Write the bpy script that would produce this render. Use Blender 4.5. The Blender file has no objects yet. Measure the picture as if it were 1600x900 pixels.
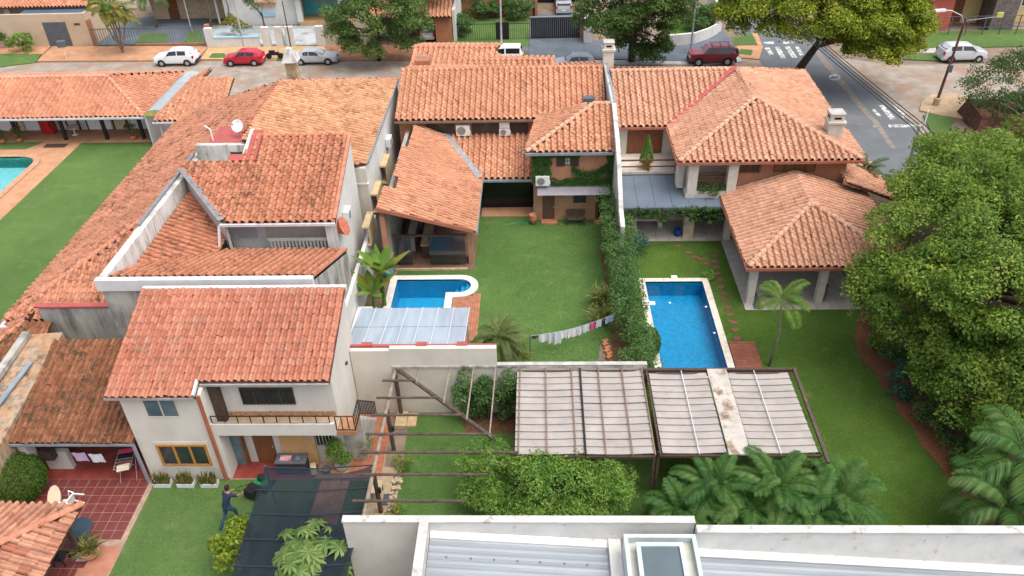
import bpy, math, random
import numpy as np
from mathutils import Matrix, Vector
R_ = math.radians
rng = np.random.default_rng(7); random.seed(7)
sc = bpy.context.scene
# ---------------------------------------------------------------- camera
CAMH = 28.0
FPX = 1250.63                      # focal length for a 1600 px wide picture
ROT = np.array([[0.99941, -0.00757, -0.03342], [0.02271, -0.58396, 0.81146], [-0.02566, -0.81175, -0.58345]])
cam = bpy.data.cameras.new('camera'); camo = bpy.data.objects.new('camera', cam)
sc.collection.objects.link(camo); sc.camera = camo
cam.sensor_width = 36.0; cam.lens = 36.0 * FPX / 1600; cam.clip_end = 1000; cam.clip_start = 0.5
camo.matrix_world = Matrix([[ROT[i, 0], -ROT[i, 1], -ROT[i, 2], (0, 0, CAMH)[i]] for i in range(3)] + [[0, 0, 0, 1]])
# ---------------------------------------------------------------- sky, sun, exposure
SUN_EL, SUN_AZ = R_(66), R_(118)    # azimuth from +Y (street) towards +X
w = bpy.data.worlds.new('World'); sc.world = w; w.use_nodes = True
nt = w.node_tree; bg = nt.nodes['Background']
sky = nt.nodes.new('ShaderNodeTexSky'); sky.sky_type = 'NISHITA'; sky.sun_disc = False
sky.sun_elevation = SUN_EL; sky.sun_rotation = SUN_AZ; sky.air_density = 0.7; sky.dust_density = 4.0; sky.ozone_density = 0.6
hs = nt.nodes.new('ShaderNodeHueSaturation'); hs.inputs['Saturation'].default_value = .45   # thin overcast: the sky's blue is veiled
nt.links.new(sky.outputs[0], hs.inputs['Color']); nt.links.new(hs.outputs[0], bg.inputs[0]); bg.inputs[1].default_value = 0.15
sl = bpy.data.lights.new('sun', 'SUN'); sl.energy = .72; sl.angle = R_(65); sl.color = (1, .96, .90)
so = bpy.data.objects.new('sun', sl); sc.collection.objects.link(so)
sd = Vector((math.cos(SUN_EL) * math.sin(SUN_AZ), math.cos(SUN_EL) * math.cos(SUN_AZ), math.sin(SUN_EL)))
so.rotation_euler = sd.to_track_quat('Z', 'Y').to_euler(); so.location = (40, -40, 60)
vs = sc.view_settings; vs.view_transform = 'Standard'; vs.look = 'None'; vs.exposure = 1.14; vs.gamma = 1.0; vs.use_curve_mapping = False
sc.cycles.use_denoising = True; sc.cycles.max_bounces = 9; sc.cycles.diffuse_bounces = 7; sc.cycles.transparent_max_bounces = 12
sc.cycles.caustics_reflective = False; sc.cycles.caustics_refractive = False
# ---------------------------------------------------------------- survey helpers: photo pixel -> place on a real plane
def _ray(x, y): return ROT @ np.array([x - 800., y - 450., FPX])
def G(x, y, z=0.0):
    d = _ray(x, y); t = (z - CAMH) / d[2]; return Vector((d[0] * t, d[1] * t, z))
def GY(x, y, Y):
    d = _ray(x, y); t = Y / d[1]; return Vector((d[0] * t, Y, d[2] * t + CAMH))
def GX(x, y, X):
    d = _ray(x, y); t = X / d[0]; return Vector((X, d[1] * t, d[2] * t + CAMH))
COL = sc.collection
# ---------------------------------------------------------------- materials
def srgb(r, g, b):
    f = lambda c: (c / 12.92 if c <= .04045 else ((c + .055) / 1.055) ** 2.4)
    return tuple(f(v / 255.) for v in (r, g, b))
class NT:
    def __init__(s, name):
        s.m = bpy.data.materials.new(name); s.m.use_nodes = True; s.t = s.m.node_tree; s.t.nodes.clear()
        s.out = s.n('ShaderNodeOutputMaterial')
    def n(s, typ, **kw):
        nd = s.t.nodes.new(typ)
        for k, v in kw.items(): setattr(nd, k, v)
        return nd
    def l(s, a, b): s.t.links.new(a, b)
    def pos(s, sx=1, sy=1, sz=1):
        g = s.n('ShaderNodeNewGeometry')
        if (sx, sy, sz) == (1, 1, 1): return g.outputs['Position']
        m = s.n('ShaderNodeVectorMath', operation='MULTIPLY'); s.l(g.outputs['Position'], m.inputs[0]); m.inputs[1].default_value = (sx, sy, sz)
        return m.outputs[0]
    def noise(s, vec, scale, detail=4, rough=.55):
        nd = s.n('ShaderNodeTexNoise'); nd.inputs['Scale'].default_value = scale; nd.inputs['Detail'].default_value = detail; nd.inputs['Roughness'].default_value = rough
        s.l(vec, nd.inputs['Vector']); return nd.outputs['Fac']
    def ramp(s, fac, stops):
        r = s.n('ShaderNodeValToRGB'); e = r.color_ramp.elements
        while len(e) < len(stops): e.new(.5)
        for i, (p, c) in enumerate(stops):
            e[i].position = p; e[i].color = (*c, 1) if len(c) == 3 else c
        s.l(fac, r.inputs[0]); return r.outputs[0]
    def mix(s, fac, a, b, typ='MIX'):
        m = s.n('ShaderNodeMix', data_type='RGBA', blend_type=typ)
        for v, i in ((fac, 0), (a, 6), (b, 7)):
            if isinstance(v, (int, float)): m.inputs[i].default_value = v
            elif isinstance(v, tuple): m.inputs[i].default_value = (*v, 1)
            else: s.l(v, m.inputs[i])
        return m.outputs[2]
    def math(s, op, a, b=0.0):
        m = s.n('ShaderNodeMath', operation=op)
        for v, i in ((a, 0), (b, 1)):
            if isinstance(v, (int, float)): m.inputs[i].default_value = v
            else: s.l(v, m.inputs[i])
        return m.outputs[0]
    def bump(s, h, strength, dist=.02):
        b = s.n('ShaderNodeBump'); b.inputs['Strength'].default_value = strength; b.inputs['Distance'].default_value = dist
        s.l(h, b.inputs['Height']); return b.outputs[0]
    def bsdf(s, col, rough=.8, spec=.3, metal=0, normal=None, link=True):
        p = s.n('ShaderNodeBsdfPrincipled')
        if isinstance(col, tuple): p.inputs['Base Color'].default_value = (*col[:3], 1)
        else: s.l(col, p.inputs['Base Color'])
        if isinstance(rough, (int, float)): p.inputs['Roughness'].default_value = rough
        else: s.l(rough, p.inputs['Roughness'])
        p.inputs['Specular IOR Level'].default_value = spec; p.inputs['Metallic'].default_value = metal
        if normal is not None: s.l(normal, p.inputs['Normal'])
        if link: s.l(p.outputs[0], s.out.inputs[0])
        return p
def mul(c, k): return tuple(min(1, v * k) for v in c)
MATS = {}
def mat(name, c, rough=.8, var=.15, scale=2., c2=None, bump=0., bscale=25., spec=.3, metal=0, stain=None, squash=(1, 1, 1)):
    """plain procedural surface: colour noise, optional stains (colour, scale, threshold, amount), optional relief"""
    if name in MATS: return MATS[name]
    n = NT(name); p = n.pos(*squash); f = n.noise(p, scale, 5)
    col = n.ramp(f, [(.3, mul(c, 1 - var)), (.7, c2 or mul(c, 1 + var))])
    if stain:
        sc_, ss, th, am = stain; f2 = n.noise(p, ss, 6, .65)
        k = n.ramp(f2, [(th, (0, 0, 0)), (min(1, th + .14), (am, am, am))]); col = n.mix(k, col, sc_)
    nm = n.bump(n.noise(n.pos(), bscale, 3), bump, .02) if bump else None
    n.bsdf(col, rough, spec, metal, nm); MATS[name] = n.m; return n.m
def tile_mat(name, lo, hi, dark, amount=.55, pale=None, dscale=2.2, th=.5):
    """fired clay: a tint per tile, broad fading, lichen in clusters, fine grain"""
    n = NT(name); g = n.n('ShaderNodeNewGeometry'); oi = n.n('ShaderNodeObjectInfo')
    rnd = n.math('FRACT', n.math('ADD', g.outputs['Random Per Island'], oi.outputs['Random']))
    md = tuple((a + b) / 2 for a, b in zip(lo, hi))
    col = n.ramp(rnd, [(0, lo), (.25, md), (.9, hi), (1, pale or mul(hi, 1.1))])
    big = n.noise(n.pos(), .3, 4); col = n.mix(n.ramp(big, [(.35, (0, 0, 0)), (.75, (.5, .5, .5))]), col, mul(lo, .8))
    sp = n.noise(n.pos(), dscale, 8, .75); pt = n.noise(n.pos(), dscale * .22, 3)
    k = n.math('MULTIPLY', n.ramp(sp, [(th - .03, (0, 0, 0)), (th + .1, (amount,) * 3)]), n.ramp(pt, [(.38, (.25, .25, .25)), (.6, (1, 1, 1))])); col = n.mix(k, col, dark)
    gr = n.noise(n.pos(), 5., 5, .7); col = n.mix(n.ramp(gr, [(.55, (0, 0, 0)), (.72, (.3, .3, .3))]), col, (.36, .27, .22))
    f2 = n.noise(n.pos(), 16, 3); col = n.mix(.3, col, n.ramp(f2, [(.3, (.35, .35, .35)), (.7, (1.0, 1.0, 1.0))]), 'MULTIPLY')
    n.bsdf(col, .88, .18, 0, n.bump(n.noise(n.pos(), 40, 2), .25, .02)); MATS[name] = n.m; return n.m
def streak_mat(name, c, dark, th=.5, am=.8, sc_=1.6, c2=None, th2=.45):
    """plaster with rain streaks running down the wall"""
    n = NT(name); f = n.noise(n.pos(), .9, 4); col = n.ramp(f, [(.3, mul(c, .9)), (.7, mul(c, 1.06))])
    st = n.noise(n.pos(sc_, sc_, sc_ * .16), 2.0, 6, .7); pt = n.noise(n.pos(), .55, 4)
    k = n.math('MULTIPLY', n.ramp(st, [(th - .08, (0, 0, 0)), (th + .16, (1, 1, 1))]), n.ramp(pt, [(th2 - .1, (0, 0, 0)), (th2 + .15, (am,) * 3)]))
    if c2: col = n.mix(n.ramp(n.noise(n.pos(), 1.7, 5), [(.45, (0, 0, 0)), (.6, (.8, .8, .8))]), col, c2)
    n.bsdf(n.mix(k, col, dark), .9, .2, 0, n.bump(n.noise(n.pos(), 18, 3), .15, .02)); MATS[name] = n.m; return n.m
def brick_mat(name, c1, c2, mortar, bw=.24, bh=.075):
    n = NT(name); g = n.n('ShaderNodeNewGeometry'); sp = n.n('ShaderNodeSeparateXYZ'); n.l(g.outputs['Position'], sp.inputs[0])
    cb = n.n('ShaderNodeCombineXYZ'); n.l(n.math('ADD', sp.outputs[0], sp.outputs[1]), cb.inputs[0]); n.l(sp.outputs[2], cb.inputs[1])
    b = n.n('ShaderNodeTexBrick'); n.l(cb.outputs[0], b.inputs['Vector']); b.inputs['Scale'].default_value = 1.0
    b.inputs['Brick Width'].default_value = bw; b.inputs['Row Height'].default_value = bh; b.inputs['Mortar Size'].default_value = .008
    for k, v in (('Color1', c1), ('Color2', c2), ('Mortar', mortar)): b.inputs[k].default_value = (*v, 1)
    col = n.mix(.35, b.outputs[0], n.ramp(n.noise(n.pos(), 1.3, 5), [(.3, (.5, .5, .5)), (.7, (1, 1, 1))]), 'MULTIPLY')
    n.bsdf(col, .9, .2, 0, n.bump(b.outputs['Fac'], .4, -.01)); MATS[name] = n.m; return n.m
def grass_mat(name, a, b, dry):
    n = NT(name); f = n.noise(n.pos(), 11, 6, .75); f2 = n.noise(n.pos(), .35, 5, .65); f3 = n.noise(n.pos(), 1.1, 6, .7); f4 = n.noise(n.pos(), .16, 3)
    col = n.ramp(f, [(.28, mul(a, .62)), (.52, a), (.8, mul(b, 1.12))])
    col = n.mix(n.ramp(f2, [(.35, (0, 0, 0)), (.7, (.7, .7, .7))]), col, b)
    col = n.mix(n.ramp(f4, [(.4, (0, 0, 0)), (.65, (.4, .4, .4))]), col, mul(a, .75))
    col = n.mix(n.ramp(f3, [(.53, (0, 0, 0)), (.72, (.65, .65, .65))]), col, dry)
    col = n.mix(n.ramp(n.noise(n.pos(), 2.6, 7, .75), [(.66, (0, 0, 0)), (.76, (.4, .4, .4))]), col, (.2, .165, .09))
    n.bsdf(col, .95, .1, 0, n.bump(n.noise(n.pos(), 26, 4, .75), 1.0, .06)); MATS[name] = n.m; return n.m
def leaf_mat(name, dark, mid, light, scale=.6):
    n = NT(name); g = n.n('ShaderNodeNewGeometry'); f = n.noise(n.pos(), scale, 3)
    k = n.math('ADD', n.math('MULTIPLY', f, .75), n.math('MULTIPLY', g.outputs['Random Per Island'], .3))
    col = n.ramp(k, [(.34, dark), (.52, mid), (.74, light)])
    p = n.bsdf(col, .6, .25, link=False); tr = n.n('ShaderNodeBsdfTranslucent'); n.l(n.mix(.4, col, light), tr.inputs[0])
    mx = n.n('ShaderNodeMixShader'); mx.inputs[0].default_value = .38; n.l(p.outputs[0], mx.inputs[1]); n.l(tr.outputs[0], mx.inputs[2]); n.l(mx.outputs[0], n.out.inputs[0])
    MATS[name] = n.m; return n.m
def see_through(name, c, alpha, rough=.5, spec=.4, var=.15, scale=1.0, squash=(1, 1, 1), tint=(1, 1, 1)):
    n = NT(name); col = n.ramp(n.noise(n.pos(*squash), scale, 4), [(.3, mul(c, 1 - var)), (.7, mul(c, 1 + var))])
    p = n.bsdf(col, rough, spec, link=False); t = n.n('ShaderNodeBsdfTransparent'); t.inputs[0].default_value = (*tint, 1)
    mx = n.n('ShaderNodeMixShader'); mx.inputs[0].default_value = alpha; n.l(t.outputs[0], mx.inputs[1]); n.l(p.outputs[0], mx.inputs[2]); n.l(mx.outputs[0], n.out.inputs[0])
    MATS[name] = n.m; return n.m
def water_mat(name, tint):
    n = NT(name); t = n.n('ShaderNodeBsdfTransparent'); t.inputs[0].default_value = (*tint, 1)
    gl = n.n('ShaderNodeBsdfGlossy'); gl.inputs['Roughness'].default_value = .06
    nm = n.bump(n.noise(n.pos(), 5, 3), .06, .02); n.l(nm, gl.inputs['Normal'])
    fr = n.n('ShaderNodeFresnel'); fr.inputs[0].default_value = 1.33; n.l(nm, fr.inputs['Normal'])
    mx = n.n('ShaderNodeMixShader'); n.l(fr.outputs[0], mx.inputs[0]); n.l(t.outputs[0], mx.inputs[1]); n.l(gl.outputs[0], mx.inputs[2]); n.l(mx.outputs[0], n.out.inputs[0])
    MATS[name] = n.m; return n.m

m_white = streak_mat('white_plaster', (.575, .54, .485), (.34, .30, .25), .6, .3)
m_white2 = streak_mat('bright_plaster', (.60, .59, .56), (.33, .31, .28), .59, .45)
m_cream = streak_mat('cream_plaster', (.58, .53, .455), (.33, .29, .23), .6, .5)
m_stain = streak_mat('stained_plaster', (.44, .42, .375), (.10, .097, .09), .45, .8, .9, None, .36)
m_stain2 = streak_mat('weathered_white_plaster', (.62, .60, .555), (.10, .098, .09), .50, .75, 1.0, None, .40)
m_rawwall = streak_mat('rough_tan_wall', (.38, .29, .2), (.07, .065, .06), .5, .9, 1.4, (.45, .24, .12), .4)
m_tan = streak_mat('tan_plaster', (.52, .40, .28), (.3, .22, .15), .6, .4)
m_brick = brick_mat('orange_brick', (.46, .19, .095), (.38, .145, .07), (.36, .24, .16))
m_brick2 = brick_mat('tan_brick', (.42, .22, .12), (.33, .16, .085), (.4, .3, .2))
m_brick3 = brick_mat('smooth_brick', (.50, .22, .125), (.46, .20, .11), (.42, .25, .17))
m_tileD = tile_mat('salmon_clay_tile', (0.400, 0.138, 0.085), (0.530, 0.224, 0.144), (0.190, 0.120, 0.085), .55, (0.490, 0.240, 0.165))
m_tileE = tile_mat('brown_clay_tile', (.215, .078, .038), (.34, .145, .076), (.075, .05, .028), .9, None, 3.2, .46)
m_tileF = tile_mat('mossy_clay_tile', (.37, .14, .085), (.55, .28, .18), (.13, .085, .055), .65)
m_tileC = tile_mat('red_clay_tile', (0.430, 0.158, 0.088), (0.550, 0.240, 0.141), (0.085, 0.050, 0.030), .8, None, 2.8, .5)
m_tileB = tile_mat('faded_clay_tile', (0.480, 0.199, 0.115), (0.600, 0.281, 0.174), (0.070, 0.040, 0.025), .85, None, 2.2, .5)
m_tileB2 = tile_mat('yellowed_clay_tile', (0.520, 0.240, 0.125), (0.670, 0.383, 0.212), (0.140, 0.075, 0.042), .75, None, 3.0, .5)
m_tileG = tile_mat('orange_clay_tile', (0.520, 0.230, 0.130), (0.640, 0.326, 0.197), (0.170, 0.075, 0.045), .55, None, 2.6)
m_tileH = tile_mat('pink_clay_tile', (0.520, 0.255, 0.155), (0.640, 0.367, 0.241), (0.240, 0.115, 0.075), .4)
m_tileA = tile_mat('coral_clay_tile', (0.510, 0.209, 0.120), (0.630, 0.301, 0.183), (0.190, 0.080, 0.050), .45)
m_under = mat('roof_underside', (.10, .045, .028), .9)
m_ridge = mat('clay_ridge', (.46, .19, .115), .85, .2, 3, stain=((.12, .07, .05), 2.5, .56, .7))
m_ridgeH = mat('pale_clay_ridge', (.52, .30, .21), .85, .25, 4, stain=((.2, .1, .07), 4, .55, .7))
m_redflash = mat('red_flashing', (.36, .085, .075), .6, .15)
m_gutter = mat('white_gutter', (.56, .57, .58), .5, .08)
m_zinc = mat('zinc_gutter', (.30, .35, .39), .45, .15, metal=.4)
m_fascia = mat('red_brown_fascia', (.34, .12, .075), .7, .1)
m_darkwood = mat('dark_wood', (.07, .045, .032), .7, .3, 6)
m_wood = mat('red_brown_wood', (.19, .07, .032), .6, .25, 3, squash=(6, 6, .6))
m_honey = mat('honey_wood', (.40, .19, .045), .55, .15, 5)
m_timber = mat('weathered_timber', (.085, .06, .046), .85, .35, 4, bump=.3)
m_ply = mat('plywood', (.50, .29, .13), .7, .12, 2)
m_glass = mat('window_glass', (.03, .036, .04), .12, .4, 1.2, spec=.6)
m_glassb = mat('blue_glass', (.10, .15, .17), .1, .4, 1.0, spec=.6)
m_black = mat('black_metal', (.018, .018, .02), .45)
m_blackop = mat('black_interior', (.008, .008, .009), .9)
m_grey = mat('grey_metal', (.10, .11, .13), .5, .15)
m_steel = mat('light_steel', (.42, .44, .46), .4, .1, metal=.5)
m_conc = mat('concrete', (.40, .38, .35), .9, .2, 2, stain=((.2, .18, .16), 1.5, .55, .6))
m_pale = mat('pale_stone', (.56, .51, .44), .85, .15, 3, stain=((.3, .26, .21), 3, .6, .5))
m_sandst = mat('sandstone', (.45, .33, .19), .85, .25, 3, bump=.3)
m_coping = mat('pool_coping', (.62, .55, .46), .8, .15, 4, stain=((.4, .25, .18), 2.5, .58, .5))
m_coping2 = mat('white_coping', (.66, .63, .59), .8, .12, 4, stain=((.45, .28, .2), 2, .58, .6))
m_terra = mat('terracotta', (.42, .17, .085), .8, .2, 3)
m_plasticw = mat('white_plastic', (.74, .75, .76), .4, .04)
m_acwhite = mat('white_enamel', (.68, .68, .66), .5, .08)
m_greyslat = mat('grey_fan_grille', (.22, .22, .21), .6)
m_grassM = grass_mat('lawn_grass', (.08, .158, .038), (.12, .212, .058), (.17, .212, .08))
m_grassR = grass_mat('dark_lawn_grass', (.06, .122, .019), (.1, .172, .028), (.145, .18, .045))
m_grassL = grass_mat('pale_lawn_grass', (.09, .162, .044), (.135, .215, .066), (.18, .215, .085))
m_soil = mat('soil', (.12, .055, .03), .95, .35, 5, bump=.5)
m_mulch = mat('mulch', (.165, .065, .03), .95, .4, 9, bump=.6)
m_ground = mat('bare_ground', (.20, .15, .11), .95, .3, .8, bump=.4)
m_asphalt = mat('asphalt', (.125, .135, .145), .9, .14, .5, stain=((.22, .19, .16), .22, .56, .5), bump=.2, bscale=60)
m_cobble = mat('stone_paving', (.29, .25, .21), .9, .25, .9, stain=((.27, .175, .115), .35, .47, .8), bump=.4, bscale=9)
m_paint = mat('road_paint', (.66, .65, .62), .8, .1, 3, stain=((.16, .165, .17), 2.2, .42, .9))
m_walk = mat('terracotta_pavement', (.44, .235, .13), .9, .18, 1.2, stain=((.25, .14, .09), 1.4, .58, .5))
m_walk2 = mat('yellow_pavement', (.46, .30, .15), .9, .15, 1.2, stain=((.3, .17, .09), 1.4, .58, .5))
m_bluedrive = mat('blue_grey_drive', (.11, .13, .155), .8, .2, .6)
m_patiotile = mat('red_patio_tile', (.20, .035, .024), .45, .3, 2.5, (.16, .045, .045), spec=.45)
m_grout = mat('pale_grout', (.33, .23, .17), .9, .2, 4)
m_redfloor = mat('red_floor', (.23, .045, .033), .5, .25, 1.5)
m_stonetile = mat('grey_stone_tile', (.40, .36, .315), .7, .14, 1.6, stain=((.28, .23, .19), 2, .58, .4))
# ---------------------------------------------------------------- mesh helpers
class MB:
    """collects simple shapes in world (or local) coordinates; build() links them as ONE mesh object"""
    def __init__(s): s.v = []; s.f = []
    def add(s, vs_, fs):
        k = len(s.v); s.v += [tuple(p) for p in vs_]; s.f += [tuple(i + k for i in q) for q in fs]; return s
    def box(s, x0, x1, y0, y1, z0, z1):
        x0, x1 = min(x0, x1), max(x0, x1); y0, y1 = min(y0, y1), max(y0, y1); z0, z1 = min(z0, z1), max(z0, z1)
        return s.add([(x0, y0, z0), (x1, y0, z0), (x1, y1, z0), (x0, y1, z0), (x0, y0, z1), (x1, y0, z1), (x1, y1, z1), (x0, y1, z1)],
                     [(3, 2, 1, 0), (4, 5, 6, 7), (0, 1, 5, 4), (1, 2, 6, 5), (2, 3, 7, 6), (3, 0, 4, 7)])
    def obox(s, c, sx, sy, sz, rz=0., rx=0., ry=0.):
        M = Matrix.Translation(Vector(c)) @ Matrix.Rotation(rz, 4, 'Z') @ Matrix.Rotation(ry, 4, 'Y') @ Matrix.Rotation(rx, 4, 'X')
        h = MB().box(-sx / 2, sx / 2, -sy / 2, sy / 2, -sz / 2, sz / 2)
        return s.add([M @ Vector(p) for p in h.v], h.f)
    def bar(s, a, b, wd, ht=None):
        """rectangular bar from a to b"""
        a, b = Vector(a), Vector(b); ht = ht or wd; d = (b - a).normalized()
        up = Vector((0, 0, 1)) if abs(d.z) < .95 else Vector((0, 1, 0)); x = d.cross(up).normalized() * wd / 2; y = x.cross(d).normalized() * ht / 2
        return s.add([a - x - y, a + x - y, a + x + y, a - x + y, b - x - y, b + x - y, b + x + y, b - x + y],
                     [(3, 2, 1, 0), (4, 5, 6, 7), (0, 1, 5, 4), (1, 2, 6, 5), (2, 3, 7, 6), (3, 0, 4, 7)])
    def tube(s, pts, rs, n=8, cap=True):
        pts = [Vector(p) for p in pts]
        if isinstance(rs, (int, float)): rs = [rs] * len(pts)
        k = len(s.v); x = None
        for i, p in enumerate(pts):
            d = (pts[min(i + 1, len(pts) - 1)] - pts[max(i - 1, 0)]).normalized()
            if x is None:
                x = d.cross(Vector((0, 0, 1)) if abs(d.z) < .9 else Vector((1, 0, 0))).normalized()
            else: x = (x - d * x.dot(d)).normalized()
            y = d.cross(x)
            for j in range(n):
                a = 2 * math.pi * j / n; s.v.append(tuple(p + (x * math.cos(a) + y * math.sin(a)) * rs[i]))
        for i in range(len(pts) - 1):
            for j in range(n):
                a, b = k + i * n + j, k + i * n + (j + 1) % n; s.f.append((a, b, b + n, a + n))
        if cap: s.f.append(tuple(k + j for j in reversed(range(n)))); s.f.append(tuple(k + (len(pts) - 1) * n + j for j in range(n)))
        return s
    def lathe(s, c, prof, n=14):
        """prof: (radius, z) from bottom to top"""
        k = len(s.v)
        for r, z in prof:
            for j in range(n):
                a = 2 * math.pi * j / n; s.v.append((c[0] + r * math.cos(a), c[1] + r * math.sin(a), c[2] + z))
        for i in range(len(prof) - 1):
            for j in range(n):
                a, b = k + i * n + j, k + i * n + (j + 1) % n; s.f.append((a, b, b + n, a + n))
        s.f.append(tuple(k + j for j in reversed(range(n)))); s.f.append(tuple(k + (len(prof) - 1) * n + j for j in range(n))); return s
    def prism(s, poly, z0, z1):
        n = len(poly)
        if sum(poly[i][0] * poly[(i + 1) % n][1] - poly[(i + 1) % n][0] * poly[i][1] for i in range(n)) < 0: poly = poly[::-1]
        return s.add([(p[0], p[1], z0) for p in poly] + [(p[0], p[1], z1) for p in poly],
                     [tuple(reversed(range(n))), tuple(range(n, 2 * n))] + [(i, (i + 1) % n, n + (i + 1) % n, n + i) for i in range(n)])
    def xprism(s, yz, x0, x1):
        n = len(yz)
        if sum(yz[i][0] * yz[(i + 1) % n][1] - yz[(i + 1) % n][0] * yz[i][1] for i in range(n)) < 0: yz = yz[::-1]
        return s.add([(x0, *p) for p in yz] + [(x1, *p) for p in yz], [tuple(reversed(range(n))), tuple(range(n, 2 * n))] + [(i, (i + 1) % n, n + (i + 1) % n, n + i) for i in range(n)])
    def yprism(s, xz, y0, y1):
        n = len(xz)
        if sum(xz[i][0] * xz[(i + 1) % n][1] - xz[(i + 1) % n][0] * xz[i][1] for i in range(n)) < 0: xz = xz[::-1]
        return s.add([(p[0], y0, p[1]) for p in xz] + [(p[0], y1, p[1]) for p in xz], [tuple(range(n)), tuple(reversed(range(n, 2 * n)))] + [((i + 1) % n, i, n + i, n + (i + 1) % n) for i in range(n)])
    def slab(s, pts, t):
        """planar 3-D polygon thickened downwards"""
        n = len(pts); return s.add([tuple(p) for p in pts] + [(p[0], p[1], p[2] - t) for p in pts],
                                   [tuple(range(n)), tuple(reversed(range(n, 2 * n)))] + [((i + 1) % n, i, n + i, n + (i + 1) % n) for i in range(n)])
    def rects(s, rect, holes, z):
        """flat rectangle with rectangular holes (pools)"""
        xs = sorted({rect[0], rect[1], *[h[0] for h in holes], *[h[1] for h in holes]}); ys = sorted({rect[2], rect[3], *[h[2] for h in holes], *[h[3] for h in holes]})
        xs = [x for x in xs if rect[0] <= x <= rect[1]]; ys = [y for y in ys if rect[2] <= y <= rect[3]]
        for i in range(len(xs) - 1):
            for j in range(len(ys) - 1):
                cx, cy = (xs[i] + xs[i + 1]) / 2, (ys[j] + ys[j + 1]) / 2
                if any(h[0] < cx < h[1] and h[2] < cy < h[3] for h in holes): continue
                s.add([(xs[i], ys[j], z), (xs[i + 1], ys[j], z), (xs[i + 1], ys[j + 1], z), (xs[i], ys[j + 1], z)], [(0, 1, 2, 3)])
        return s
    def build(s, name, m, parent=None, local=False, smooth=False, label=None):
        me = bpy.data.meshes.new(name); me.from_pydata([tuple(p) for p in s.v], [], s.f); me.materials.append(m)
        if smooth: me.polygons.foreach_set('use_smooth', [True] * len(me.polygons))
        me.update(); o = bpy.data.objects.new(name, me); COL.objects.link(o); attach(o, parent, local)
        if label: o['label'] = label
        return o
def attach(o, parent, local=False):
    if parent is None: return
    o.parent = parent
    if not local and parent.type == 'EMPTY': o.matrix_parent_inverse = Matrix.Translation(-parent.location)
def tag(o, label, cat, group=None):
    o['label'] = label; o['category'] = cat
    if group: o['group'] = group
    return o
def thing(name, label, cat, loc=(0, 0, 0), group=None, rz=0.):
    o = bpy.data.objects.new(name, None); COL.objects.link(o); o.location = loc; o.rotation_euler = (0, 0, rz); o.empty_display_size = .3
    return tag(o, label, cat, group)
def kids(o): return [c for c in bpy.data.objects if c.parent == o]
def copy_tree(o, parent=None):
    c = o.copy(); COL.objects.link(c); c.parent = parent
    for ch in kids(o): copy_tree(ch, c)
    return c
def structure(o): o['kind'] = 'structure'; return o
def stuff(o): o['kind'] = 'stuff'; return o
def sheet(name, poly, z, m, kind=True):
    o = MB().add([(p[0], p[1], z) for p in poly], [tuple(range(len(poly)))]).build(name, m)
    me = o.data
    if me.polygons[0].normal.z < 0: me.flip_normals()
    return structure(o) if kind else o
def np_mesh(name, V, F, m, parent=None, local=False, smooth=False):
    """V n x 3, F m x k (k corners each)"""
    me = bpy.data.meshes.new(name); k = F.shape[1]; me.vertices.add(len(V)); me.vertices.foreach_set('co', V.astype(np.float32).ravel())
    me.loops.add(F.size); me.loops.foreach_set('vertex_index', F.astype(np.int32).ravel()); me.polygons.add(len(F))
    me.polygons.foreach_set('loop_start', np.arange(0, F.size, k, dtype=np.int32))
    try: me.polygons.foreach_set('loop_total', np.full(len(F), k, dtype=np.int32))
    except Exception: pass
    if smooth: me.polygons.foreach_set('use_smooth', np.ones(len(F), dtype=bool))
    me.update(calc_edges=True); me.materials.append(m); o = bpy.data.objects.new(name, me); COL.objects.link(o); attach(o, parent, local); return o
# ---------------------------------------------------------------- clay tile roofs
def unit_tile():
    xs, zs = [], []
    for i in range(7):
        a = math.pi * i / 6; xs.append(.29 - .29 * math.cos(a)); zs.append(.15 * math.sin(a) ** .85 - .01)
    xs += [.66, .92, 1.0]; zs += [-.05, -.05, -.01]
    n = len(xs); V = []
    for y, dz in ((-.10, .048), (1.02, .0)):
        V += [(x, y, z + dz) for x, z in zip(xs, zs)]
    V += [(x, -.10, z + .048 - .034) for x, z in zip(xs, zs)] + [(x, -.10, z + .048) for x, z in zip(xs, zs)]
    F = [(i, i + 1, n + i + 1, n + i) for i in range(n - 1)] + [(2 * n + i, 2 * n + i + 1, 3 * n + i + 1, 3 * n + i) for i in range(n - 1)]
    return np.array(V, float), np.array(F, int)
TV, TF = unit_tile()
def inside(poly, x, y):
    c = False; n = len(poly); j = n - 1
    for i in range(n):
        xi, yi = poly[i]; xj, yj = poly[j]
        if (yi > y) != (yj > y) and x < (xj - xi) * (y - yi) / (yj - yi) + xi: c = not c
        j = i
    return c
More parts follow.
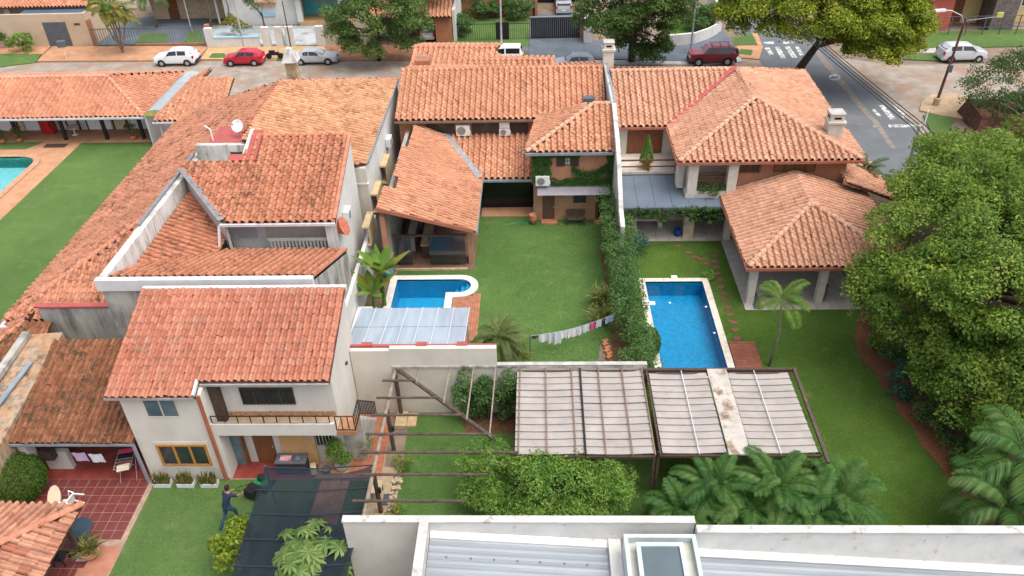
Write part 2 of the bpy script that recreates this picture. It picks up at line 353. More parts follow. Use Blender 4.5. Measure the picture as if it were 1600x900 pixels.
class Roof:
    """tiles of one house: the nearest ones as tile objects, the rest as one mesh per roof"""
    def __init__(s, nparts): s.n = nparts; s.t = []
    def slope(s, roof, pts, m, pitch=.4, course=.36, jit=.011, off=.06, strict=False):
        p = [Vector(q) for q in pts]; u = (p[1] - p[0]); L = u.length; u.normalize()
        nrm = Vector((0, 0, 0))
        for i in range(len(p)): nrm += (p[i] - p[0]).cross(p[(i + 1) % len(p)] - p[0])
        nrm.normalize()
        if nrm.z < 0: nrm = -nrm
        v = nrm.cross(u); uv = [((q - p[0]).dot(u), (q - p[0]).dot(v)) for q in p]
        u0, u1 = min(a for a, b in uv), max(a for a, b in uv); v1 = max(b for a, b in uv)
        nc = max(1, round((u1 - u0) / pitch)); pt = (u1 - u0) / nc; nr = max(1, round(v1 / course)); cs = v1 / nr
        for i in range(nc):
            for j in range(nr):
                a, b = u0 + (i + .5) * pt, (j + .5) * cs
                if not inside(uv, a, b) or (strict and not (inside(uv, a - pt * .45, b) and inside(uv, a + pt * .45, b))): continue
                r = random.gauss(0, .012); uu = u * math.cos(r) + v * math.sin(r); vv = v * math.cos(r) - u * math.sin(r)
                o = p[0] + u * (a - pt / 2 + random.gauss(0, jit)) + v * (b - cs / 2 + random.gauss(0, jit * 1.5)) + nrm * (off + random.random() * .012)
                s.t.append((o, uu * pt, vv * cs, nrm * (pt / .4), roof, m))
    def finish(s, name='tile'):
        C = Vector((0, 0, CAMH)); s.t.sort(key=lambda q: (q[0] - C).length)
        meshes = {}
        for q in s.t[:s.n]:
            me = meshes.get(q[5].name)
            if me is None:
                me = bpy.data.meshes.new(name); me.from_pydata([tuple(x) for x in TV], [], [tuple(f) for f in TF]); me.materials.append(q[5])
                me.polygons.foreach_set('use_smooth', [True] * len(me.polygons)); me.update(); meshes[q[5].name] = me
            ob = bpy.data.objects.new(name, me); COL.objects.link(ob); ob.parent = q[4]
            ob.matrix_basis = Matrix([[q[1][k], q[2][k], q[3][k], q[0][k]] for k in range(3)] + [[0, 0, 0, 1]])
        groups = {}
        for q in s.t[s.n:]: groups.setdefault((q[4].name, q[5].name), []).append(q)
        for g in groups.values():
            V = np.concatenate([TV @ np.array([g_[1], g_[2], g_[3]]) + np.array(g_[0]) for g_ in g]); k = len(TV)
            F = np.concatenate([TF + i * k for i in range(len(g))])
            stuff(np_mesh('roof_tiles', V, F, g[0][5], g[0][4], smooth=True))
def ridge(parent, a, b, m, r=.17, step=.42, name='ridge_cap'):
    """overlapping half-round caps along a ridge or hip"""
    a, b = Vector(a), Vector(b); d = (b - a); L = d.length; d.normalize(); x = d.cross(Vector((0, 0, 1))).normalized(); y = x.cross(d)
    n = max(1, round(L / step)); st = L / n; mb = MB()
    for i in range(n):
        vv = []
        for t, rr, lift in ((i * st - .03, r * 1.08, .05), ((i + 1) * st, r * .92, .02)):
            for j in range(7):
                an = math.pi * j / 6; vv.append(a + d * t + x * (math.cos(an) * rr) + y * (math.sin(an) * rr * .8 + lift))
        mb.add(vv, [(j, j + 1, 8 + j, 7 + j) for j in range(6)] + [(0, 6, 5, 4, 3, 2, 1)])
    return mb.build(name, m, parent, smooth=False)
def roofpart(parent, polys, name='roof', t=.12):
    mb = MB()
    for p in polys:
        q = [Vector(x) for x in p]; nr = (q[1] - q[0]).cross(q[2] - q[0])
        mb.slab([tuple(x) for x in (q if nr.z > 0 else q[::-1])], t)
    return mb.build(name, m_under, parent)
# ---------------------------------------------------------------- windows, doors, small parts
def window(parent, x0, x1, z0, z1, Y, fm=m_darkwood, pm=m_glass, cols=2, rows=1, t=.07, out=.05, d=-1, sill=None):
    """window in a wall that faces -Y (d=-1) or +Y: proud frame (the part) and its panes (sub-parts)"""
    mb = MB(); y0, y1 = Y + d * out, Y - d * .02
    mb.box(x0, x1, y0, y1, z0, z0 + t).box(x0, x1, y0, y1, z1 - t, z1).box(x0, x0 + t, y0, y1, z0 + t, z1 - t).box(x1 - t, x1, y0, y1, z0 + t, z1 - t)
    cw = (x1 - x0 - t) / cols; ch = (z1 - z0 - t) / rows
    for i in range(1, cols): mb.box(x0 + i * cw, x0 + i * cw + t, y0 + .004 * -d, y1, z0 + t, z1 - t)
    for j in range(1, rows): mb.box(x0 + t, x1 - t, y0 + .008 * -d, y1, z0 + j * ch, z0 + j * ch + t * .7)
    f = mb.build('window', fm, parent)
    for i in range(cols):
        for j in range(rows):
            MB().box(x0 + i * cw + t, x0 + (i + 1) * cw, Y + d * .012, Y - d * .01, z0 + j * ch + (t if j == 0 else t * .7), z0 + (j + 1) * ch).build('pane', pm, f)
    if sill: MB().box(x0 - .08, x1 + .08, Y + d * .12, Y, z0 - .08, z0 - .003).build('sill', sill, f)
    return f
def window_x(parent, y0, y1, z0, z1, X, fm=m_darkwood, pm=m_glass, cols=2, t=.07, out=.05, d=1):
    mb = MB(); a, b = X + d * out, X - d * .02
    mb.box(a, b, y0, y1, z0, z0 + t).box(a, b, y0, y1, z1 - t, z1).box(a, b, y0, y0 + t, z0 + t, z1 - t).box(a, b, y1 - t, y1, z0 + t, z1 - t)
    cw = (y1 - y0 - t) / cols
    for i in range(1, cols): mb.box(a - d * .004, b, y0 + i * cw, y0 + i * cw + t, z0 + t, z1 - t)
    f = mb.build('window', fm, parent)
    for i in range(cols): MB().box(X + d * .012, X - d * .01, y0 + i * cw + t, y0 + (i + 1) * cw, z0 + t, z1 - t).build('pane', pm, f)
    return f
def door(parent, x0, x1, z0, z1, Y, m=m_wood, panels=2, d=-1, handle=True, fm=None):
    mb = MB().box(x0, x1, Y + d * .04, Y - d * .02, z0, z1); h = (z1 - z0) / panels
    for i in range(panels): mb.box(x0 + .12, x1 - .12, Y + d * .06, Y, z0 + i * h + .1, z0 + (i + 1) * h - .06)
    o = mb.build('door', m, parent)
    if handle: MB().box(x1 - .1, x1 - .04, Y + d * .10, Y + d * .04, z0 + (z1 - z0) * .48, z0 + (z1 - z0) * .53).build('handle', m_steel, o)
    if fm: MB().box(x0 - .09, x0, Y + d * .05, Y, z0, z1 + .09).box(x1, x1 + .09, Y + d * .05, Y, z0, z1 + .09).box(x0, x1, Y + d * .05, Y, z1, z1 + .09).build('door_frame', fm, o)
    return o
def ac_unit(label, c, w_=.85, d_=.32, h_=.62, rz=0., group='outdoor air conditioner units'):
    """c: centre of its back bottom edge; front faces local -Y"""
    t = thing('air_conditioner', label, 'air conditioner', c, group, rz)
    MB().box(-w_ / 2, w_ / 2, -d_, -.02, 0, h_).build('casing', m_acwhite, t, True)
    MB().tube([(-w_ * .13, -d_ - .02, h_ / 2), (-w_ * .13, -d_ + .01, h_ / 2)], h_ * .4, 18).build('fan_grille', m_greyslat, t, True)
    MB().box(w_ / 2, w_ / 2 + .05, -d_ * .8, -d_ * .4, .1, .35).build('valve_cover', m_acwhite, t, True)
    MB().box(-w_ * .35, -w_ * .31, -d_, 0, -.06, -.003).box(w_ * .31, w_ * .35, -d_, 0, -.06, -.003).build('bracket', m_grey, t, True)
    return t
def rail_x(parent, x0, x1, y, z0, z1, m, n, name='railing', r=.018):
    mb = MB().box(x0, x1, y - .02, y + .02, z1 - .03, z1).box(x0, x1, y - .015, y + .015, z0, z0 + .02)
    for i in range(n + 1):
        x = x0 + (x1 - x0) * i / n; mb.box(x - r, x + r, y - r, y + r, z0 + .02, z1 - .03)
    return mb.build(name, m, parent)
# ================================================================ GROUND
HOLE_R = (6.38, 9.78, 31.2, 39.35); HOLE_M = [(-8.62, -5.53, 34.4, 39.78), (-5.53, -4.1, 38.42, 39.78)]; HOLE_L = (-46., -39.9, 46., 57.4)
holes = [HOLE_R, HOLE_L] + HOLE_M
structure(MB().rects((-140, 140, -40, 240), holes, -.02).build('ground', m_ground))
structure(MB().rects((-8.75, 4.75, 28.65, 47.6), HOLE_M, .004).build('middle_lawn', m_grassM))
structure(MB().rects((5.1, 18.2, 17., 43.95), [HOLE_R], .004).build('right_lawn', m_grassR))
sheet('pergola_lawn', [(-6.25, 19.5), (5.05, 19.5), (5.05, 28.4), (-6.4, 28.4)], .006, m_grassM)
sheet('front_lawn', [(-17.6, 14), (-6.3, 14), (-6.3, 24.1), (-13.9, 24.2), (-17.5, 23.95)], .008, m_grassL)
sheet('left_lawn', [(-37.75, 20), (-25.2, 20), (-25.2, 59.9), (-37.75, 59.9)], .004, m_grassL)
structure(MB().rects((-60, -37.75, 20, 62.2), [HOLE_L], .008).build('left_terrace', m_walk))
sheet('left_veranda', [(-37.75, 59.9), (-27.5, 59.9), (-27.5, 66), (-60, 66), (-60, 62.2), (-37.75, 62.2)], .03, m_walk)
sheet('terrace_grass', [(-60, 58.9), (-41.9, 58.9), (-41.0, 60.2), (-60, 60.4)], .02, m_grassL)
# H patio: stone floor with separate slabs
patio = structure(MB().box(5.2, 12.55, 43.95, 48.4, -.01, .045).box(11.75, 12.55, 36.55, 43.95, -.01, .045).box(12.55, 19.5, 36.55, 46, -.01, .045).build('stone_patio', mat('patio_joint', (.2, .17, .145), .9)))
for (a0, a1, b0, b1) in ((5.2, 12.55, 43.95, 48.4), (11.75, 12.55, 36.55, 43.95), (12.55, 18.3, 36.55, 43.9)):
    nx, ny = max(1, round((a1 - a0) / .8)), max(1, round((b1 - b0) / .8))
    for i in range(nx):
        for j in range(ny):
            dx, dy = (a1 - a0) / nx, (b1 - b0) / ny
            MB().box(a0 + i * dx + .012, a0 + (i + 1) * dx - .012, b0 + j * dy + .012, b0 + (j + 1) * dy - .012, .046, .058 + random.random() * .004).build('slab', m_stonetile, patio)
# soil beds
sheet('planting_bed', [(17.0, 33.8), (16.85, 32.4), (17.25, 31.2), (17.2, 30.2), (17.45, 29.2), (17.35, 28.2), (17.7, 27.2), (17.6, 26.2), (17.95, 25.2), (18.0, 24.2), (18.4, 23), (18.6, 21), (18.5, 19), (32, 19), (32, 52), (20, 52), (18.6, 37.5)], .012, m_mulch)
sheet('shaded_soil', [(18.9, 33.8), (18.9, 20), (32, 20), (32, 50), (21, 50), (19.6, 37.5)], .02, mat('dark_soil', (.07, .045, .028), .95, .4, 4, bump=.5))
sheet('hedge_bed', [(3.75, 29), (5.1, 29), (5.1, 44), (4.2, 46.6), (3.9, 42), (4.0, 36)], .012, m_soil)
sheet('dry_ground', [(3.1, 29.2), (3.95, 29), (4.1, 33.6), (3.3, 33.6), (3.0, 31.5)], .01, m_ground)
sheet('shrub_bed', [(-3.6, 27.1), (4.6, 26.5), (4.6, 28.35), (-3.9, 28.35)], .011, m_soil)
# stepping stones of H's lawn
ORD = 'first second third fourth fifth sixth seventh eighth ninth tenth eleventh twelfth thirteenth fourteenth fifteenth sixteenth seventeenth eighteenth'.split()
for k, (x, y) in enumerate([(8.95, 43.37), (9.45, 42.61), (9.8, 42.1), (10.16, 41.8), (10.45, 41.35), (11.0, 42.22), (10.94, 41.57), (10.87, 40.94), (10.86, 40.25), (10.85, 39.57), (10.8, 38.85), (10.82, 38.2), (10.81, 37.57), (10.81, 36.83), (10.79, 36.18), (10.84, 35.47), (10.8, 34.79), (10.79, 34.06)]):
    pts = [(x + .27 * math.cos(a + random.uniform(-.15, .15)) * random.uniform(.85, 1.1), y + .2 * math.sin(a) * random.uniform(.85, 1.1)) for a in [i * math.pi / 3.5 for i in range(7)]]
    lab = ORD[k] + ' brown stepping stone of the pool path, counted from the stone patio'
    tag(MB().prism(pts, .0, .035).build('stepping_stone', mat('brown_stone', (.15, .068, .042), .9, .25, 4)), lab, 'stone', 'stepping stones beside the pool')
# red tiled patio of the white house (bottom left): every tile a piece
tp = structure(MB().box(-24.6, -17.5, 15.5, 24.9, -.01, .05).box(-24.6, -17.72, 24.9, 29.3, -.01, .05).build('red_patio', m_grout))
px_, x0, y0 = .47, -22.9, 24.15
n = 0
for j in range(20):
    for i in range(12):
        a, b = x0 + i * px_, y0 - (j + 1) * px_
        if a + px_ > -17.52 or (b < 20.6 and a > -18.9): continue
        MB().box(a + .013, a + px_ - .013, b + .013, b + px_ - .013, .051, .06 + random.random() * .003).build('tile', m_patiotile, tp); n += 1
MB().box(-24.5, -17.74, 24.16, 29.2, .051, .062).build('porch_floor', m_redfloor, tp)
MB().box(-18.9, -17.55, 17.0, 20.55, .051, .062).build('floor_patch', mat('worn_red_floor', (.36, .16, .10), .8, .15, 2), tp)
# brick path with tiles beside the white house
bp = structure(MB().prism([(-8.75, 28.3), (-7.3, 28.3), (-7.15, 25.0), (-7.15, 24.3), (-9.4, 24.2), (-14.1, 24.15), (-14.1, 25.2), (-8.75, 25.2)], -.01, .05).build('brick_path', m_grout))
for i in range(5):
    for j in range(12):
        a, b = -8.72 + i * .3, 24.45 + j * .32
        if a + .28 < -7.2: MB().box(a + .012, a + .288, b + .012, b + .308, .051, .062 + random.random() * .004).build('tile', mat('terracotta_floor_tile', (.36, .12, .06), .8, .3, 3), bp)
MB().prism([(-14.05, 24.2), (-10.2, 24.2), (-10.2, 25.19), (-14.05, 25.19)], .051, .066).build('porch_floor', m_redfloor, bp)
MB().prism([(-10.15, 24.25), (-8.8, 24.25), (-8.8, 25.15), (-10.15, 25.15)], .051, .064).build('porch_floor', m_walk, bp)
# paved corner and pebble strip under the pergola
sp_ = structure(MB().prism([(-7.6, 21.4), (-6.65, 21.4), (-6.65, 24.9), (-7.6, 24.9)], -.01, .03).build('paved_corner', mat('beige_paving', (.36, .27, .17), .9, .2, 3)))
peb = MB()
for _ in range(120):
    x, y = random.uniform(-6.65, -6.25), random.uniform(21.3, 25.0); r = random.uniform(.05, .1)
    peb.obox((x, y, .05), r * 1.7, r * 1.4, r, random.random() * 3, random.random() * .5)
stuff(peb.build('pebbles', mat('pebble', (.42, .31, .22), .9, .4, 9)))
# ---------------------------------------------------------------- pools
def poolshell(parent, rects, depth, m):
    mb = MB()
    for (a, b, c, d) in rects: mb.add([(a, c, -depth), (b, c, -depth), (b, d, -depth), (a, d, -depth)], [(0, 1, 2, 3)])
    return mb.build('basin_floor', m, parent)
m_basin = mat('blue_pool_tile', (.013, .255, .46), .4, .2, 5)
m_basinM = mat('light_blue_pool', (.03, .34, .57), .4, .1, 3)
m_basinL = mat('turquoise_pool', (.22, .58, .62), .4, .1, 1.5)
m_water = water_mat('pool_water', (.80, .95, .99))
m_waterL = water_mat('turquoise_water', (.85, .97, .97))
HOLE4 = lambda a, b, c, d: [(a, c), (b, c), (b, d), (a, d)]
def water(loop, z, m, parent): return MB().add([(x, y, z) for x, y in loop], [tuple(range(len(loop)))]).build('water', m, parent)
def inner_walls(loop, z0, z1):
    n = len(loop); return MB().add([(x, y, z0) for x, y in loop] + [(x, y, z1) for x, y in loop], [((i + 1) % n, i, n + i, n + (i + 1) % n) for i in range(n)])
def ring(inner, outer, z0, z1, nseg=None):
    n = len(inner); V = [(x, y, z1) for x, y in inner] + [(x, y, z1) for x, y in outer] + [(x, y, z0) for x, y in outer] + [(x, y, z0) for x, y in inner]
    F = []
    for i in range(n):
        j = (i + 1) % n; F += [(i, n + i, n + j, j), (n + i, 2 * n + i, 2 * n + j, n + j), (3 * n + i, i, j, 3 * n + j)]
    return MB().add(V, F)
# long pool of the right garden
a, b, c, d = HOLE_R; t = thing('swimming_pool', 'long rectangular bright blue swimming pool with cream stone coping in the right garden', 'swimming pool', ((a + b) / 2, c, 0))
inner_walls([(a, c), (b, c), (b, d), (a, d)], -.95, .1).build('basin_wall', m_basin, t); poolshell(t, [HOLE_R], .95, m_basin)
water(HOLE4(a, b, c, d), -.05, m_water, t)
L = d - c
cop = MB().box(a - .02, b + .02, c - .38, c, .0, .02).build('coping_base', m_conc, t)
for i in range(13):
    y = c - .38 + i * (L + .76) / 13; h = (L + .76) / 13
    for (p, q) in ((a - .38, a), (b, b + .38)): MB().box(p, q, y + .006, y + h - .006, -.01, .09).build('coping_stone', m_coping, cop)
for i in range(6):
    x = a + i * (b - a) / 6; h = (b - a) / 6
    for (p, q) in ((c - .38, c), (d, d + .38)): MB().box(x + .006, x + h - .006, p, q, -.01, .088).build('coping_stone', m_coping, cop)
MB().box(8.0, 8.35, 39.72, 39.95, .0, .12).build('spout', m_plasticw, t)
MB().box(6.3, 6.7, 37.0, 37.3, .1, .16).box(6.1, 6.35, 37.05, 37.25, .0, .3).build('waterfall_spout', m_plasticw, t)
for (x, y) in ((7.6, 37.4), (9.6, 37.0), (9.65, 34.6)): MB().tube([(x, y, -.05), (x, y, -.02)], .07, 8).build('skimmer_light', m_plasticw, t)
# small pool of the middle garden with a rounded step bay
t = thing('swimming_pool', 'small blue pool with rounded step bay and white coping in the middle garden', 'swimming pool', (-7, 37, 0))
arc = [(-4.75 + .68 * math.sin(k), 39.1 - .68 * math.cos(k)) for k in np.linspace(0, math.pi, 11)]
inn = [(-8.62, 34.4), (-5.53, 34.4), (-5.53, 38.42)] + arc + [(-8.62, 39.78)]
arc2 = [(-4.75 + 1.12 * math.sin(k), 39.1 - 1.12 * math.cos(k)) for k in np.linspace(0, math.pi, 11)]
out = [(-9.05, 33.95), (-5.1, 33.95), (-5.1, 37.98)] + arc2 + [(-9.05, 40.22)]
ring(inn, out, -.02, .10).build('coping', m_coping2, t)
inner_walls(inn, -1.3, .08).build('basin_wall', m_basinM, t); poolshell(t, [(-8.62, -5.5, 34.4, 39.78)], 1.3, m_basinM)
water(inn, -.055, m_water, t)
m_basinD = mat('dark_blue_pool_line', (.01, .06, .28), .4)
MB().box(-7.55, -7.45, 34.4, 38.2, -1.3, -1.27).box(-5.95, -5.85, 34.4, 38.2, -1.3, -1.27).box(-7.55, -5.85, 38.2, 38.3, -1.3, -1.27).build('floor_line', m_basinD, t)
for k in range(4): MB().box(-5.53 + k * .38, -4.05, 38.3, 39.9, -1.3, -.95 + k * .26).build('step', m_basinM, t)
for k in range(3): MB().box(-5.55 + k * .38, -5.49 + k * .38, 38.42, 39.78, -.98 + k * .26, -.93 + k * .26).build('step_edge', m_basinD, t)
dk = tag(MB().box(-5.08, -3.42, 33.9, 38.35, -.01, .03).build('pool_deck', m_timber), 'red brown plank deck beside the small rounded pool', 'deck')
for i in range(11):
    x = -5.06 + i * .149; y1 = 38.0 if x < -4.9 else 38.1 + (.25 if x > -4 else 0)
    MB().box(x + .006, x + .143, 33.92, y1, .031, .05).build('plank', mat('red_brown_deck', (.34, .14, .08), .8, .25, 3), dk)
dk = tag(MB().box(10.2, 11.6, 31.0, 33.7, -.01, .10).build('pool_deck', m_timber), 'dark red wooden platform at the corner of the long pool', 'deck')
for i in range(14):
    y = 31.02 + i * .19; MB().box(10.2, 11.6, y + .008, y + .18, .101, .125).build('plank', mat('dark_red_deck', (.22, .075, .045), .75, .25, 3), dk)
# turquoise pool at the left edge
a, b, c, d = HOLE_L; t = thing('swimming_pool', 'turquoise pool with orange stone edge at the far left', 'swimming pool', ((a + b) / 2, c, 0))
arc = [(b - 1.6 * (1 - math.cos(k)), d - 1.3 + 1.3 * math.sin(k)) for k in np.linspace(0, math.pi / 2, 6)]
inn = [(a, c), (b, c)] + arc + [(a, d)]; out = [(a, c - .5), (b + .5, c - .5), (b + .5, d - 1.1)] + [(x + .4, y + .35) for x, y in arc[1:]] + [(a, d + .5)]
ring(inn, out, -.02, .1).build('coping', mat('orange_coping', (.44, .25, .15), .85, .2, 3), t); inner_walls(inn, -1.2, .08).build('basin_wall', mat('green_pool_wall', (.05, .28, .23), .5, .2, 3), t)
poolshell(t, [HOLE_L], .9, m_basinL); water(inn, -.15, m_waterL, t)
# ================================================================ HOUSES
# ---- D: white two-storey house with balcony
def house_D():
    t = thing('white_house', 'white two-storey house with long salmon tiled roof and an iron railed balcony', 'house', (-13.3, 24.2, 0))
    MB().xprism([(24.22, 0), (29.35, 0), (29.35, 6.8), (24.22, 5.12)], -17.7, -14.2).build('wall', m_white, t)
    MB().xprism([(25.2, 0), (29.352, 0), (29.352, 6.8), (25.2, 5.44)], -14.2, -8.89).build('wall', m_white, t)
    # roof: one slope stepped back over the balcony
    zf = lambda y: 5.22 + (y - 24.08) * .334
    p = [(-18.15, 24.08, zf(24.08)), (-14.35, 24.08, zf(24.08)), (-14.35, 24.72, zf(24.72)), (-8.8, 24.72, zf(24.72)), (-8.8, 29.3, zf(29.3)), (-18.15, 29.3, zf(29.3))]
    r = roofpart(t, [p]); R = Roof(300); R.slope(r, p, m_tileD, .31, .36); R.finish()
    MB().slab([(-18.15, 29.3, zf(29.3) + .1), (-8.75, 29.3, zf(29.3) + .1), (-8.75, 29.5, zf(29.3) + .1), (-18.15, 29.5, zf(29.3) + .1)], .25).build('ridge_edge', m_white2, t)
    MB().box(-18.2, -14.4, 24.0, 24.07, 5.1, 5.2).build('gutter', mat('grey_gutter', (.3, .29, .28), .6), t)
    MB().box(-14.3, -8.82, 24.62, 24.7, 5.3, 5.4).build('gutter', mat('grey_gutter', (.3, .29, .28), .6), t)
    MB().bar((-14.38, 24.05, 5.32), (-14.38, 24.75, 5.56), .1, .16).build('verge_trim', m_gutter, t)
    MB().box(-14.34, -14.2, 24.12, 24.215, .0, 5.2).build('downpipe', mat('red_brown_pipe', (.33, .11, .06), .6), t)
    MB().box(-14.19, -13.98, 24.222, 25.2, 0.05, 2.76).build('pillar', m_white, t)
    # balcony
    b = MB().box(-14.19, -8.8, 24.23, 25.198, 2.78, 2.95).box(-14.19, -8.8, 24.23, 24.36, 2.951, 3.46).build('balcony', m_white, t)
    MB().box(-14.19, -8.82, 24.365, 25.19, 2.951, 2.96).build('floor', mat('tan_floor', (.38, .27, .17), .8, .2, 3), b)
    for i in range(15):
        MB().box(-13.9 + i * .33, -13.9 + i * .33 + .31, 25.172, 25.197, 2.965, 3.3).build('tile', mat('patterned_tile', (.36, .21, .12), .6, .5, 14), b)
    rail_x(b, -14.1, -9.0, 24.3, 3.465, 3.9, m_black, 9)
    MB().box(-14.19, -13.75, 24.9, 25.199, 2.96, 5.1).build('shutter', m_darkwood, b)
    # windows and doors
    window(t, -16.75, -15.32, 3.93, 5.0, 24.22, m_cream, m_glassb, 2, 1, .05, .03)
    MB().box(-16.98, -14.55, 24.19, 24.218, .75, 2.42).build('window_surround', m_cream, t)
    window(t, -16.9, -14.66, .95, 2.28, 24.19, m_honey, m_glass, 3, 1, .1, .05)
    f = window(t, -12.95, -10.62, 3.75, 4.72, 25.2, m_darkwood, m_glass, 4, 1, .07)
    mb = MB()
    for i in range(15): mb.box(-12.9 + i * .16, -12.88 + i * .16, 25.08, 25.1, 3.78, 4.68)
    mb.build('grille', m_black, f)
    door(t, -13.02, -12.1, .07, 2.15, 25.2, m_wood, 3)
    MB().box(-13.95, -13.5, 25.0, 25.18, .07, 2.2).build('side_door', m_glassb, t)
    MB().box(-13.48, -13.4, 24.9, 25.19, .07, 2.3).build('door_frame', m_wood, t)
    f = window(t, -10.6, -9.3, 1.2, 2.15, 25.2, m_darkwood, m_glass, 3, 1, .06)
    mb = MB()
    for i in range(9): mb.box(-10.55 + i * .15, -10.53 + i * .15, 25.08, 25.1, 1.1, 2.1)
    mb.build('grille', m_gutter, f)
    MB().tube([(-8.87, 27.6, 4.0), (-8.78, 27.6, 3.98)], [.1, .08], 8).build('wall_lamp', m_black, t)
    # outside stair with iron railing at the gable
    st = thing('outside_stair', 'narrow stone stair with black iron railing against the white gable', 'stairs', (-8.4, 26.5, 0))
    for k in range(10): MB().box(-8.86, -7.95, 25.32 + (9 - k) * .25, 25.32 + (10 - k) * .25, 0.06 if k == 0 else .06, .26 + k * .265).build('step', m_conc, st)
    MB().box(-8.79, -7.95, 24.3, 25.318, 2.72, 2.93).build('landing', mat('wood_landing', (.35, .18, .09), .7, .2, 4), st)
    rl = MB(); pts = [(-8.75, 24.3, 2.95), (-7.95, 24.3, 2.95), (-7.95, 25.3, 2.95), (-7.95, 27.9, .35), ]
    for h in (.9, .1): rl.tube([(p[0], p[1], p[2] + h) for p in pts], .03, 5)
    for (p, q, nn) in ((pts[0], pts[1], 3), (pts[1], pts[2], 4), (pts[2], pts[3], 11)):
        for i in range(nn + 1):
            c = Vector(p).lerp(Vector(q), i / nn); rl.box(c.x - .018, c.x + .018, c.y - .018, c.y + .018, c.z + .1, c.z + .9)
    rl.build('railing', m_black, st)
house_D()
# ---- E: porch roof beside D
def porch_E():
    t = thing('porch', 'open porch with brown weathered tile roof beside the white house', 'porch', (-20.4, 26, 0))
    zf = lambda y: 2.62 + (y - 23.95) * .30
    p = [(-23.15, 23.95, zf(23.95)), (-17.72, 23.95, zf(23.95)), (-17.72, 29.1, zf(29.1)), (-23.15, 29.1, zf(29.1))]
    r = roofpart(t, [p]); R = Roof(300); R.slope(r, p, m_tileE, .29, .36); R.finish()
    MB().box(-23.2, -17.72, 23.86, 23.94, 2.5, 2.6).build('gutter', m_zinc, t)
    MB().box(-17.83, -17.72, 23.95, 24.05, .06, 2.5).build('downpipe', m_zinc, t)
    MB().box(-23.1, -22.75, 24.1, 24.6, .06, 2.5).build('pillar', m_white, t)
    MB().box(-22.74, -21.6, 24.75, 25.0, .06, 1.2).build('low_wall', m_white, t)
    MB().box(-24.3, -23.101, 24.3, 24.55, .0, 2.3).build('side_wall', m_white, t)
    b = MB().box(-22.6, -22.0, 24.4, 24.73, 1.0, 1.5).build('wall_box', m_darkwood, t)
porch_E()
# boundary wall left of the porch: rough, weathered, with a metal flashing
t = thing('boundary_wall', 'weathered tan and grey boundary wall left of the brown porch roof', 'wall', (-24.3, 26.5, 0))
MB().add([(-25.9, 19, 0), (-25.9, 29.9, 0), (-23.2, 29.9, 0), (-23.2, 19, 0), (-25.6, 19, 2.0), (-25.4, 29.9, 3.9), (-23.2, 29.9, 4.05), (-23.2, 19, 2.3)], [(0, 1, 2, 3), (4, 7, 6, 5), (0, 4, 5, 1), (2, 6, 7, 3), (1, 5, 6, 2), (0, 3, 7, 4)]).build('wall', m_rawwall, t)
MB().bar((-24.8, 22.5, 2.85), (-23.9, 28.0, 3.8), .22, .08).build('flashing', m_zinc, t)
MB().bar((-25.4, 22.5, 2.95), (-24.9, 29.8, 4.1), .35, .25).build('coping', m_stain, t)
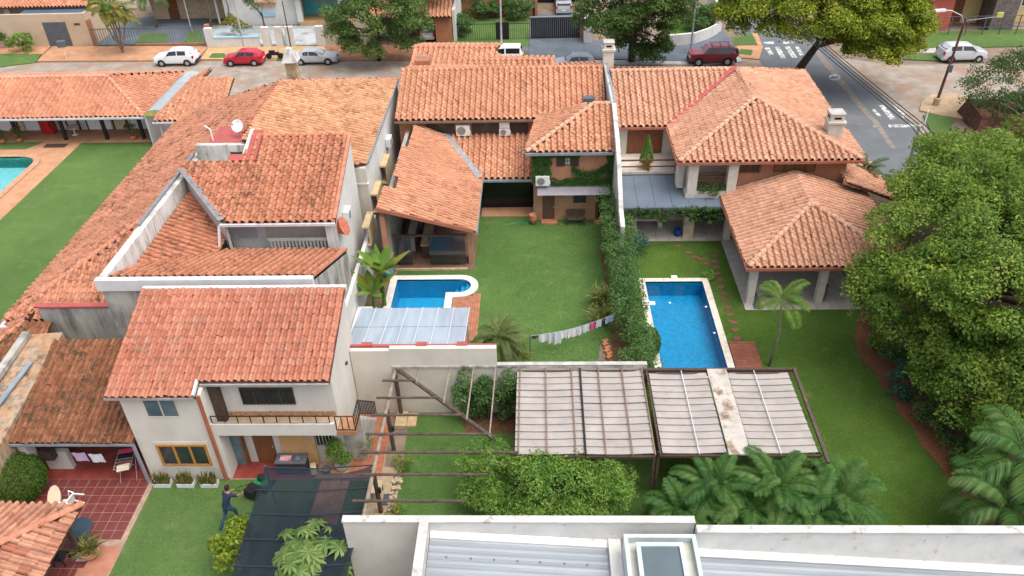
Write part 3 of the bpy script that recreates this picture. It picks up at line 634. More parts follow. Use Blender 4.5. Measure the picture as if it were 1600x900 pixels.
# ---- C: courtyard house with inward roofs
def house_C():
    t = thing('courtyard_house', 'weathered white courtyard house with inward sloping red tile roofs and satellite dish', 'house', (-15.5, 30, 0))
    # outer walls
    MB().box(-20.45, -10.42, 29.92, 30.15, 2.5, 6.55).build('wall', m_stain, t)
    MB().box(-20.6, -10.4, 29.82, 30.12, 6.551, 7.15).build('parapet_band', mat('pale_band', (.56, .56, .56), .8, .08, 1.5, stain=((.35, .34, .33), 2, .6, .5)), t)
    MB().xprism([(30.15, 0), (36.3, 0), (36.3, 4.55), (30.15, 6.98)], -10.62, -10.4).build('wall', m_stain, t)
    MB().xprism([(30.16, 0), (44.6, 0), (44.6, 6.9), (30.16, 7.05)], -20.62, -20.22).build('wall', m_stain2, t)
    MB().box(-20.68, -20.5, 34.9, 43.1, 7.0, 7.12).build('coping', mat('dull_zinc', (.2, .2, .21), .6, .2), t)
    MB().box(-20.22, -16.9, 40.75, 40.95, 3, 7.5).build('wall', m_stain2, t)
    MB().xprism([(37.0, 0), (42.75, 0), (42.75, 8.25), (37.0, 6.15)], -11.15, -10.95).build('wall', m_white2, t)
    MB().box(-17.2, -11.16, 37.7, 38.6, 0, 6.2).build('wall', m_white2, t)
    # front wing: slopes down, away from the street side parapet
    zf = lambda y: 7.0 - (y - 30.15) * .405
    ye = 36.1
    pf = [(-10.4, ye, zf(ye)), (-17.3, ye, zf(ye)), (-17.3, 35.7, zf(35.7)), (-20.2, 32.7, zf(32.7)), (-20.2, 30.15, zf(30.15)), (-10.4, 30.15, zf(30.15))]
    rf = roofpart(t, [pf])
    # left wing: slopes towards the court (+X)
    zw = lambda x: 4.75 + (-17.3 - x) * .42
    pl = [(-17.3, 35.7, zw(-17.3)), (-17.3, 38.38, zw(-17.3)), (-20.2, 40.7, zw(-20.2)), (-20.2, 32.7, zw(-20.2))]
    rl = roofpart(t, [pl])
    zu = lambda y: 6.12 + (y - 36.6) * .36
    pu = [(-16.95, 36.6, zu(36.6)), (-10.85, 36.6, zu(36.6)), (-10.85, 42.7, zu(42.7)), (-16.6, 42.7, zu(42.7)), (-16.9, 40.9, zu(40.9)), (-20.2, 40.9, zu(40.9)), (-20.2, 40.2, zu(40.2))]
    ru = roofpart(t, [pu])
    R = Roof(300); R.slope(ru, pu, m_tileC, .42, .40, strict=True); R.slope(rf, pf, m_tileC, .38, .38); R.slope(rl, [pl[0], pl[1], pl[2], pl[3]], m_tileC, .36, .38); R.finish()
    MB().bar((-17.0, 36.6, zu(36.6) + .2), (-20.15, 40.2, zu(40.2) + .2), .36, .06).build('valley_gutter', mat('dull_zinc', (.2, .2, .21), .6, .2), t)
    MB().bar((-17.3, 35.75, zf(35.7) + .06), (-20.2, 32.75, zf(32.7) + .06), .16, .06).build('valley_gutter', m_stain, t)
    MB().add([(-17.0, 36.8, 4.3), (-20.2, 40.45, 5.6), (-20.2, 40.45, zu(40.2) - .1), (-17.0, 36.8, zu(36.6) - .12), (-16.9, 36.95, 4.3), (-20.1, 40.6, 5.6), (-20.1, 40.6, zu(40.2) - .1), (-16.9, 36.95, zu(36.6) - .12)], [(0, 3, 2, 1), (4, 5, 6, 7), (0, 4, 7, 3), (1, 2, 6, 5), (3, 7, 6, 2)]).build('wall', m_white2, t)
    MB().box(-17.1, -10.86, 36.42, 36.56, 5.98, 6.12).build('gutter', m_gutter, t)
    MB().bar((-17.15, 36.5, 6.02), (-17.3, 36.15, 4.75), .12).build('downpipe', m_gutter, t)
    ridge(t, (-16.6, 42.75, zu(42.75)), (-10.85, 42.75, zu(42.75)), m_ridge, .15)
    MB().bar((-10.9, 36.7, zu(36.7) + .14), (-10.9, 42.7, zu(42.7) + .14), .2, .06).build('verge', m_ridge, t)
    MB().bar((-10.55, 30.2, 7.05), (-10.45, 36.1, 4.75), .3, .1).build('verge', m_ridge, t)
    # dark red step flashing round the notch, parapet with vent
    MB().slab([(-17.6, 40.75, zu(40.75) + .17), (-16.0, 40.75, zu(40.75) + .17), (-16.0, 43.0, zu(43.) + .17), (-16.6, 43.0, zu(43.) + .17), (-16.65, 41.2, zu(41.2) + .17), (-17.6, 41.2, zu(41.2) + .17)], .05).build('flashing', m_redflash, t)
    MB().box(-20.21, -16.91, 42.8, 43.1, 3, 7.75).build('parapet', m_stain2, t)
    MB().xprism([(40.96, 5), (43.4, 5), (43.4, 8.5), (40.96, 7.8)], -16.9, -16.65).build('parapet', m_white2, t)
    MB().box(-18.2, -17.2, 42.77, 42.798, 6.95, 7.3).build('vent', m_glass, t)
    MB().box(-19.6, -16.3, 43.101, 45.6, 7.6, 7.68).build('flat_roof', m_redflash, t)
    MB().box(-20.2, -16.91, 40.96, 42.799, 6.2, 6.3).build('flat_roof', m_conc, t)
    # balcony on the court side
    f = window(t, -15.2, -11.6, 4.3, 5.75, 37.7, m_cream, mat('pale_curtain', (.45, .43, .38), .8, .1, 4, squash=(4, 4, .3)), 6, 1, .05, .03)
    b = MB().box(-14.9, -11.3, 37.0, 37.12, 3.95, 4.05).box(-14.9, -11.3, 37.0, 37.12, 4.7, 4.85).build('balustrade', m_white2, t)
    for i in range(17): MB().box(-14.8 + i * .2, -14.72 + i * .2, 37.02, 37.1, 4.051, 4.699).build('baluster', m_white2, b)
    MB().box(-17.2, -11.51, 37.0, 37.69, 3.7, 3.9).build('balcony_floor', m_pale, t)
    window(t, -16.9, -15.6, 4.4, 5.6, 37.7, m_gutter, mat('grey_shutter', (.4, .41, .42), .7, .12, 20, squash=(.2, .2, 6)), 1, 1, .06)
    MB().box(-11.5, -11.16, 36.7, 37.69, 2.5, 6.0).build('wall', m_white2, t)
house_C()
# satellite dish and antenna on C
t = thing('satellite_dish', 'round white satellite dish on the red flashed roof corner', 'satellite dish', (-17.9, 44.0, 7.69))
dv = MB(); c = Vector((0, 0, .75)); ax = Vector((-.2, -.9, .55)).normalized(); e1 = ax.cross(Vector((0, 0, 1))).normalized(); e2 = ax.cross(e1)
dv.add([c - ax * .1] + [c + (e1 * math.cos(k) + e2 * math.sin(k)) * .23 - ax * .05 for k in np.linspace(0, 2 * math.pi, 20)[:-1]] + [c + (e1 * math.cos(k) + e2 * math.sin(k)) * .38 for k in np.linspace(0, 2 * math.pi, 20)[:-1]],
       [(0, 1 + i, 1 + (i + 1) % 19) for i in range(19)] + [(1 + i, 20 + i, 20 + (i + 1) % 19, 1 + (i + 1) % 19) for i in range(19)])
dv.build('dish', m_plasticw, t, True); MB().tube([(0, .1, 0), (0, .12, .72)], .03, 6).build('mast', m_steel, t, True); MB().tube([c - ax * .1 - e2 * .3, c + ax * .5], .015, 5).obox(c + ax * .5, .08, .08, .1).build('feed_arm', m_steel, t, True)
t = tag(MB().tube([(-19.4, 43.6, 7.6), (-19.4, 43.6, 8.4), (-19.7, 43.6, 8.65)], .04, 6).build('vent_pipe', m_plasticw), 'thin bent white pipe standing near the satellite dish', 'pipe')
tag(MB().tube([(-10.94, 37.3, 5.3), (-10.6, 37.3, 5.45)], [.3, .55], 16).tube([(-10.95, 37.3, 5.2), (-10.9, 37.3, 5.2)], .1, 6).build('satellite_dish', mat('rusty_orange_dish', (.46, .14, .08), .7, .3, 5)), 'rusty orange dish on the white corner of the courtyard house', 'satellite dish')
# ---- B: long L-shaped house behind C
def house_B():
    t = thing('long_house', 'long house with faded tile roof sloping to the left lawn', 'house', (-22, 44, 0))
    xe, ze, s = -27.75, 3.0, .475
    zl = lambda x: ze + (x - xe) * s
    # left slope; near hip end at Y~31.5
    pl = [(xe, 56.6, ze), (xe, 32.25, ze), (-20.62, 38.55, zl(-20.62)), (-20.62, 44.7, zl(-20.62)), (-17.4, 44.7, zl(-17.4)), (-17.4, 52.0, zl(-17.4)), (-24.3, 56.6, zl(-24.3))]
    r = roofpart(t, [pl])
    # near hip face (falls towards the camera)
    yh = 32.25; ph = [(-27.75, yh, 3.0), (-20.62, yh, 3.0), (-20.62, 38.55, zl(-20.62))]
    r2 = roofpart(t, [ph])
    # right slope and back hip of the rear block
    zr = lambda x: 8.0 - (x + 17.4) * .27
    prr = [(-10.35, 43.6, zr(-10.35)), (-10.35, 57.0, zr(-10.35)), (-17.4, 52.0, 8.0), (-17.4, 42.9, 8.0), (-11.0, 42.9, zr(-11.))]
    r3 = roofpart(t, [prr])
    pb = [(-10.35, 57.0, zr(-10.35)), (-24.3, 56.6, zl(-24.3)), (-17.4, 52.0, 8.0)]
    r4 = roofpart(t, [pb])
    # small hip roof towards the carport
    e = [(-29.7, 57.2, 3.0), (-24.5, 57.2, 3.0), (-24.5, 62.0, 4.6), (-27.0, 62.0, 4.6)]
    e2 = [(-29.7, 66.0, 3.0), (-29.7, 57.2, 3.0), (-27.0, 62.0, 4.6), (-27.0, 64, 4.6)]
    r5 = roofpart(t, [e, e2])
    R = Roof(0); R.slope(r, pl, m_tileB, .4, .38); R.slope(r2, ph, m_tileB, .38, .38); R.slope(r3, prr, m_tileB2, .36, .38); R.slope(r4, pb, m_tileB2, .4, .38); R.slope(r5, e, m_tileG, .4, .38); R.slope(r5, e2, m_tileG, .4, .38); R.finish()
    ridge(t, (-27.7, yh + .05, 3.05), (-20.65, 38.5, zl(-20.62) + .02), m_ridge, name='hip_cap'); ridge(t, (-17.4, 44.7, 8.02), (-17.4, 52, 8.02), m_ridge)
    ridge(t, (-17.4, 52, 8.02), (-10.35, 57, zr(-10.35) + .02), m_ridge, name='hip_cap'); ridge(t, (-29.6, 57.25, 3.05), (-27, 62, 4.62), m_ridge, name='hip_cap')
    MB().box(-27.85, -27.72, 31.9, 57, 2.86, 2.98).build('gutter', m_gutter, t); MB().box(-28.0, -25.6, 31.75, 31.9, 2.8, 2.93).build('gutter', m_gutter, t)
    MB().box(-29.8, -24.6, 57.05, 57.19, 2.86, 2.98).build('gutter', m_gutter, t)
    # end wall with red capping, in front of which lies the porch roof
    MB().box(-25.5, -20.63, 31.95, 32.2, 0, 4.0).build('wall', m_stain, t); MB().box(-25.7, -20.63, 31.9, 32.24, 4.001, 4.1).build('capping', m_redflash, t)
    MB().box(-26.6, -20.7, 32.6, 57, 0, 3.1).build('wall', m_white, t)
    MB().box(-10.6, -10.38, 43.3, 56.8, 0, 5.95).build('wall', m_white2, t)
    MB().bar((-10.3, 43.5, zr(-10.3) + .06), (-10.3, 57.0, zr(-10.3) + .06), .16, .14).build('dark_eave', m_zinc, t)
    MB().box(-11.2, -10.37, 43.0, 43.3, 0, 6.0).build('wall', m_cream, t); MB().box(-11.1, -10.3, 42.95, 43.25, 4.9, 5.0).build('ledge', m_white2, t)
    for (x, y) in ((-29.4, 57.4), (-26.5, 57.4)): MB().box(x - .05, x + .05, y - .05, y + .05, 0, 2.9).build('post', m_gutter, t)
    # roof corner that shows again under the gutter at the left
    pc = [(-28.4, 29.2, 2.35), (-24.9, 29.2, 2.35), (-24.9, 31.7, 3.3), (-26.3, 31.7, 3.3)]
    pc2 = [(-28.4, 33, 2.35), (-28.4, 29.2, 2.35), (-26.3, 31.7, 3.3), (-26.3, 33, 3.3)]
    r6 = roofpart(t, [pc, pc2]); R = Roof(0); R.slope(r6, pc, m_tileE, .34, .36); R.slope(r6, pc2, m_tileB, .34, .36); R.finish(); ridge(t, (-28.4, 29.2, 2.4), (-26.3, 31.7, 3.34), m_ridge, .14, name='hip_cap')
    MB().box(-28.45, -24.95, 29.05, 29.19, 2.2, 2.32).build('gutter', m_gutter, t)
    # the rear block's sandstone chimney
    c = G(460, 122, 5.2); ch = thing('chimney', 'stone block chimney with white hipped cap on the long house', 'chimney', c)
    y0 = c.y
    for k in range(7):
        for (dx, ww) in (((-.42, .42), (.02, .40)) if k % 2 else ((-.42, .28), (-.12, .54))):
            MB().box(c.x + dx, c.x + dx + ww - .015, y0 - .42 - random.random() * .03, y0 + .42, 5.0 + k * .22, 5.0 + k * .22 + .205).build('stone', m_sandst, ch)
    MB().box(c.x - .4, c.x + .4, y0 - .38, y0 + .4, 4.8, 6.5).build('core', mat('mortar', (.2, .16, .11), .9), ch)
    mb = MB(); a_, b_ = .6, .22
    mb.add([(c.x - a_, y0 - a_, 6.6), (c.x + a_, y0 - a_, 6.6), (c.x + a_, y0 + a_, 6.6), (c.x - a_, y0 + a_, 6.6), (c.x - b_, y0 - b_, 7.6), (c.x + b_, y0 - b_, 7.6), (c.x + b_, y0 + b_, 7.6), (c.x - b_, y0 + b_, 7.6)], [(3, 2, 1, 0), (4, 5, 6, 7), (0, 1, 5, 4), (1, 2, 6, 5), (2, 3, 7, 6), (3, 0, 4, 7)])
    mb.build('cap', m_stain2, ch)
house_B()
# planter shelves on B's side wall above the alley
for k, (y, z) in enumerate(((48.2, 4.0), (44.6, 3.9), (41.2, 3.6))):
    t = tag(MB().box(-10.36, -9.95, y - 1.2, y + .6, z, z + .12).box(-10.36, -9.95, y - 1.2, y + .6, z - 1.2, z - 1.1).box(-10.0, -9.95, y - 1.2, y + .6, z - 1.09, z - .003).build('wall_shelf', mat('sand_shelf', (.50, .38, .22), .8, .2, 3)),
            ['sand coloured ledge high on the alley wall by the air conditioner', 'sand coloured ledge in the middle of the alley wall', 'sand coloured double ledge on the alley wall beside the dish'][k], 'ledge')
ac_unit('air conditioner hung on the white alley wall of the long house', (-10.37, 50.2, 4.1), .8, .34, .6, R_(90))
ac_unit('air conditioner hung on the white gable of the courtyard house', (-10.94, 38.9, 5.0), .8, .34, .6, R_(90))
# alley wall of G: from B's corner down to the garden
tag(MB().box(-10.42, -10.2, 33.5, 43.3, 0, 2.6).build('garden_wall', m_white2), 'white side wall between the courtyard house and the banana plants', 'wall')
# ---- A: low white house at the top left
def house_A():
    t = thing('veranda_house', 'low white house with hipped coral tile roof and dark veranda posts', 'house', (-40, 62, 0))
    ye, ze, yr, zr = 59.2, 2.55, 64.0, 4.15; xr = -31.4; yb = 68.8
    f = [(-60, ye, ze), (xr, ye, ze), (-36.0, yr, zr), (-60, yr, zr)]; e = [(xr, ye, ze), (xr, yb, ze), (-36.0, yr, zr)]; b = [(xr, yb, ze), (-60, yb, ze), (-60, yr, zr), (-36, yr, zr)]
    r = roofpart(t, [f, e, b]); R = Roof(0); R.slope(r, f, m_tileA, .4, .4); R.slope(r, e, m_tileA, .4, .4); R.slope(r, b, m_tileA, .45, .4); R.finish()
    ridge(t, (xr, ye, ze + .04), (-36, yr, zr + .02), m_ridgeH, name='hip_cap'); ridge(t, (-60, yr, zr + .02), (-36, yr, zr + .02), m_ridgeH)
    MB().box(-60, xr + .1, ye - .16, ye - .02, ze - .12, ze + .02).build('gutter', m_gutter, t); MB().box(xr + .01, xr + .16, ye - .16, yb, ze - .12, ze + .03).build('gutter', m_gutter, t)
    MB().box(-60, -31.9, 62.6, 68.4, 0, 2.5).build('wall', m_white2, t)
    for x in (-48.0, -43.3, -39.3, -35.8, -32.7): MB().obox((x, 60.6, 1.28), .24, .24, 2.5).build('post', m_black, t)
    for (x0, x1) in ((-46.5, -44.4), (-43.6, -42.4), (-41.8, -40.9), (-38.2, -36.2), (-34.4, -32.4)):
        MB().box(x0, x1, 62.5, 62.598, .05, 2.2).build('glass_door', mat('white_curtain_door', (.78, .78, .77), .6, .1, 3, squash=(3, 3, .3)), t)
    for (x0, x1) in ((-39.9, -39.1), (-35.9, -34.9), (-44.2, -43.8)): MB().box(x0, x1, 62.48, 62.597, .05, 2.1).build('door', mat('beige_door', (.6, .5, .36), .7), t)
    for x in (-46.55, -44.35, -42.35, -41.85, -40.0, -39.0, -38.25, -36.0, -34.8, -32.35): MB().box(x - .05, x + .05, 62.46, 62.59, .05, 2.25).build('door_post', m_darkwood, t)
house_A()
f_ = thing('fridge', 'tall red drinks fridge on the veranda', 'fridge', (-41.3, 62.0, 0)); MB().box(-41.8, -40.9, 61.7, 62.4, .05, 2.0).build('body', mat('red_enamel', (.50, .03, .02), .4), f_); MB().box(-41.75, -40.95, 61.66, 61.698, .15, 1.6).build('door', mat('red_door', (.42, .02, .015), .35), f_); MB().box(-41.0, -40.96, 61.6, 61.657, .7, 1.2).build('handle', m_black, f_)
# vaulted translucent carport roof between A and B
t = thing('vaulted_canopy', 'barrel vaulted pale translucent canopy between the two tile roofs', 'canopy', (-30.3, 62, 0))
vv, ff = [], []
for y in np.linspace(59.0, 67.5, 9):
    for k in range(7):
        a = math.pi * k / 6; vv.append((-30.35 - .95 * math.cos(a), y, 2.7 + .5 * math.sin(a)))
for i in range(8):
    for k in range(6): ff.append((i * 7 + k, i * 7 + k + 1, i * 7 + k + 8, i * 7 + k + 7))
MB().add(vv, ff).build('roof_sheet', see_through('polycarbonate', (.36, .40, .42), .75, .3, .4), t, smooth=True)
MB().add([(-30.35 - .93 * math.cos(math.pi * k / 6), 58.99, 2.7 + .48 * math.sin(math.pi * k / 6)) for k in range(7)], [tuple(range(7))]).build('end_panel', mat('yellow_green_panel', (.46, .42, .12), .6), t)
MB().box(-31.3, -31.22, 59, 67.5, 0, 2.7).box(-29.48, -29.4, 59, 67.5, 2.6, 2.7).build('frame', m_gutter, t)
# ---- G: brick house of the middle lot
def house_G():
    t = thing('brick_house', 'orange brick house with ivy, grill pavilion and stepped clay tile roofs', 'house', (-2.5, 52, 0))
    MB().box(-9.7, 4.82, 52.0, 62, 0, 5.15).build('wall', m_brick, t)
    MB().box(-.3, 4.84, 46.75, 51.99, 2.85, 5.2).build('wall', m_brick3, t)
    MB().box(-.3, 4.84, 46.8, 51.99, 0, 2.848).build('wall', m_brick2, t)
    MB().box(-3.9, -.31, 48.5, 48.6, 0, 2.85).build('dark_doors', mat('black_glass', (.006, .007, .008), .15, .2, spec=.4), t)
    MB().box(-3.9, -.31, 47.3, 48.49, -.005, .06).build('threshold', m_walk, t)
    # main roof
    zf = lambda y: 5.22 + (y - 51.65) * .345
    pm = [(-9.9, 51.65, zf(51.65)), (4.75, 51.65, zf(51.65)), (4.75, 56.7, zf(56.7)), (-9.9, 56.7, zf(56.7))]
    pbk = [(4.75, 61.5, 5.4), (-9.9, 61.5, 5.4), (-9.9, 56.7, zf(56.7)), (4.75, 56.7, zf(56.7))]
    r = roofpart(t, [pm, pbk])
    # roof over the ground floor, joined to the pavilion in a valley
    zl = lambda y: 2.75 + (y - 47.55) * .255; xv = -6.45
    pl = [(-3.8, 47.55, zl(47.55)), (-.32, 47.55, zl(47.55)), (-.32, 52.0, zl(52)), (xv, 52.0, zl(52))]
    r2 = roofpart(t, [pl])
    zq = lambda x: 2.7 + (-3.8 - x) * .44
    pq = [(-3.8, 41.1, zq(-3.8)), (-3.8, 47.55, zq(-3.8)), (xv, 52.0, zq(xv)), (-8.4, 52.0, zq(-8.4)), (-9.05, 45.3, zq(-9.05)), (-8.75, 43.6, zq(-8.75)), (-8.75, 42.6, zq(-8.75)), (-9.3, 42.2, zq(-9.3)), (-9.3, 39.75, zq(-9.3))]
    r3 = roofpart(t, [pq])
    # hipped roof of the projecting block
    A = (3.7, 50.1, 6.9); B = (4.85, 50.1, 6.9)
    p1 = [(-.75, 46.4, 5.25), (4.85, 46.4, 5.25), B, A]; p2 = [(.05, 51.75, 5.32), (-.75, 46.4, 5.25), A]; p3 = [(4.85, 53.4, 5.7), (.05, 51.75, 5.32), A, B]
    r4 = roofpart(t, [p1, p2, p3])
    # street-side wings
    w1 = [(-9.85, 59.3, 5.2), (-3.1, 58.9, 5.2), (-3.1, 63.0, 6.35), (-9.85, 63.4, 6.35)]; w1b = [(-3.1, 67.5, 5.0), (-9.85, 67.8, 5.0), (-9.85, 63.4, 6.35), (-3.1, 63.0, 6.35)]
    w2 = [(-6.5, 57.4, 6.0), (1.3, 57.1, 6.0), (1.3, 59.3, 6.6), (-5.0, 59.6, 6.6)]; w2b = [(1.3, 63.0, 5.4), (-5.0, 63.3, 5.4), (-5.0, 59.6, 6.6), (1.3, 59.3, 6.6)]
    r5 = roofpart(t, [w1, w1b]); r6 = roofpart(t, [w2, w2b])
    R = Roof(300)
    for (rr, p, pt) in ((r, pm, .4), (r, pbk, .4), (r2, pl, .4), (r4, p1, .4), (r4, p2, .4), (r5, w1, .42), (r5, w1b, .42), (r6, w2, .42), (r6, w2b, .42)): R.slope(rr, p, m_tileG, pt, .38)
    R.slope(r3, pq, m_tileG, .3, .38); R.finish()
    ridge(t, (-9.9, 56.7, zf(56.7)), (4.75, 56.7, zf(56.7)), m_ridge); ridge(t, (-.72, 46.43, 5.3), A, m_ridgeH, name='hip_cap'); ridge(t, A, B, m_ridgeH)
    ridge(t, (-9.85, 63.4, 6.36), (-3.1, 63, 6.36), m_ridge); ridge(t, (-5, 59.6, 6.6), (1.3, 59.3, 6.6), m_ridge)
    MB().bar((-3.85, 47.5, zl(47.55) + .2), (xv, 52.0, zl(52) + .2), .42, .06).build('valley_gutter', m_zinc, t)
    MB().box(-3.78, -3.66, 41.0, 47.5, 2.5, 2.68).build('gutter', m_zinc, t); MB().box(-3.7, -.33, 47.36, 47.52, 2.62, 2.76).build('gutter', m_zinc, t)
    MB().box(-.8, 4.8, 46.22, 46.37, 5.08, 5.24).build('gutter', m_zinc, t); MB().box(-9.9, 4.7, 51.48, 51.62, 5.06, 5.2).build('gutter', mat('brown_gutter', (.2, .13, .09), .6), t)
    MB().bar((-3.9, 41.0, zq(-3.9)), (-9.3, 39.66, zq(-9.3)), .1, .22).build('verge_board', m_fascia, t)
    # pavilion: pillars, bar, dark glass, beams
    MB().box(-9.25, -8.95, 40.0, 40.5, 0, 4.4).build('pillar', m_brick3, t); MB().box(-4.35, -4.05, 41.5, 41.9, 0, 2.7).build('pillar', m_brick2, t)
    MB().box(-9.25, -9.0, 40.51, 52, 0, 4.3).build('wall', m_conc, t)
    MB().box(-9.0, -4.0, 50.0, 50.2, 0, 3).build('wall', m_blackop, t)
    MB().box(-9.3, -4.0, 40.9, 50, -.01, .03).build('floor', mat('brown_tile_floor', (.17, .1, .07), .5, .2, 2), t)
    MB().box(-8.9, -4.4, 40.85, 41.0, .0, .12).build('step', m_sandst, t)
    MB().box(-8.9, -4.4, 41.3, 41.42, 2.2, 2.32).build('beam', m_darkwood, t)
    for (x0, x1) in ((-8.8, -7.85), (-6.75, -4.5)): MB().box(x0, x1, 41.34, 41.37, .13, 2.19).build('glass_screen', see_through('dark_screen', (.02, .03, .035), .45, .1, .7), t)
    MB().box(-7.3, -6.8, 42.2, 45.5, .03, 1.0).build('counter', m_darkwood, t); MB().box(-7.4, -6.75, 42.1, 45.6, 1.001, 1.06).build('counter_top', m_sandst, t)
    MB().box(-8.4, -7.9, 43, 48, .03, 1.0).build('bench', m_conc, t)
    mb = MB()
    for x in (-8.6, -6.5, -4.6): mb.bar((x, 41.2, zq(x) - .25), (x, 51, zq(x) - .25), .12, .16)
    mb.build('rafter', m_darkwood, t)
    # upper windows with shutters
    for (x0, x1) in ((-7.75, -5.85), (-4.55, -2.75), (-1.95, -.7)):
        f = window(t, x0, x1, 4.05, 5.0, 52.0, m_darkwood, m_glass, 3, 1, .08)
        MB().box(x0 - .02, x0 + .5, 51.9, 51.945, 4.03, 5.02).build('shutter', mat('dark_shutter', (.05, .035, .028), .7, .2, 25, squash=(.2, .2, 3)), f); MB().box(x1 - .5, x1 + .02, 51.9, 51.945, 4.03, 5.02).build('shutter', mat('dark_shutter', (0, 0, 0)), f)
    f = window(t, 1.75, 2.1, 4.15, 5.05, 46.75, m_darkwood, mat('bright_pane', (.5, .5, .47), .3, .15, 8), 2, 3, .04)
    MB().box(1.2, 1.72, 46.68, 46.74, 4.1, 5.08).build('shutter', mat('dark_shutter', (0, 0, 0)), f); MB().box(2.13, 2.65, 46.68, 46.74, 4.1, 5.08).build('shutter', mat('dark_shutter', (0, 0, 0)), f)
    door(t, .3, 1.1, .05, 2.05, 46.8, mat('brown_door', (.10, .055, .035), .6), 1)
    MB().box(3.85, 4.65, 46.74, 46.798, .05, 2.1).build('door_opening', m_blackop, t); MB().box(3.9, 4.0, 46.6, 46.75, .05, 2.05).build('door', mat('brown_door', (0, 0, 0)), t)
    window(t, 2.35, 3.2, 1.35, 2.4, 46.8, m_darkwood, m_glass, 2, 1, .05)
    MB().box(.2, 1.3, 46.2, 46.79, -.005, .12).build('doorstep', m_terra, t); MB().box(3.75, 4.75, 46.2, 46.79, -.005, .12).build('doorstep', m_terra, t)
    # clear canopy above the doors
    MB().slab([(-.05, 46.0, 2.35), (4.7, 46.0, 2.35), (4.7, 46.74, 2.72), (-.05, 46.74, 2.72)], .02).build('canopy', see_through('smoked_polycarbonate', (.36, .35, .37), .62, .25, .4, tint=(.8, .8, .85)), t)
    # skylights
    d = MB().box(3.2, 3.95, 52.9, 53.5, zf(53.2), zf(53.2) + .35).build('skylight', m_grey, t); MB().box(3.26, 3.89, 52.86, 52.9, zf(53.2) + .03, zf(53.2) + .3).build('pane', m_glassb, d)
    c = G(660, 103, 6.2); d = MB().box(c.x - .55, c.x + .55, c.y - .3, c.y + .9, 5.4, 6.7).build('dormer', m_brick, t)
    MB().slab([(c.x - .4, c.y - .36, 6.0), (c.x + .4, c.y - .36, 6.0), (c.x + .4, c.y + .5, 6.78), (c.x - .4, c.y + .5, 6.78)], .04).build('pane', m_glassb, d); MB().box(c.x - .6, c.x + .6, c.y - .55, c.y - .31, 5.9, 6.02).build('sill', m_white2, d)
house_G()
ac_unit('large air conditioner under the eave left of the brick house windows', (-5.2, 51.97, 4.05), .95, .36, .75)
ac_unit('small air conditioner under the eave between the brick house windows', (-2.3, 51.97, 4.0), .75, .32, .5)
tag(MB().box(-2.65, -1.95, 51.7, 51.97, 4.55, 4.95).build('window_cooler', m_acwhite), 'white box cooler above the small air conditioner', 'air conditioner')
ac_unit('air conditioner on the ivy wall beside the dark opening', (.3, 46.73, 2.85), .9, .36, .65)
# party wall between G and H with its chimney
t = thing('party_wall', 'stepped white party wall between the brick house and the right house', 'wall', (5, 47, 0))
MB().box(4.86, 5.14, 49.6, 57.2, 0, 7.0).build('wall', m_stain2, t); MB().xprism([(49.6, 0), (49.6, 7.15), (46.2, 6.2), (44.6, 5.4), (42, 3.5), (40.6, 3.2), (40.6, 0)], 4.87, 5.13).build('wall', m_stain2, t)
MB().box(4.82, 4.9, 49.6, 57.2, 7.001, 7.08).build('coping', m_zinc, t); MB().box(5.06, 5.16, 49.6, 57.2, 7.001, 7.08).build('coping', m_zinc, t)
def chimney(label, c, z0, z1, w_=.42):
    t = thing('chimney', label, 'chimney', (c[0], c[1], z0)); x, y = c[:2]
    MB().box(x - w_, x + w_, y - w_, y + w_, z0, z1 - .55).build('shaft', m_cream, t); MB().box(x - w_ - .1, x + w_ + .1, y - w_ - .1, y + w_ + .1, z1 - .549, z1 - .42).build('collar', m_cream, t)
    MB().box(x - w_ * .95, x + w_ * .95, y - w_ * .95, y + w_ * .95, z1 - .419, z1).build('head', m_cream, t); MB().box(x - w_ * 1.05, x + w_ * 1.05, y - w_ * 1.05, y + w_ * 1.05, z1 + .001, z1 + .08).build('cap', m_conc, t)
    MB().box(x - w_ * .5, x + w_ * .5, y - w_ * .96, y - w_ * .955, z1 - .28, z1 - .14).build('flue_slot', m_blackop, t); MB().box(x - w_ * .96, x - w_ * .955, y - w_ * .5, y + w_ * .5, z1 - .28, z1 - .14).build('flue_slot', m_blackop, t)
chimney('cream chimney between the two tile roofs above the street', (5.2, 57.5), 6.0, 8.5, .38)
chimney('cream chimney on the right house roof beside the asphalt road', (18.6, 47.2), 5.2, 7.3, .45)
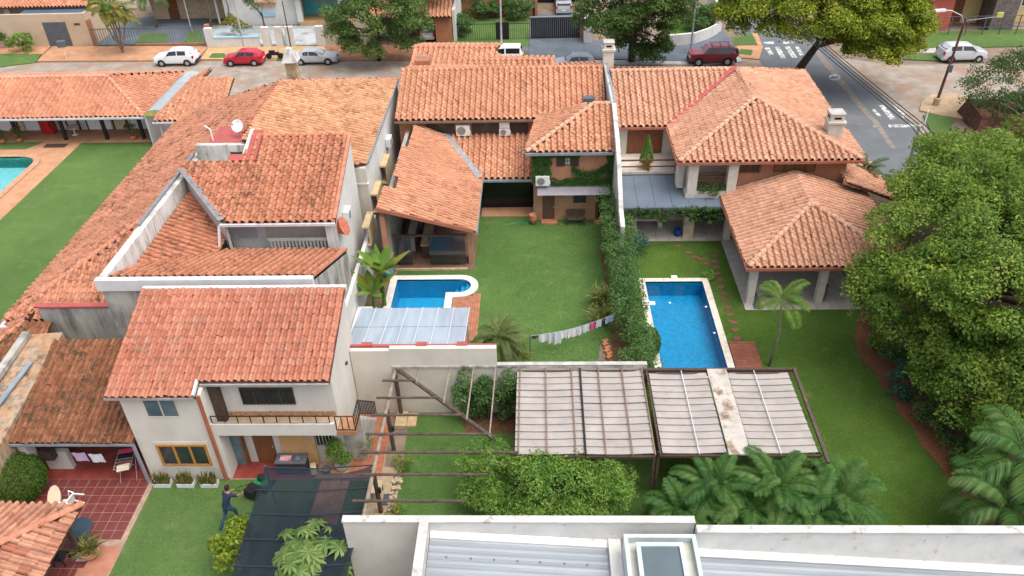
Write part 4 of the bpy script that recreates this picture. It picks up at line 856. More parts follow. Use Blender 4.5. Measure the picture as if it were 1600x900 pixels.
# ---- H: house on the right
def house_H():
    t = thing('corner_house', 'large corner house with pink hipped tile roofs, stone pillars and a terrace', 'house', (13, 47, 0))
    zr = 7.2; A = (14.2, 50.0, zr); B = (14.0, 55.2, zr)
    pL = [(5.2, 49.9, 5.3), (8.75, 49.9, 5.3), B, (5.2, 55.2, zr)]
    pH = [(8.7, 49.9, 5.3), (8.65, 44.55, 5.35), A, B]
    pF = [(8.65, 44.55, 5.35), (19.75, 44.55, 5.35), A]
    pR = [(19.75, 44.55, 5.35), (20.2, 59.4, 5.35), B, A]
    pB = [(20.2, 59.4, 5.35), (5.2, 59.4, 5.6), (5.2, 55.2, zr), B]
    r = roofpart(t, [pL, pH, pF, pR, pB])
    a, c = (15.95, 41.2, 4.3), (16.0, 45.1, 4.3)
    qL = [(11.55, 45.1, 2.8), (11.55, 36.8, 2.8), a, c]; qF = [(11.55, 36.8, 2.8), (20.4, 36.8, 2.8), a]; qR = [(20.4, 36.8, 2.8), (20.6, 45.1, 2.8), c, a]
    r2 = roofpart(t, [qL, qF, qR])
    qs = [(22.0, 44.0, 2.9), (22.2, 54, 2.9), (19.0, 54, 4.1), (19.0, 44.0, 4.1)]
    r3 = roofpart(t, [qs])
    R = Roof(300)
    for (rr, p, pt) in ((r, pL, .4), (r, pH, .36), (r, pF, .4), (r, pR, .36), (r, pB, .4), (r2, qL, .36), (r2, qF, .38), (r2, qR, .38), (r3, qs, .38)): R.slope(rr, p, m_tileH, pt, .38)
    R.finish()
    for (p, q) in (((8.68, 44.6, 5.4), A), ((19.7, 44.6, 5.4), A)): ridge(t, p, (q[0], q[1], q[2] + .03), m_ridgeH, name='hip_cap')
    ridge(t, A, B, m_ridgeH); ridge(t, (5.2, 55.2, zr), B, m_ridgeH)
    for (p, q) in (((11.6, 36.85, 2.85), a), ((20.35, 36.85, 2.85), a)): ridge(t, p, (q[0], q[1], q[2] + .03), m_ridgeH, name='hip_cap')
    ridge(t, a, c, m_ridgeH)
    MB().bar((8.8, 49.95, 5.5), (13.9, 55.1, 7.4), .4, .06).build('valley_flashing', m_redflash, t)
    for bx in ((8.5, 19.9, 44.42, 44.54, 5.2, 5.36), (8.5, 8.62, 44.55, 49.8, 5.2, 5.36), (5.2, 8.5, 49.75, 49.88, 5.15, 5.3), (11.42, 20.5, 36.66, 36.78, 2.64, 2.8), (11.42, 11.53, 36.8, 45, 2.64, 2.8), (19.77, 19.9, 44.55, 59, 5.2, 5.36)): MB().box(*bx).build('fascia', m_fascia, t)
    # walls
    MB().box(12.5, 19.2, 45.3, 58, 0, 5.3).build('wall', m_brick3, t); MB().box(9.4, 12.49, 47.4, 58, 0, 5.3).build('wall', m_cream, t); MB().box(5.16, 9.39, 50.4, 58, 0, 5.3).build('wall', m_cream, t)
    MB().box(5.16, 9.3, 47.7, 50.39, 2.9, 3.12).build('terrace', m_pale, t)
    MB().box(5.16, 12.4, 46.5, 46.7, 0, 2.89).build('ground_wall', m_pale, t)
    for (x0, x1) in ((9.35, 9.95), (11.8, 12.4)): MB().add([(x0 + .02, 44.7, 3.0), (x1 - .02, 44.7, 3.0), (x1 - .02, 45.2, 3.0), (x0 + .02, 45.2, 3.0), (x0, 44.7, 5.3), (x1 + .02, 44.7, 5.3), (x1 + .02, 45.2, 5.3), (x0, 45.2, 5.3)], [(3, 2, 1, 0), (4, 5, 6, 7), (0, 1, 5, 4), (1, 2, 6, 5), (2, 3, 7, 6), (3, 0, 4, 7)]).build('pillar', m_pale, t)
    MB().box(8.85, 9.25, 45.6, 46.4, 3.0, 5.3).build('pillar', m_pale, t)
    MB().box(9.3, 12.45, 44.72, 47.3, 2.7, 3.05).build('balcony_slab', m_pale, t); MB().box(9.96, 11.79, 44.75, 44.9, 3.051, 3.2).build('planter_edge', m_pale, t)
    mb = MB()
    for k in range(4): mb.box(9.96, 11.79, 45.3, 45.36, 3.5 + k * .22, 3.56 + k * .22)
    mb.build('balcony_rail', m_wood, t)
    mb = MB().box(5.2, 9.2, 47.75, 47.83, 3.85, 3.95).box(5.2, 9.2, 47.76, 47.82, 3.4, 3.48)
    for x in (5.3, 7.3, 9.1): mb.box(x - .06, x + .06, 47.72, 47.86, 3.121, 4.0)
    mb.build('terrace_rail', m_wood, t)
    door(t, 6.1, 8.5, 3.13, 5.1, 50.4, m_wood, 1, handle=False)
    window(t, 12.6, 13.9, 4.2, 5.1, 45.3, m_wood, m_glass, 2, 1, .1); window(t, 14.7, 17.3, 4.25, 5.1, 45.3, m_wood, mat('wood_shutter', (.24, .12, .05), .6, .2, 8, squash=(5, 5, .4)), 4, 1, .08)
    # ground floor under the awning
    for (x0, x1) in ((9.35, 10.0), (12.05, 12.7)): MB().box(x0, x1, 44.3, 44.9, .05, 2.6).build('pillar', mat('travertine', (.44, .36, .25), .8, .25, 3), t)
    for x in (10.15, 11.1): MB().box(x, x + .9, 46.44, 46.495, .06, 2.3).build('glass_door', see_through('clear_glass', (.09, .13, .13), .7, .08, .6), t)
    # low pavilion: pillars and back wall
    for (x, y) in ((12.1, 37.3), (16.0, 37.3), (19.9, 37.3), (12.1, 44.2)): MB().box(x - .2, x + .2, y - .2, y + .2, .05, 2.7).build('pillar', m_pale, t)
    MB().box(12.5, 20, 45.0, 45.2, 0, 2.7).build('wall', m_conc, t); MB().box(13.4, 15.6, 43.0, 45.0, .05, 2.2).build('inner_wall', m_conc, t)
house_H()
t = thing('metal_awning', 'flat blue grey metal awning over the stone patio', 'awning', (8.4, 45.5, 2.8))
for i in range(6):
    x0 = 5.2 + i * 1.07; MB().slab([(x0, 43.7, 2.72), (x0 + 1.05, 43.7, 2.72), (x0 + 1.05, 47.4 if i < 4 else 44.65, 3.0 if i < 4 else 2.79), (x0, 47.4 if i < 4 else 44.65, 3.0 if i < 4 else 2.79)], .03).build('panel', mat('blue_grey_sheet', (.115, .145, .18), .65, .12, .7, spec=.2), t)
MB().box(5.2, 11.65, 43.6, 43.69, 2.58, 2.72).build('front_beam', m_grey, t)
t = thing('garden_bench', 'long pale concrete bench under the vine of the stone patio', 'bench', (7.2, 46.0, .05)); MB().box(6.1, 8.3, 45.5, 46.3, .62, .75).build('seat', m_pale, t); MB().box(6.2, 6.5, 45.6, 46.2, .06, .619).build('leg', m_pale, t); MB().box(7.9, 8.2, 45.6, 46.2, .06, .619).build('leg', m_pale, t); MB().box(6.1, 8.3, 46.301, 46.4, .62, 1.2).build('backrest', m_pale, t)
# ---- F: hut with hipped roof at the bottom left
t = thing('garden_hut', 'open garden hut with mossy hipped tile roof at the bottom left corner', 'hut', (-21, 18, 0))
A = (-21.5, 15.9, 4.2); p1 = [(-18.5, 10.5, 2.45), (-18.52, 20.65, 2.45), A, (-21.5, 10.5, 4.2)]; p2 = [(-18.52, 20.65, 2.45), (-25.5, 20.75, 2.45), (-25.5, 15.9, 4.2), A]
r = roofpart(t, [p1, p2]); R = Roof(300); R.slope(r, p1, m_tileF, .34, .42); R.slope(r, p2, m_tileF, .32, .40); R.finish()
ridge(t, (-18.5, 20.68, 2.52), (-21.5, 15.9, 4.26), m_ridge, .16, .5, name='hip_cap')
for (x, y) in ((-18.95, 19.98), (-18.95, 15.5), (-24, 20.1)):
    MB().box(x - .09, x + .09, y - .09, y + .09, .1, 2.4).build('post', m_darkwood, t); MB().box(x - .2, x + .2, y - .2, y + .2, .06, .14).build('post_base', m_conc, t)
MB().box(-18.72, -18.6, 12, 20.6, 2.3, 2.42).build('beam', m_darkwood, t)
# ---- walls at the back of the pergola yard, shelter of clear sheets
t = thing('garden_wall', 'cream garden wall with red capping behind the pergola', 'wall', (-2, 28.5, 0))
MB().box(-8.86, -7.0, 28.42, 28.66, 0, 4.0).build('wall', m_cream, t); MB().box(-6.999, -2.0, 28.45, 28.7, 0, 4.1).build('wall', m_cream, t); MB().box(-1.999, 5.05, 28.42, 28.66, 0, 3.0).build('wall', m_cream, t)
MB().box(-8.86, -2.0, 28.701, 28.86, 3.9, 4.06).build('capping', m_redflash, t); MB().box(-6.98, 5.05, 28.38, 28.449, 2.95, 3.06).build('ledge', m_stain, t); MB().box(-1.99, 5.05, 28.40, 28.7, 3.001, 3.06).build('ledge', m_conc, t)
for x in (-8.1, -5.5, -3.6): MB().box(x - .25, x + .25, 28.66, 28.9, 4.07, 4.16).build('cap_block', m_redflash, t)
t = thing('clear_shelter', 'lean-to shelter roofed with pale blue polycarbonate sheets by the small pool', 'shelter', (-6.3, 31, 0))
mp = see_through('pale_blue_polycarbonate', (.36, .42, .475), .80, .3, .4, .18, .8, (3, .3, 1), (.8, .9, 1))
for i in range(7):
    for j in range(2):
        x0 = -9.25 + i * .81; y0, y1 = (29.0 + j * 2.0, 31.0 + j * 2.0); zf = lambda y: 3.72 - (y - 29.0) * .165
        MB().slab([(x0 + .015, y0 + .015, zf(y0)), (x0 + .795, y0 + .015, zf(y0)), (x0 + .795, y1 - .015, zf(y1)), (x0 + .015, y1 - .015, zf(y1))], .02).build('sheet', mp, t)
fr = MB()
for y in (29.1, 30.6, 31.1, 32.9): fr.box(-9.25, -3.6, y - .03, y + .03, 3.72 - (y - 29) * .165 - .1, 3.72 - (y - 29) * .165 - .03)
fr.build('purlin', m_gutter, t)
fr = MB()
for i in range(8): fr.bar((-9.25 + i * .81, 29, 3.74), (-9.25 + i * .81, 33, 3.08), .03, .03)
fr.build('joint_strip', m_gutter, t)
for x in (-8.6, -6.2, -3.75): MB().box(x - .05, x + .05, 32.7, 32.8, 0, 3.0).build('post', m_gutter, t)
MB().box(-10.15, -9.3, 33.2, 35.6, 0, 1.2).build('side_store', m_white2, t)
# ---- I: flat white building in the foreground
t = thing('parapet_building', 'white parapet building with metal roof in the foreground', 'building', (2, 15, 0))
m_par = mat('white_parapet', (.60, .585, .55), .85, .1, 1.2, stain=((.2, .18, .16), 2.6, .60, .8))
m_cope = mat('grey_white_coping', (.47, .455, .43), .85, .12, 1.5, stain=((.15, .135, .12), 2.4, .57, .8))
MB().box(-7.3, -4.45, 18.76, 19.0, 0, 3.93).build('wall', m_white, t); MB().box(-7.33, 5.62, 18.72, 19.03, 3.931, 4.0).build('coping', m_cope, t)
MB().box(-4.449, 5.6, 18.76, 19.0, 0, 3.93).build('parapet', m_par, t); MB().box(5.601, 24, 18.36, 18.6, 0, 3.93).build('parapet', m_par, t); MB().box(5.621, 24, 18.3, 18.63, 3.931, 4.0).build('coping', m_cope, t)
MB().box(-4.45, -4.1, 8, 18.719, 0, 4.0).build('parapet', m_cope, t); MB().box(-4.09, 24, 8, 18.3, 0, 1.0).build('wall', m_white, t)
def corr(name, x0, x1, y0, y1, z0, z1, parent, mm):
    n = int((y1 - y0) / .045); V, F = [], []
    for i in range(n + 1):
        y = y0 + (y1 - y0) * i / n; dz = .022 * max(0, math.sin(i * .9)) ** .6 if True else 0
        V += [(x0, y, z0 + dz), (x1, y, z1 + dz)]
    for i in range(n): F.append((2 * i, 2 * i + 1, 2 * i + 3, 2 * i + 2))
    return MB().add(V, F).build(name, mm, parent)
m_metal = mat('galvanised_sheet', (.25, .275, .295), .5, .14, .8, stain=((.36, .38, .4), .5, .55, .5), squash=(.3, 3, 1), metal=.15)
corr('roof_sheet', -4.08, 2.6, 9, 18.5, 3.34, 2.78, t, m_metal); corr('roof_sheet', 5.55, 24, 9, 18.2, 2.85, .3 + 1.0, t, m_metal)
MB().slab([(-4.08, 18.48, 3.42), (2.5, 18.48, 2.86), (2.5, 18.75, 2.98), (-4.08, 18.75, 3.5)], .05).build('flashing', m_par, t); MB().slab([(5.6, 18.1, 2.92), (24, 18.1, 1.37), (24, 18.36, 1.5), (5.6, 18.36, 3.02)], .05).build('flashing', m_par, t)
MB().box(2.5, 2.95, 9, 18.74, 2.3, 3.05).build('kerb', m_par, t); scw = MB()
for i in range(8):
    for j in range(7): x = -3.4 + i * .85 + random.uniform(-.03, .03); scw.box(x - .025, x + .025, 12 + j * .95, 12.05 + j * .95, 3.34 - (x + 4.08) * .084 + .02, 3.34 - (x + 4.08) * .084 + .05)
for i in range(13):
    for j in range(6): x = 6.2 + i * 1.2; scw.box(x - .025, x + .025, 12 + j * 1.05, 12.05 + j * 1.05, 2.85 - (x - 5.55) * .084 + .02, 2.85 - (x - 5.55) * .084 + .05)
stuff(scw.build('screws', m_grey, t))
sk = MB(); z = 4.1; m_alu = mat('pale_blue_aluminium', (.45, .52, .53), .4, .08)
sk.box(2.96, 5.5, 18.0, 18.15, 2.8, z).box(2.96, 3.1, 10, 17.999, 2.8, z).box(5.36, 5.5, 10, 17.999, 2.8, z).box(3.35, 3.5, 10, 17.6, z - .1, z + .08).box(4.85, 5.0, 10, 17.6, z - .1, z + .08).box(3.35, 5.0, 17.601, 17.75, z - .1, z + .08)
s = sk.build('skylight', m_alu, t); MB().box(3.101, 5.359, 10, 17.999, z - .35, z - .3).build('sill', mat('cream_sill', (.5, .49, .42), .7), s); MB().box(3.5, 4.85, 10, 17.6, z - .03, z).build('pane', mat('grey_blue_pane', (.09, .12, .13), .12, .2, .5, spec=.6), s)
# ================================================================ GARDEN STRUCTURES
# two folding slat awnings in the front yard
m_slat = mat('dusty_pink_slat', (.345, .31, .285), .8, .12, 1.2, stain=((.24, .2, .17), 1.8, .58, .5))
def awning(label, x0, x1, y0, y1, gaps, split=None, rails=(), hm=m_timber):
    t = thing('slat_awning', label, 'awning', ((x0 + x1) / 2, y0, 2.8), 'folding slat awnings over the front yard'); n = 12
    for (a, b) in gaps:
        for i in range(n):
            ya, yb = y0 + (y1 - y0) * i / n, y0 + (y1 - y0) * (i + 1) / n; sag = random.uniform(-.01, .01)
            m = (a + b) / 2; V = []
            for k in range(5):
                x = a + (b - a) * k / 4; dz = -.05 * math.sin(math.pi * k / 4); skew = .04 * (k / 4 - .5)
                V += [(x, ya + .012 + skew, 2.80 + dz + sag + .07), (x, yb + .03 + skew, 2.84 + dz + sag - .03)]
            MB().add(V + [(v[0], v[1], v[2] - .03) for v in V], [(2 * k, 2 * k + 2, 2 * k + 3, 2 * k + 1) for k in range(4)] + [(10 + 2 * k, 10 + 2 * k + 1, 10 + 2 * k + 3, 10 + 2 * k + 2) for k in range(4)] + [(10 + 2 * k, 12 + 2 * k, 2 + 2 * k, 2 * k) for k in range(4)] + [(1 + 2 * k, 3 + 2 * k, 13 + 2 * k, 11 + 2 * k) for k in range(4)]).build('slat', m_slat, t)
    for x, mm, w_ in rails: MB().box(x - w_, x + w_, y0 - .1, y1 + .1, 2.87, 2.92).build('rail', mm, t)
    for (x, y) in ((x0, y0 + .2), (x1, y0 + .2), (x0, y1), (x1, y1)): MB().box(x - .06, x + .06, y - .06, y + .06, 0, 2.7).build('post', hm, t)
    MB().box(x0, x1, y0 - .06, y0 + .03, 2.62, 2.74).build('beam', m_darkwood, t); MB().box(x0, x1, y1 - .02, y1 + .08, 2.68, 2.8).build('beam', m_darkwood, t)
    return t
rb = mat('rust_brown_rail', (.20, .13, .09), .8)
awning('folding slat awning with brown rails, nearer the green pergola shrub', -1.05, 4.8, 23.1, 28.3, [(-1.05, 1.85), (1.95, 4.8)], None, [(-.9, rb, .025), (.3, rb, .025), (1.5, rb, .025), (1.9, m_black, .04), (2.75, rb, .025), (3.85, rb, .025), (4.78, rb, .03)])
t = awning('folding slat awning with a white centre board, over the right yard', 4.98, 11.6, 23.15, 28.1, [(5.1, 7.75), (8.75, 11.5)], None, [(6.6, m_gutter, .015), (9.95, m_gutter, .015), (5.0, m_darkwood, .04)])
MB().box(7.8, 8.7, 23.0, 28.3, 2.86, 2.93).build('centre_board', mat('mouldy_white_board', (.42, .385, .34), .85, .15, 1.5, stain=((.17, .1, .05), 1.3, .52, .9)), t)
MB().box(4.9, 12.0, 28.3, 28.45, 2.7, 2.86).build('back_beam', m_darkwood, t); MB().bar((11.85, 28.4, 2.85), (11.75, 22.6, 2.85), .14, .12).build('side_beam', m_timber, t)
# timber pergola
t = thing('pergola', 'weathered dark timber pergola of round beams in the front yard', 'pergola', (-5, 25, 0))
zb = 2.8
MB().tube([(-6.85, 28.6, zb), (-6.87, 19.4, zb)], .085, 8).build('side_beam', mat('grey_timber', (.24, .19, .15), .85, .3, 4), t)
MB().tube([(-6.9, 28.6, zb + .05), (-2.0, 24.0, zb + .05)], .10, 8).build('diagonal_beam', m_timber, t)
for (y, xl, xr) in ((27.55, -7.3, -5.75), (26.4, -7.4, -4.55), (25.3, -7.45, -3.35), (24.15, -7.5, -2.05), (23.1, -7.55, -.9), (21.9, -7.45, -2.1), (20.55, -7.4, -2.9)):
    MB().tube([(xl, y, zb + .15), (xr, y, zb + .15)], .06, 7).build('cross_beam', m_timber, t)
for x in (-5.6, -4.2, -3.1, -2.05):
    yd = 28.6 - (x + 6.9) * (4.6 / 4.9); MB().bar((x, 28.5, 2.95), (x - .1, yd, 2.93), .06, .05).build('rafter', mat('grey_timber', (0, 0, 0)), t)
for (x, y) in ((-6.8, 28.2), (-6.85, 25.9), (-6.9, 22.35)): MB().tube([(x, y, 0), (x - .02, y, zb)], .1, 8).build('post', m_timber, t)
for (x, y) in ((-6.72, 25.8), (-6.77, 22.25)): MB().box(x - .02, x + .1, y - .2, y - .08, 1.6, 1.85).build('lamp', m_black, t)
# stone step blocks near the wall, board game table under the pergola
tag(MB().box(-7.0, -6.45, 27.3, 28.3, 0, .25).box(-6.44, -6.0, 27.4, 28.3, 0, .12).build('stone_step', m_sandst), 'low tan stone steps at the foot of the garden wall', 'step')
t = thing('garden_table', 'small beige garden table on the paved corner under the pergola', 'table', (-7.1, 23.2, 0)); MB().box(-7.4, -6.95, 22.9, 23.6, .55, .62).build('table_top', mat('beige_board', (.45, .36, .22), .7), t)
for (x, y) in ((-7.35, 22.95), (-7.0, 22.95), (-7.35, 23.55), (-7.0, 23.55)): MB().box(x - .02, x + .02, y - .02, y + .02, .03, .549).build('leg', m_grey, t)
tag(MB().box(-6.92, -6.68, 22.7, 23.3, .03, .08).build('floor_mat', mat('slate_mat', (.06, .075, .09), .8)), 'dark slate mat on the paving beside the garden table', 'mat')
# navy shade net on wires, front left yard
m_net = see_through('navy_shade_net', (.016, .022, .033), .74, .9, .1, .25, 1.2, (2, .5, 1), (.75, .78, .9))
t = thing('shade_net', 'large navy shade net stretched over the front yard', 'shade net', (-9, 20, 2.3))
V, F, nx, ny = [], [], 16, 18
for j in range(ny + 1):
    y = 22.85 - j * (22.85 - 13.5) / ny; xl = -11.65 + .02 * j - (.35 if j == 0 else 0) * 0; xr = -6.95 if y > 19.2 else -7.1
    for i in range(nx + 1):
        u = i / nx; x = xl + (xr - xl) * u; yy = y - (.32 * math.sin(math.pi * min(1, max(0, (u - .45) / .55))) if j == 0 and u > .45 else 0)
        z = 2.35 + .35 * max(0, u - .6) - .06 * math.sin(math.pi * (j * 1.0 % 3) / 3) - .10 * math.sin(math.pi * u)
        V.append((x, yy, z))
for j in range(ny):
    for i in range(nx): a = j * (nx + 1) + i; F.append((a, a + 1, a + nx + 2, a + nx + 1))
MB().add(V, F).build('net', m_net, t, smooth=True)
for k in range(8):
    y = 22.8 - k * 1.2; MB().tube([(-11.7, y, 2.37), (-9.3, y, 2.27), (-7.0, y, 2.5)], .03, 5).build('wire', mat('dark_wire', (.02, .03, .045), .6), t)
for (x, y) in ((-11.65, 22.85), (-11.4, 14.5)): MB().tube([(x, y, 0), (x, y, 2.4)], .04, 6).build('post', m_grey, t)
sheet('net_path', [(-10.3, 15), (-9.0, 15), (-8.6, 24.1), (-9.9, 24.1)], .013, m_walk)
# shelf bench with folded goods at the porch of the white house
t = thing('barbecue_bench', 'black brick bench with red packet on top outside the white house', 'bench', (-11.3, 24.8, 0)); MB().box(-11.9, -10.6, 24.4, 24.95, .06, .8).build('base', mat('dark_brick_base', (.045, .04, .04), .7, .3, 6), t); MB().box(-11.95, -10.55, 24.36, 24.99, .801, .86).build('top', m_grey, t)
tag(MB().box(-11.75, -11.25, 24.5, 24.8, .862, .92).build('packet', mat('red_white_packet', (.55, .05, .06), .6, .1, 9, (.75, .6, .6))), 'red and white packet lying on the black bench', 'packet')
tag(MB().lathe((-10.95, 24.65, .862), [(.12, 0), (.2, .06), (.06, .2), (.04, .3)], 10).build('pot', m_grey), 'grey pot standing on the black bench', 'pot')
t = tag(MB().add([(-11.75, 24.98, .1), (-10.15, 24.98, .1), (-10.15, 25.12, 1.95), (-11.75, 25.12, 1.95), (-11.75, 25.02, .1), (-10.15, 25.02, .1), (-10.15, 25.16, 1.95), (-11.75, 25.16, 1.95)], [(0, 1, 2, 3), (5, 4, 7, 6), (3, 2, 6, 7), (0, 3, 7, 4), (1, 5, 6, 2)]).build('board', m_ply), 'large tan board leaning against the porch wall behind the black bench', 'board')
tag(MB().obox((-10.3, 24.55, .3), .25, .3, .45, .3, -.3).build('stool', mat('cream_plastic', (.6, .56, .36), .5)), 'small cream plastic stool beside the black bench', 'stool')
tag(MB().lathe((-9.75, 24.55, .06), [(.15, 0), (.22, .25), (.2, .3)], 10).build('plant_pot', m_grey), 'grey tub on the porch floor right of the cream stool', 'pot')
# white planter boxes under the wooden window: see plants
# ---------------------------------------------------------------- patio furniture, bottom left
def plastic_chair(label, loc, rz, tip=0.):
    t = thing('plastic_chair', label, 'chair', loc, 'white plastic chairs on the red patio', rz); q = MB
    MB().box(-.24, .24, -.22, .22, .40, .44).build('seat', m_plasticw, t, True)
    MB().add([(-.22, .2, .44), (.22, .2, .44), (.2, .3, .86), (-.2, .3, .86), (-.22, .24, .44), (.22, .24, .44), (.2, .34, .86), (-.2, .34, .86)], [(3, 2, 1, 0), (4, 5, 6, 7), (0, 1, 5, 4), (1, 2, 6, 5), (2, 3, 7, 6), (3, 0, 4, 7)]).build('backrest', m_plasticw, t, True)
    for sx in (-1, 1):
        MB().tube([(sx * .26, .24, .66), (sx * .27, -.2, .64), (sx * .25, -.22, .42)], .025, 6).build('armrest', m_plasticw, t, True)
        for sy in (-1, 1): MB().tube([(sx * .22, sy * .2, .41), (sx * .27, sy * .27, 0)], [.03, .022], 6).build('leg', m_plasticw, t, True)
    t.rotation_euler = (tip, 0, rz); t.scale = (1.2, 1.2, 1.2); return t
c = G(133, 795, .06); plastic_chair('white plastic chair tipped on its side by the dark round table', (c.x - .1, c.y, .33), R_(80), R_(-78))
c = G(100, 790, .06)
t = thing('lounge_chair', 'cream folded sun lounger standing behind the hut roof', 'lounger', (c.x, c.y, .06)); MB().prism([(c.x - .25 + .26 * math.cos(a) * 1.0 + .75 * math.sin(a) * -.45, c.y + .75 * math.sin(a) * .9 + .26 * math.cos(a) * .3) for a in np.linspace(0, 2 * math.pi, 21)[:-1]], .5, .62).build('cushion', mat('cream_fabric', (.55, .44, .32), .9, .08, 3), t); MB().bar((c.x - .3, c.y - .3, .06), (c.x - .2, c.y + .3, .5), .05).bar((c.x - .3, c.y + .3, .06), (c.x - .2, c.y - .3, .5), .05).build('frame', m_steel, t)
c = G(122, 825, .75); t = thing('round_table', 'dark blue grey round patio table beside the hut post', 'table', (c.x, c.y, .06)); MB().lathe((c.x, c.y, 0), [(.52, .72), (.55, .75), (.53, .77)], 24).build('table_top', mat('dark_blue_top', (.03, .055, .075), .35, .2, 2), t); MB().tube([(c.x, c.y, .06), (c.x, c.y, .72)], .05, 8).build('pedestal', m_grey, t); MB().lathe((c.x, c.y, .06), [(.3, 0), (.25, .04), (.05, .07)], 16).build('foot', m_grey, t)
c = G(98, 878, .06); t = thing('patio_chair', 'black patio chair half hidden under the hut roof', 'chair', (c.x, c.y, .06)); MB().box(c.x - .25, c.x + .25, c.y - .25, c.y + .25, .42, .48).build('seat', m_black, t); MB().box(c.x - .25, c.x + .25, c.y - .3, c.y - .251, .48, 1.0).build('backrest', m_black, t)
for sx in (-1, 1):
    for sy in (-1, 1): MB().box(c.x + sx * .22 - .02, c.x + sx * .22 + .02, c.y + sy * .22 - .02, c.y + sy * .22 + .02, .06, .419).build('leg', m_black, t)
c = G(205, 740, .06); t = thing('drying_rack', 'metal drying rack hung with pink, black and cream laundry', 'drying rack', (c.x, c.y, .06), None, R_(12))
for sx in (-.35, .35): MB().tube([(sx, -.5, 0), (sx, .45, 1.0)], .015, 5).tube([(sx, .5, 0), (sx, -.45, 1.0)], .015, 5).build('leg', m_steel, t, True)
fr = MB()
for k in range(7): fr.tube([(-.36, -.6 + k * .2, 1.0), (.36, -.6 + k * .2, 1.0)], .01, 5)
fr.tube([(-.36, -.62, 1.0), (-.36, .62, 1.0)], .014, 5).tube([(.36, -.62, 1.0), (.36, .62, 1.0)], .014, 5).build('bars', m_steel, t, True)
MB().obox((0, .48, .98), .62, .22, .1, 0, .2).build('pink_towel', mat('pink_cloth', (.62, .06, .12), .9), t, True); MB().obox((0, .16, .97), .64, .3, .09, 0, .15).build('black_cloth', m_black, t, True)
MB().obox((.02, -.5, .95), .52, .34, .06, .1, .1).build('cream_cloth', mat('cream_cloth', (.6, .52, .4), .9), t, True); MB().obox((.05, -.2, .97), .5, .2, .08, 0, .1).build('brown_cloth', mat('brown_cloth', (.16, .06, .05), .9, .5, 9), t, True)
for k, (px1, py1, nm, cc) in enumerate(((124, 714, 'lilac', (.5, .38, .55)), (150, 716, 'white', (.6, .62, .66)))):
    c = G(px1, py1, 1.5); vv = []
    for i in range(5):
        for j in range(4): vv.append((c.x - .3 + .6 * i / 4 + .03 * j, c.y + .02 * math.sin(i * 2 + j), 1.75 - .17 * j))
    o = MB().add(vv + [(v[0], v[1] + .02, v[2]) for v in vv], [(i * 4 + j, i * 4 + j + 1, i * 4 + j + 5, i * 4 + j + 4) for i in range(4) for j in range(3)] + [(20 + i * 4 + j + 4, 20 + i * 4 + j + 5, 20 + i * 4 + j + 1, 20 + i * 4 + j) for i in range(4) for j in range(3)]).build('hanging_cloth', mat(nm + '_cloth', cc, .9, .1, 4))
    tag(o, nm + ' cloth hanging on the porch line above the red floor', 'cloth')
tag(MB().tube([(-22.7, 24.75, 1.78), (-20.7, 24.7, 1.75), (-17.75, 24.75, 1.8)], .008, 4).build('porch_line', m_grey), 'thin clothes line strung across the brown roofed porch', 'clothes line')
# bench by G's wall
c = (2.5, 46.35, 0); t = thing('wooden_bench', 'grey wooden garden bench against the brick wall', 'bench', c)
for k in range(3): MB().box(-.62 + 0, .62, -.28 + k * .15, -.16 + k * .15, .42, .46).build('seat_slat', m_timber, t, True)
for k in range(3): MB().box(-.62, .62, .2 + k * .02, .23 + k * .02, .55 + k * .14, .66 + k * .14).build('back_slat', m_timber, t, True)
for sx in (-.58, .58): MB().box(sx - .03, sx + .03, -.28, -.22, 0, .6).box(sx - .03, sx + .03, .16, .22, 0, .95).box(sx - .03, sx + .03, -.3, .16, .6, .64).build('leg', m_timber, t, True)
def pot(label, c, h, r, m, name='plant_pot', grp=None):
    return tag(MB().lathe((c[0], c[1], c[2] if len(c) > 2 else .0), [(r * .65, 0), (r, h * .7), (r * .9, h * .9), (r, h), (r * .85, h), (r * .8, h * .9)], 14).build(name, m, smooth=True), label, 'pot', grp)
pot('round terracotta jar on the lawn beside the dark opening', (-.35, 46.3), .75, .28, m_terra, 'clay_jar'); pot('green gas bottle behind the terracotta jar', (-.2, 46.95, .0), 1.1, .16, mat('green_enamel', (.03, .22, .13), .5), 'gas_bottle')
pot('cobalt blue glazed pot on the stone patio', G(1058, 369), .55, .26, mat('cobalt_glaze', (.01, .05, .24), .2)); pot('turquoise jar by the corner of the small pool', G(608, 432), .7, .36, mat('turquoise_glaze', (.02, .33, .42), .3))
pot('orange clay pot at the foot of the pavilion pillar', G(737, 404), .45, .2, m_terra)
pot('tall dark cone planter on the right stone patio', G(1281, 470), 1.1, .3, m_grey)
tag(MB().box(12.25, 12.75, 36.62, 38.3, .06, .075).build('door_mat', m_grey), 'dark grey mat on the stone walkway by the lawn', 'mat')
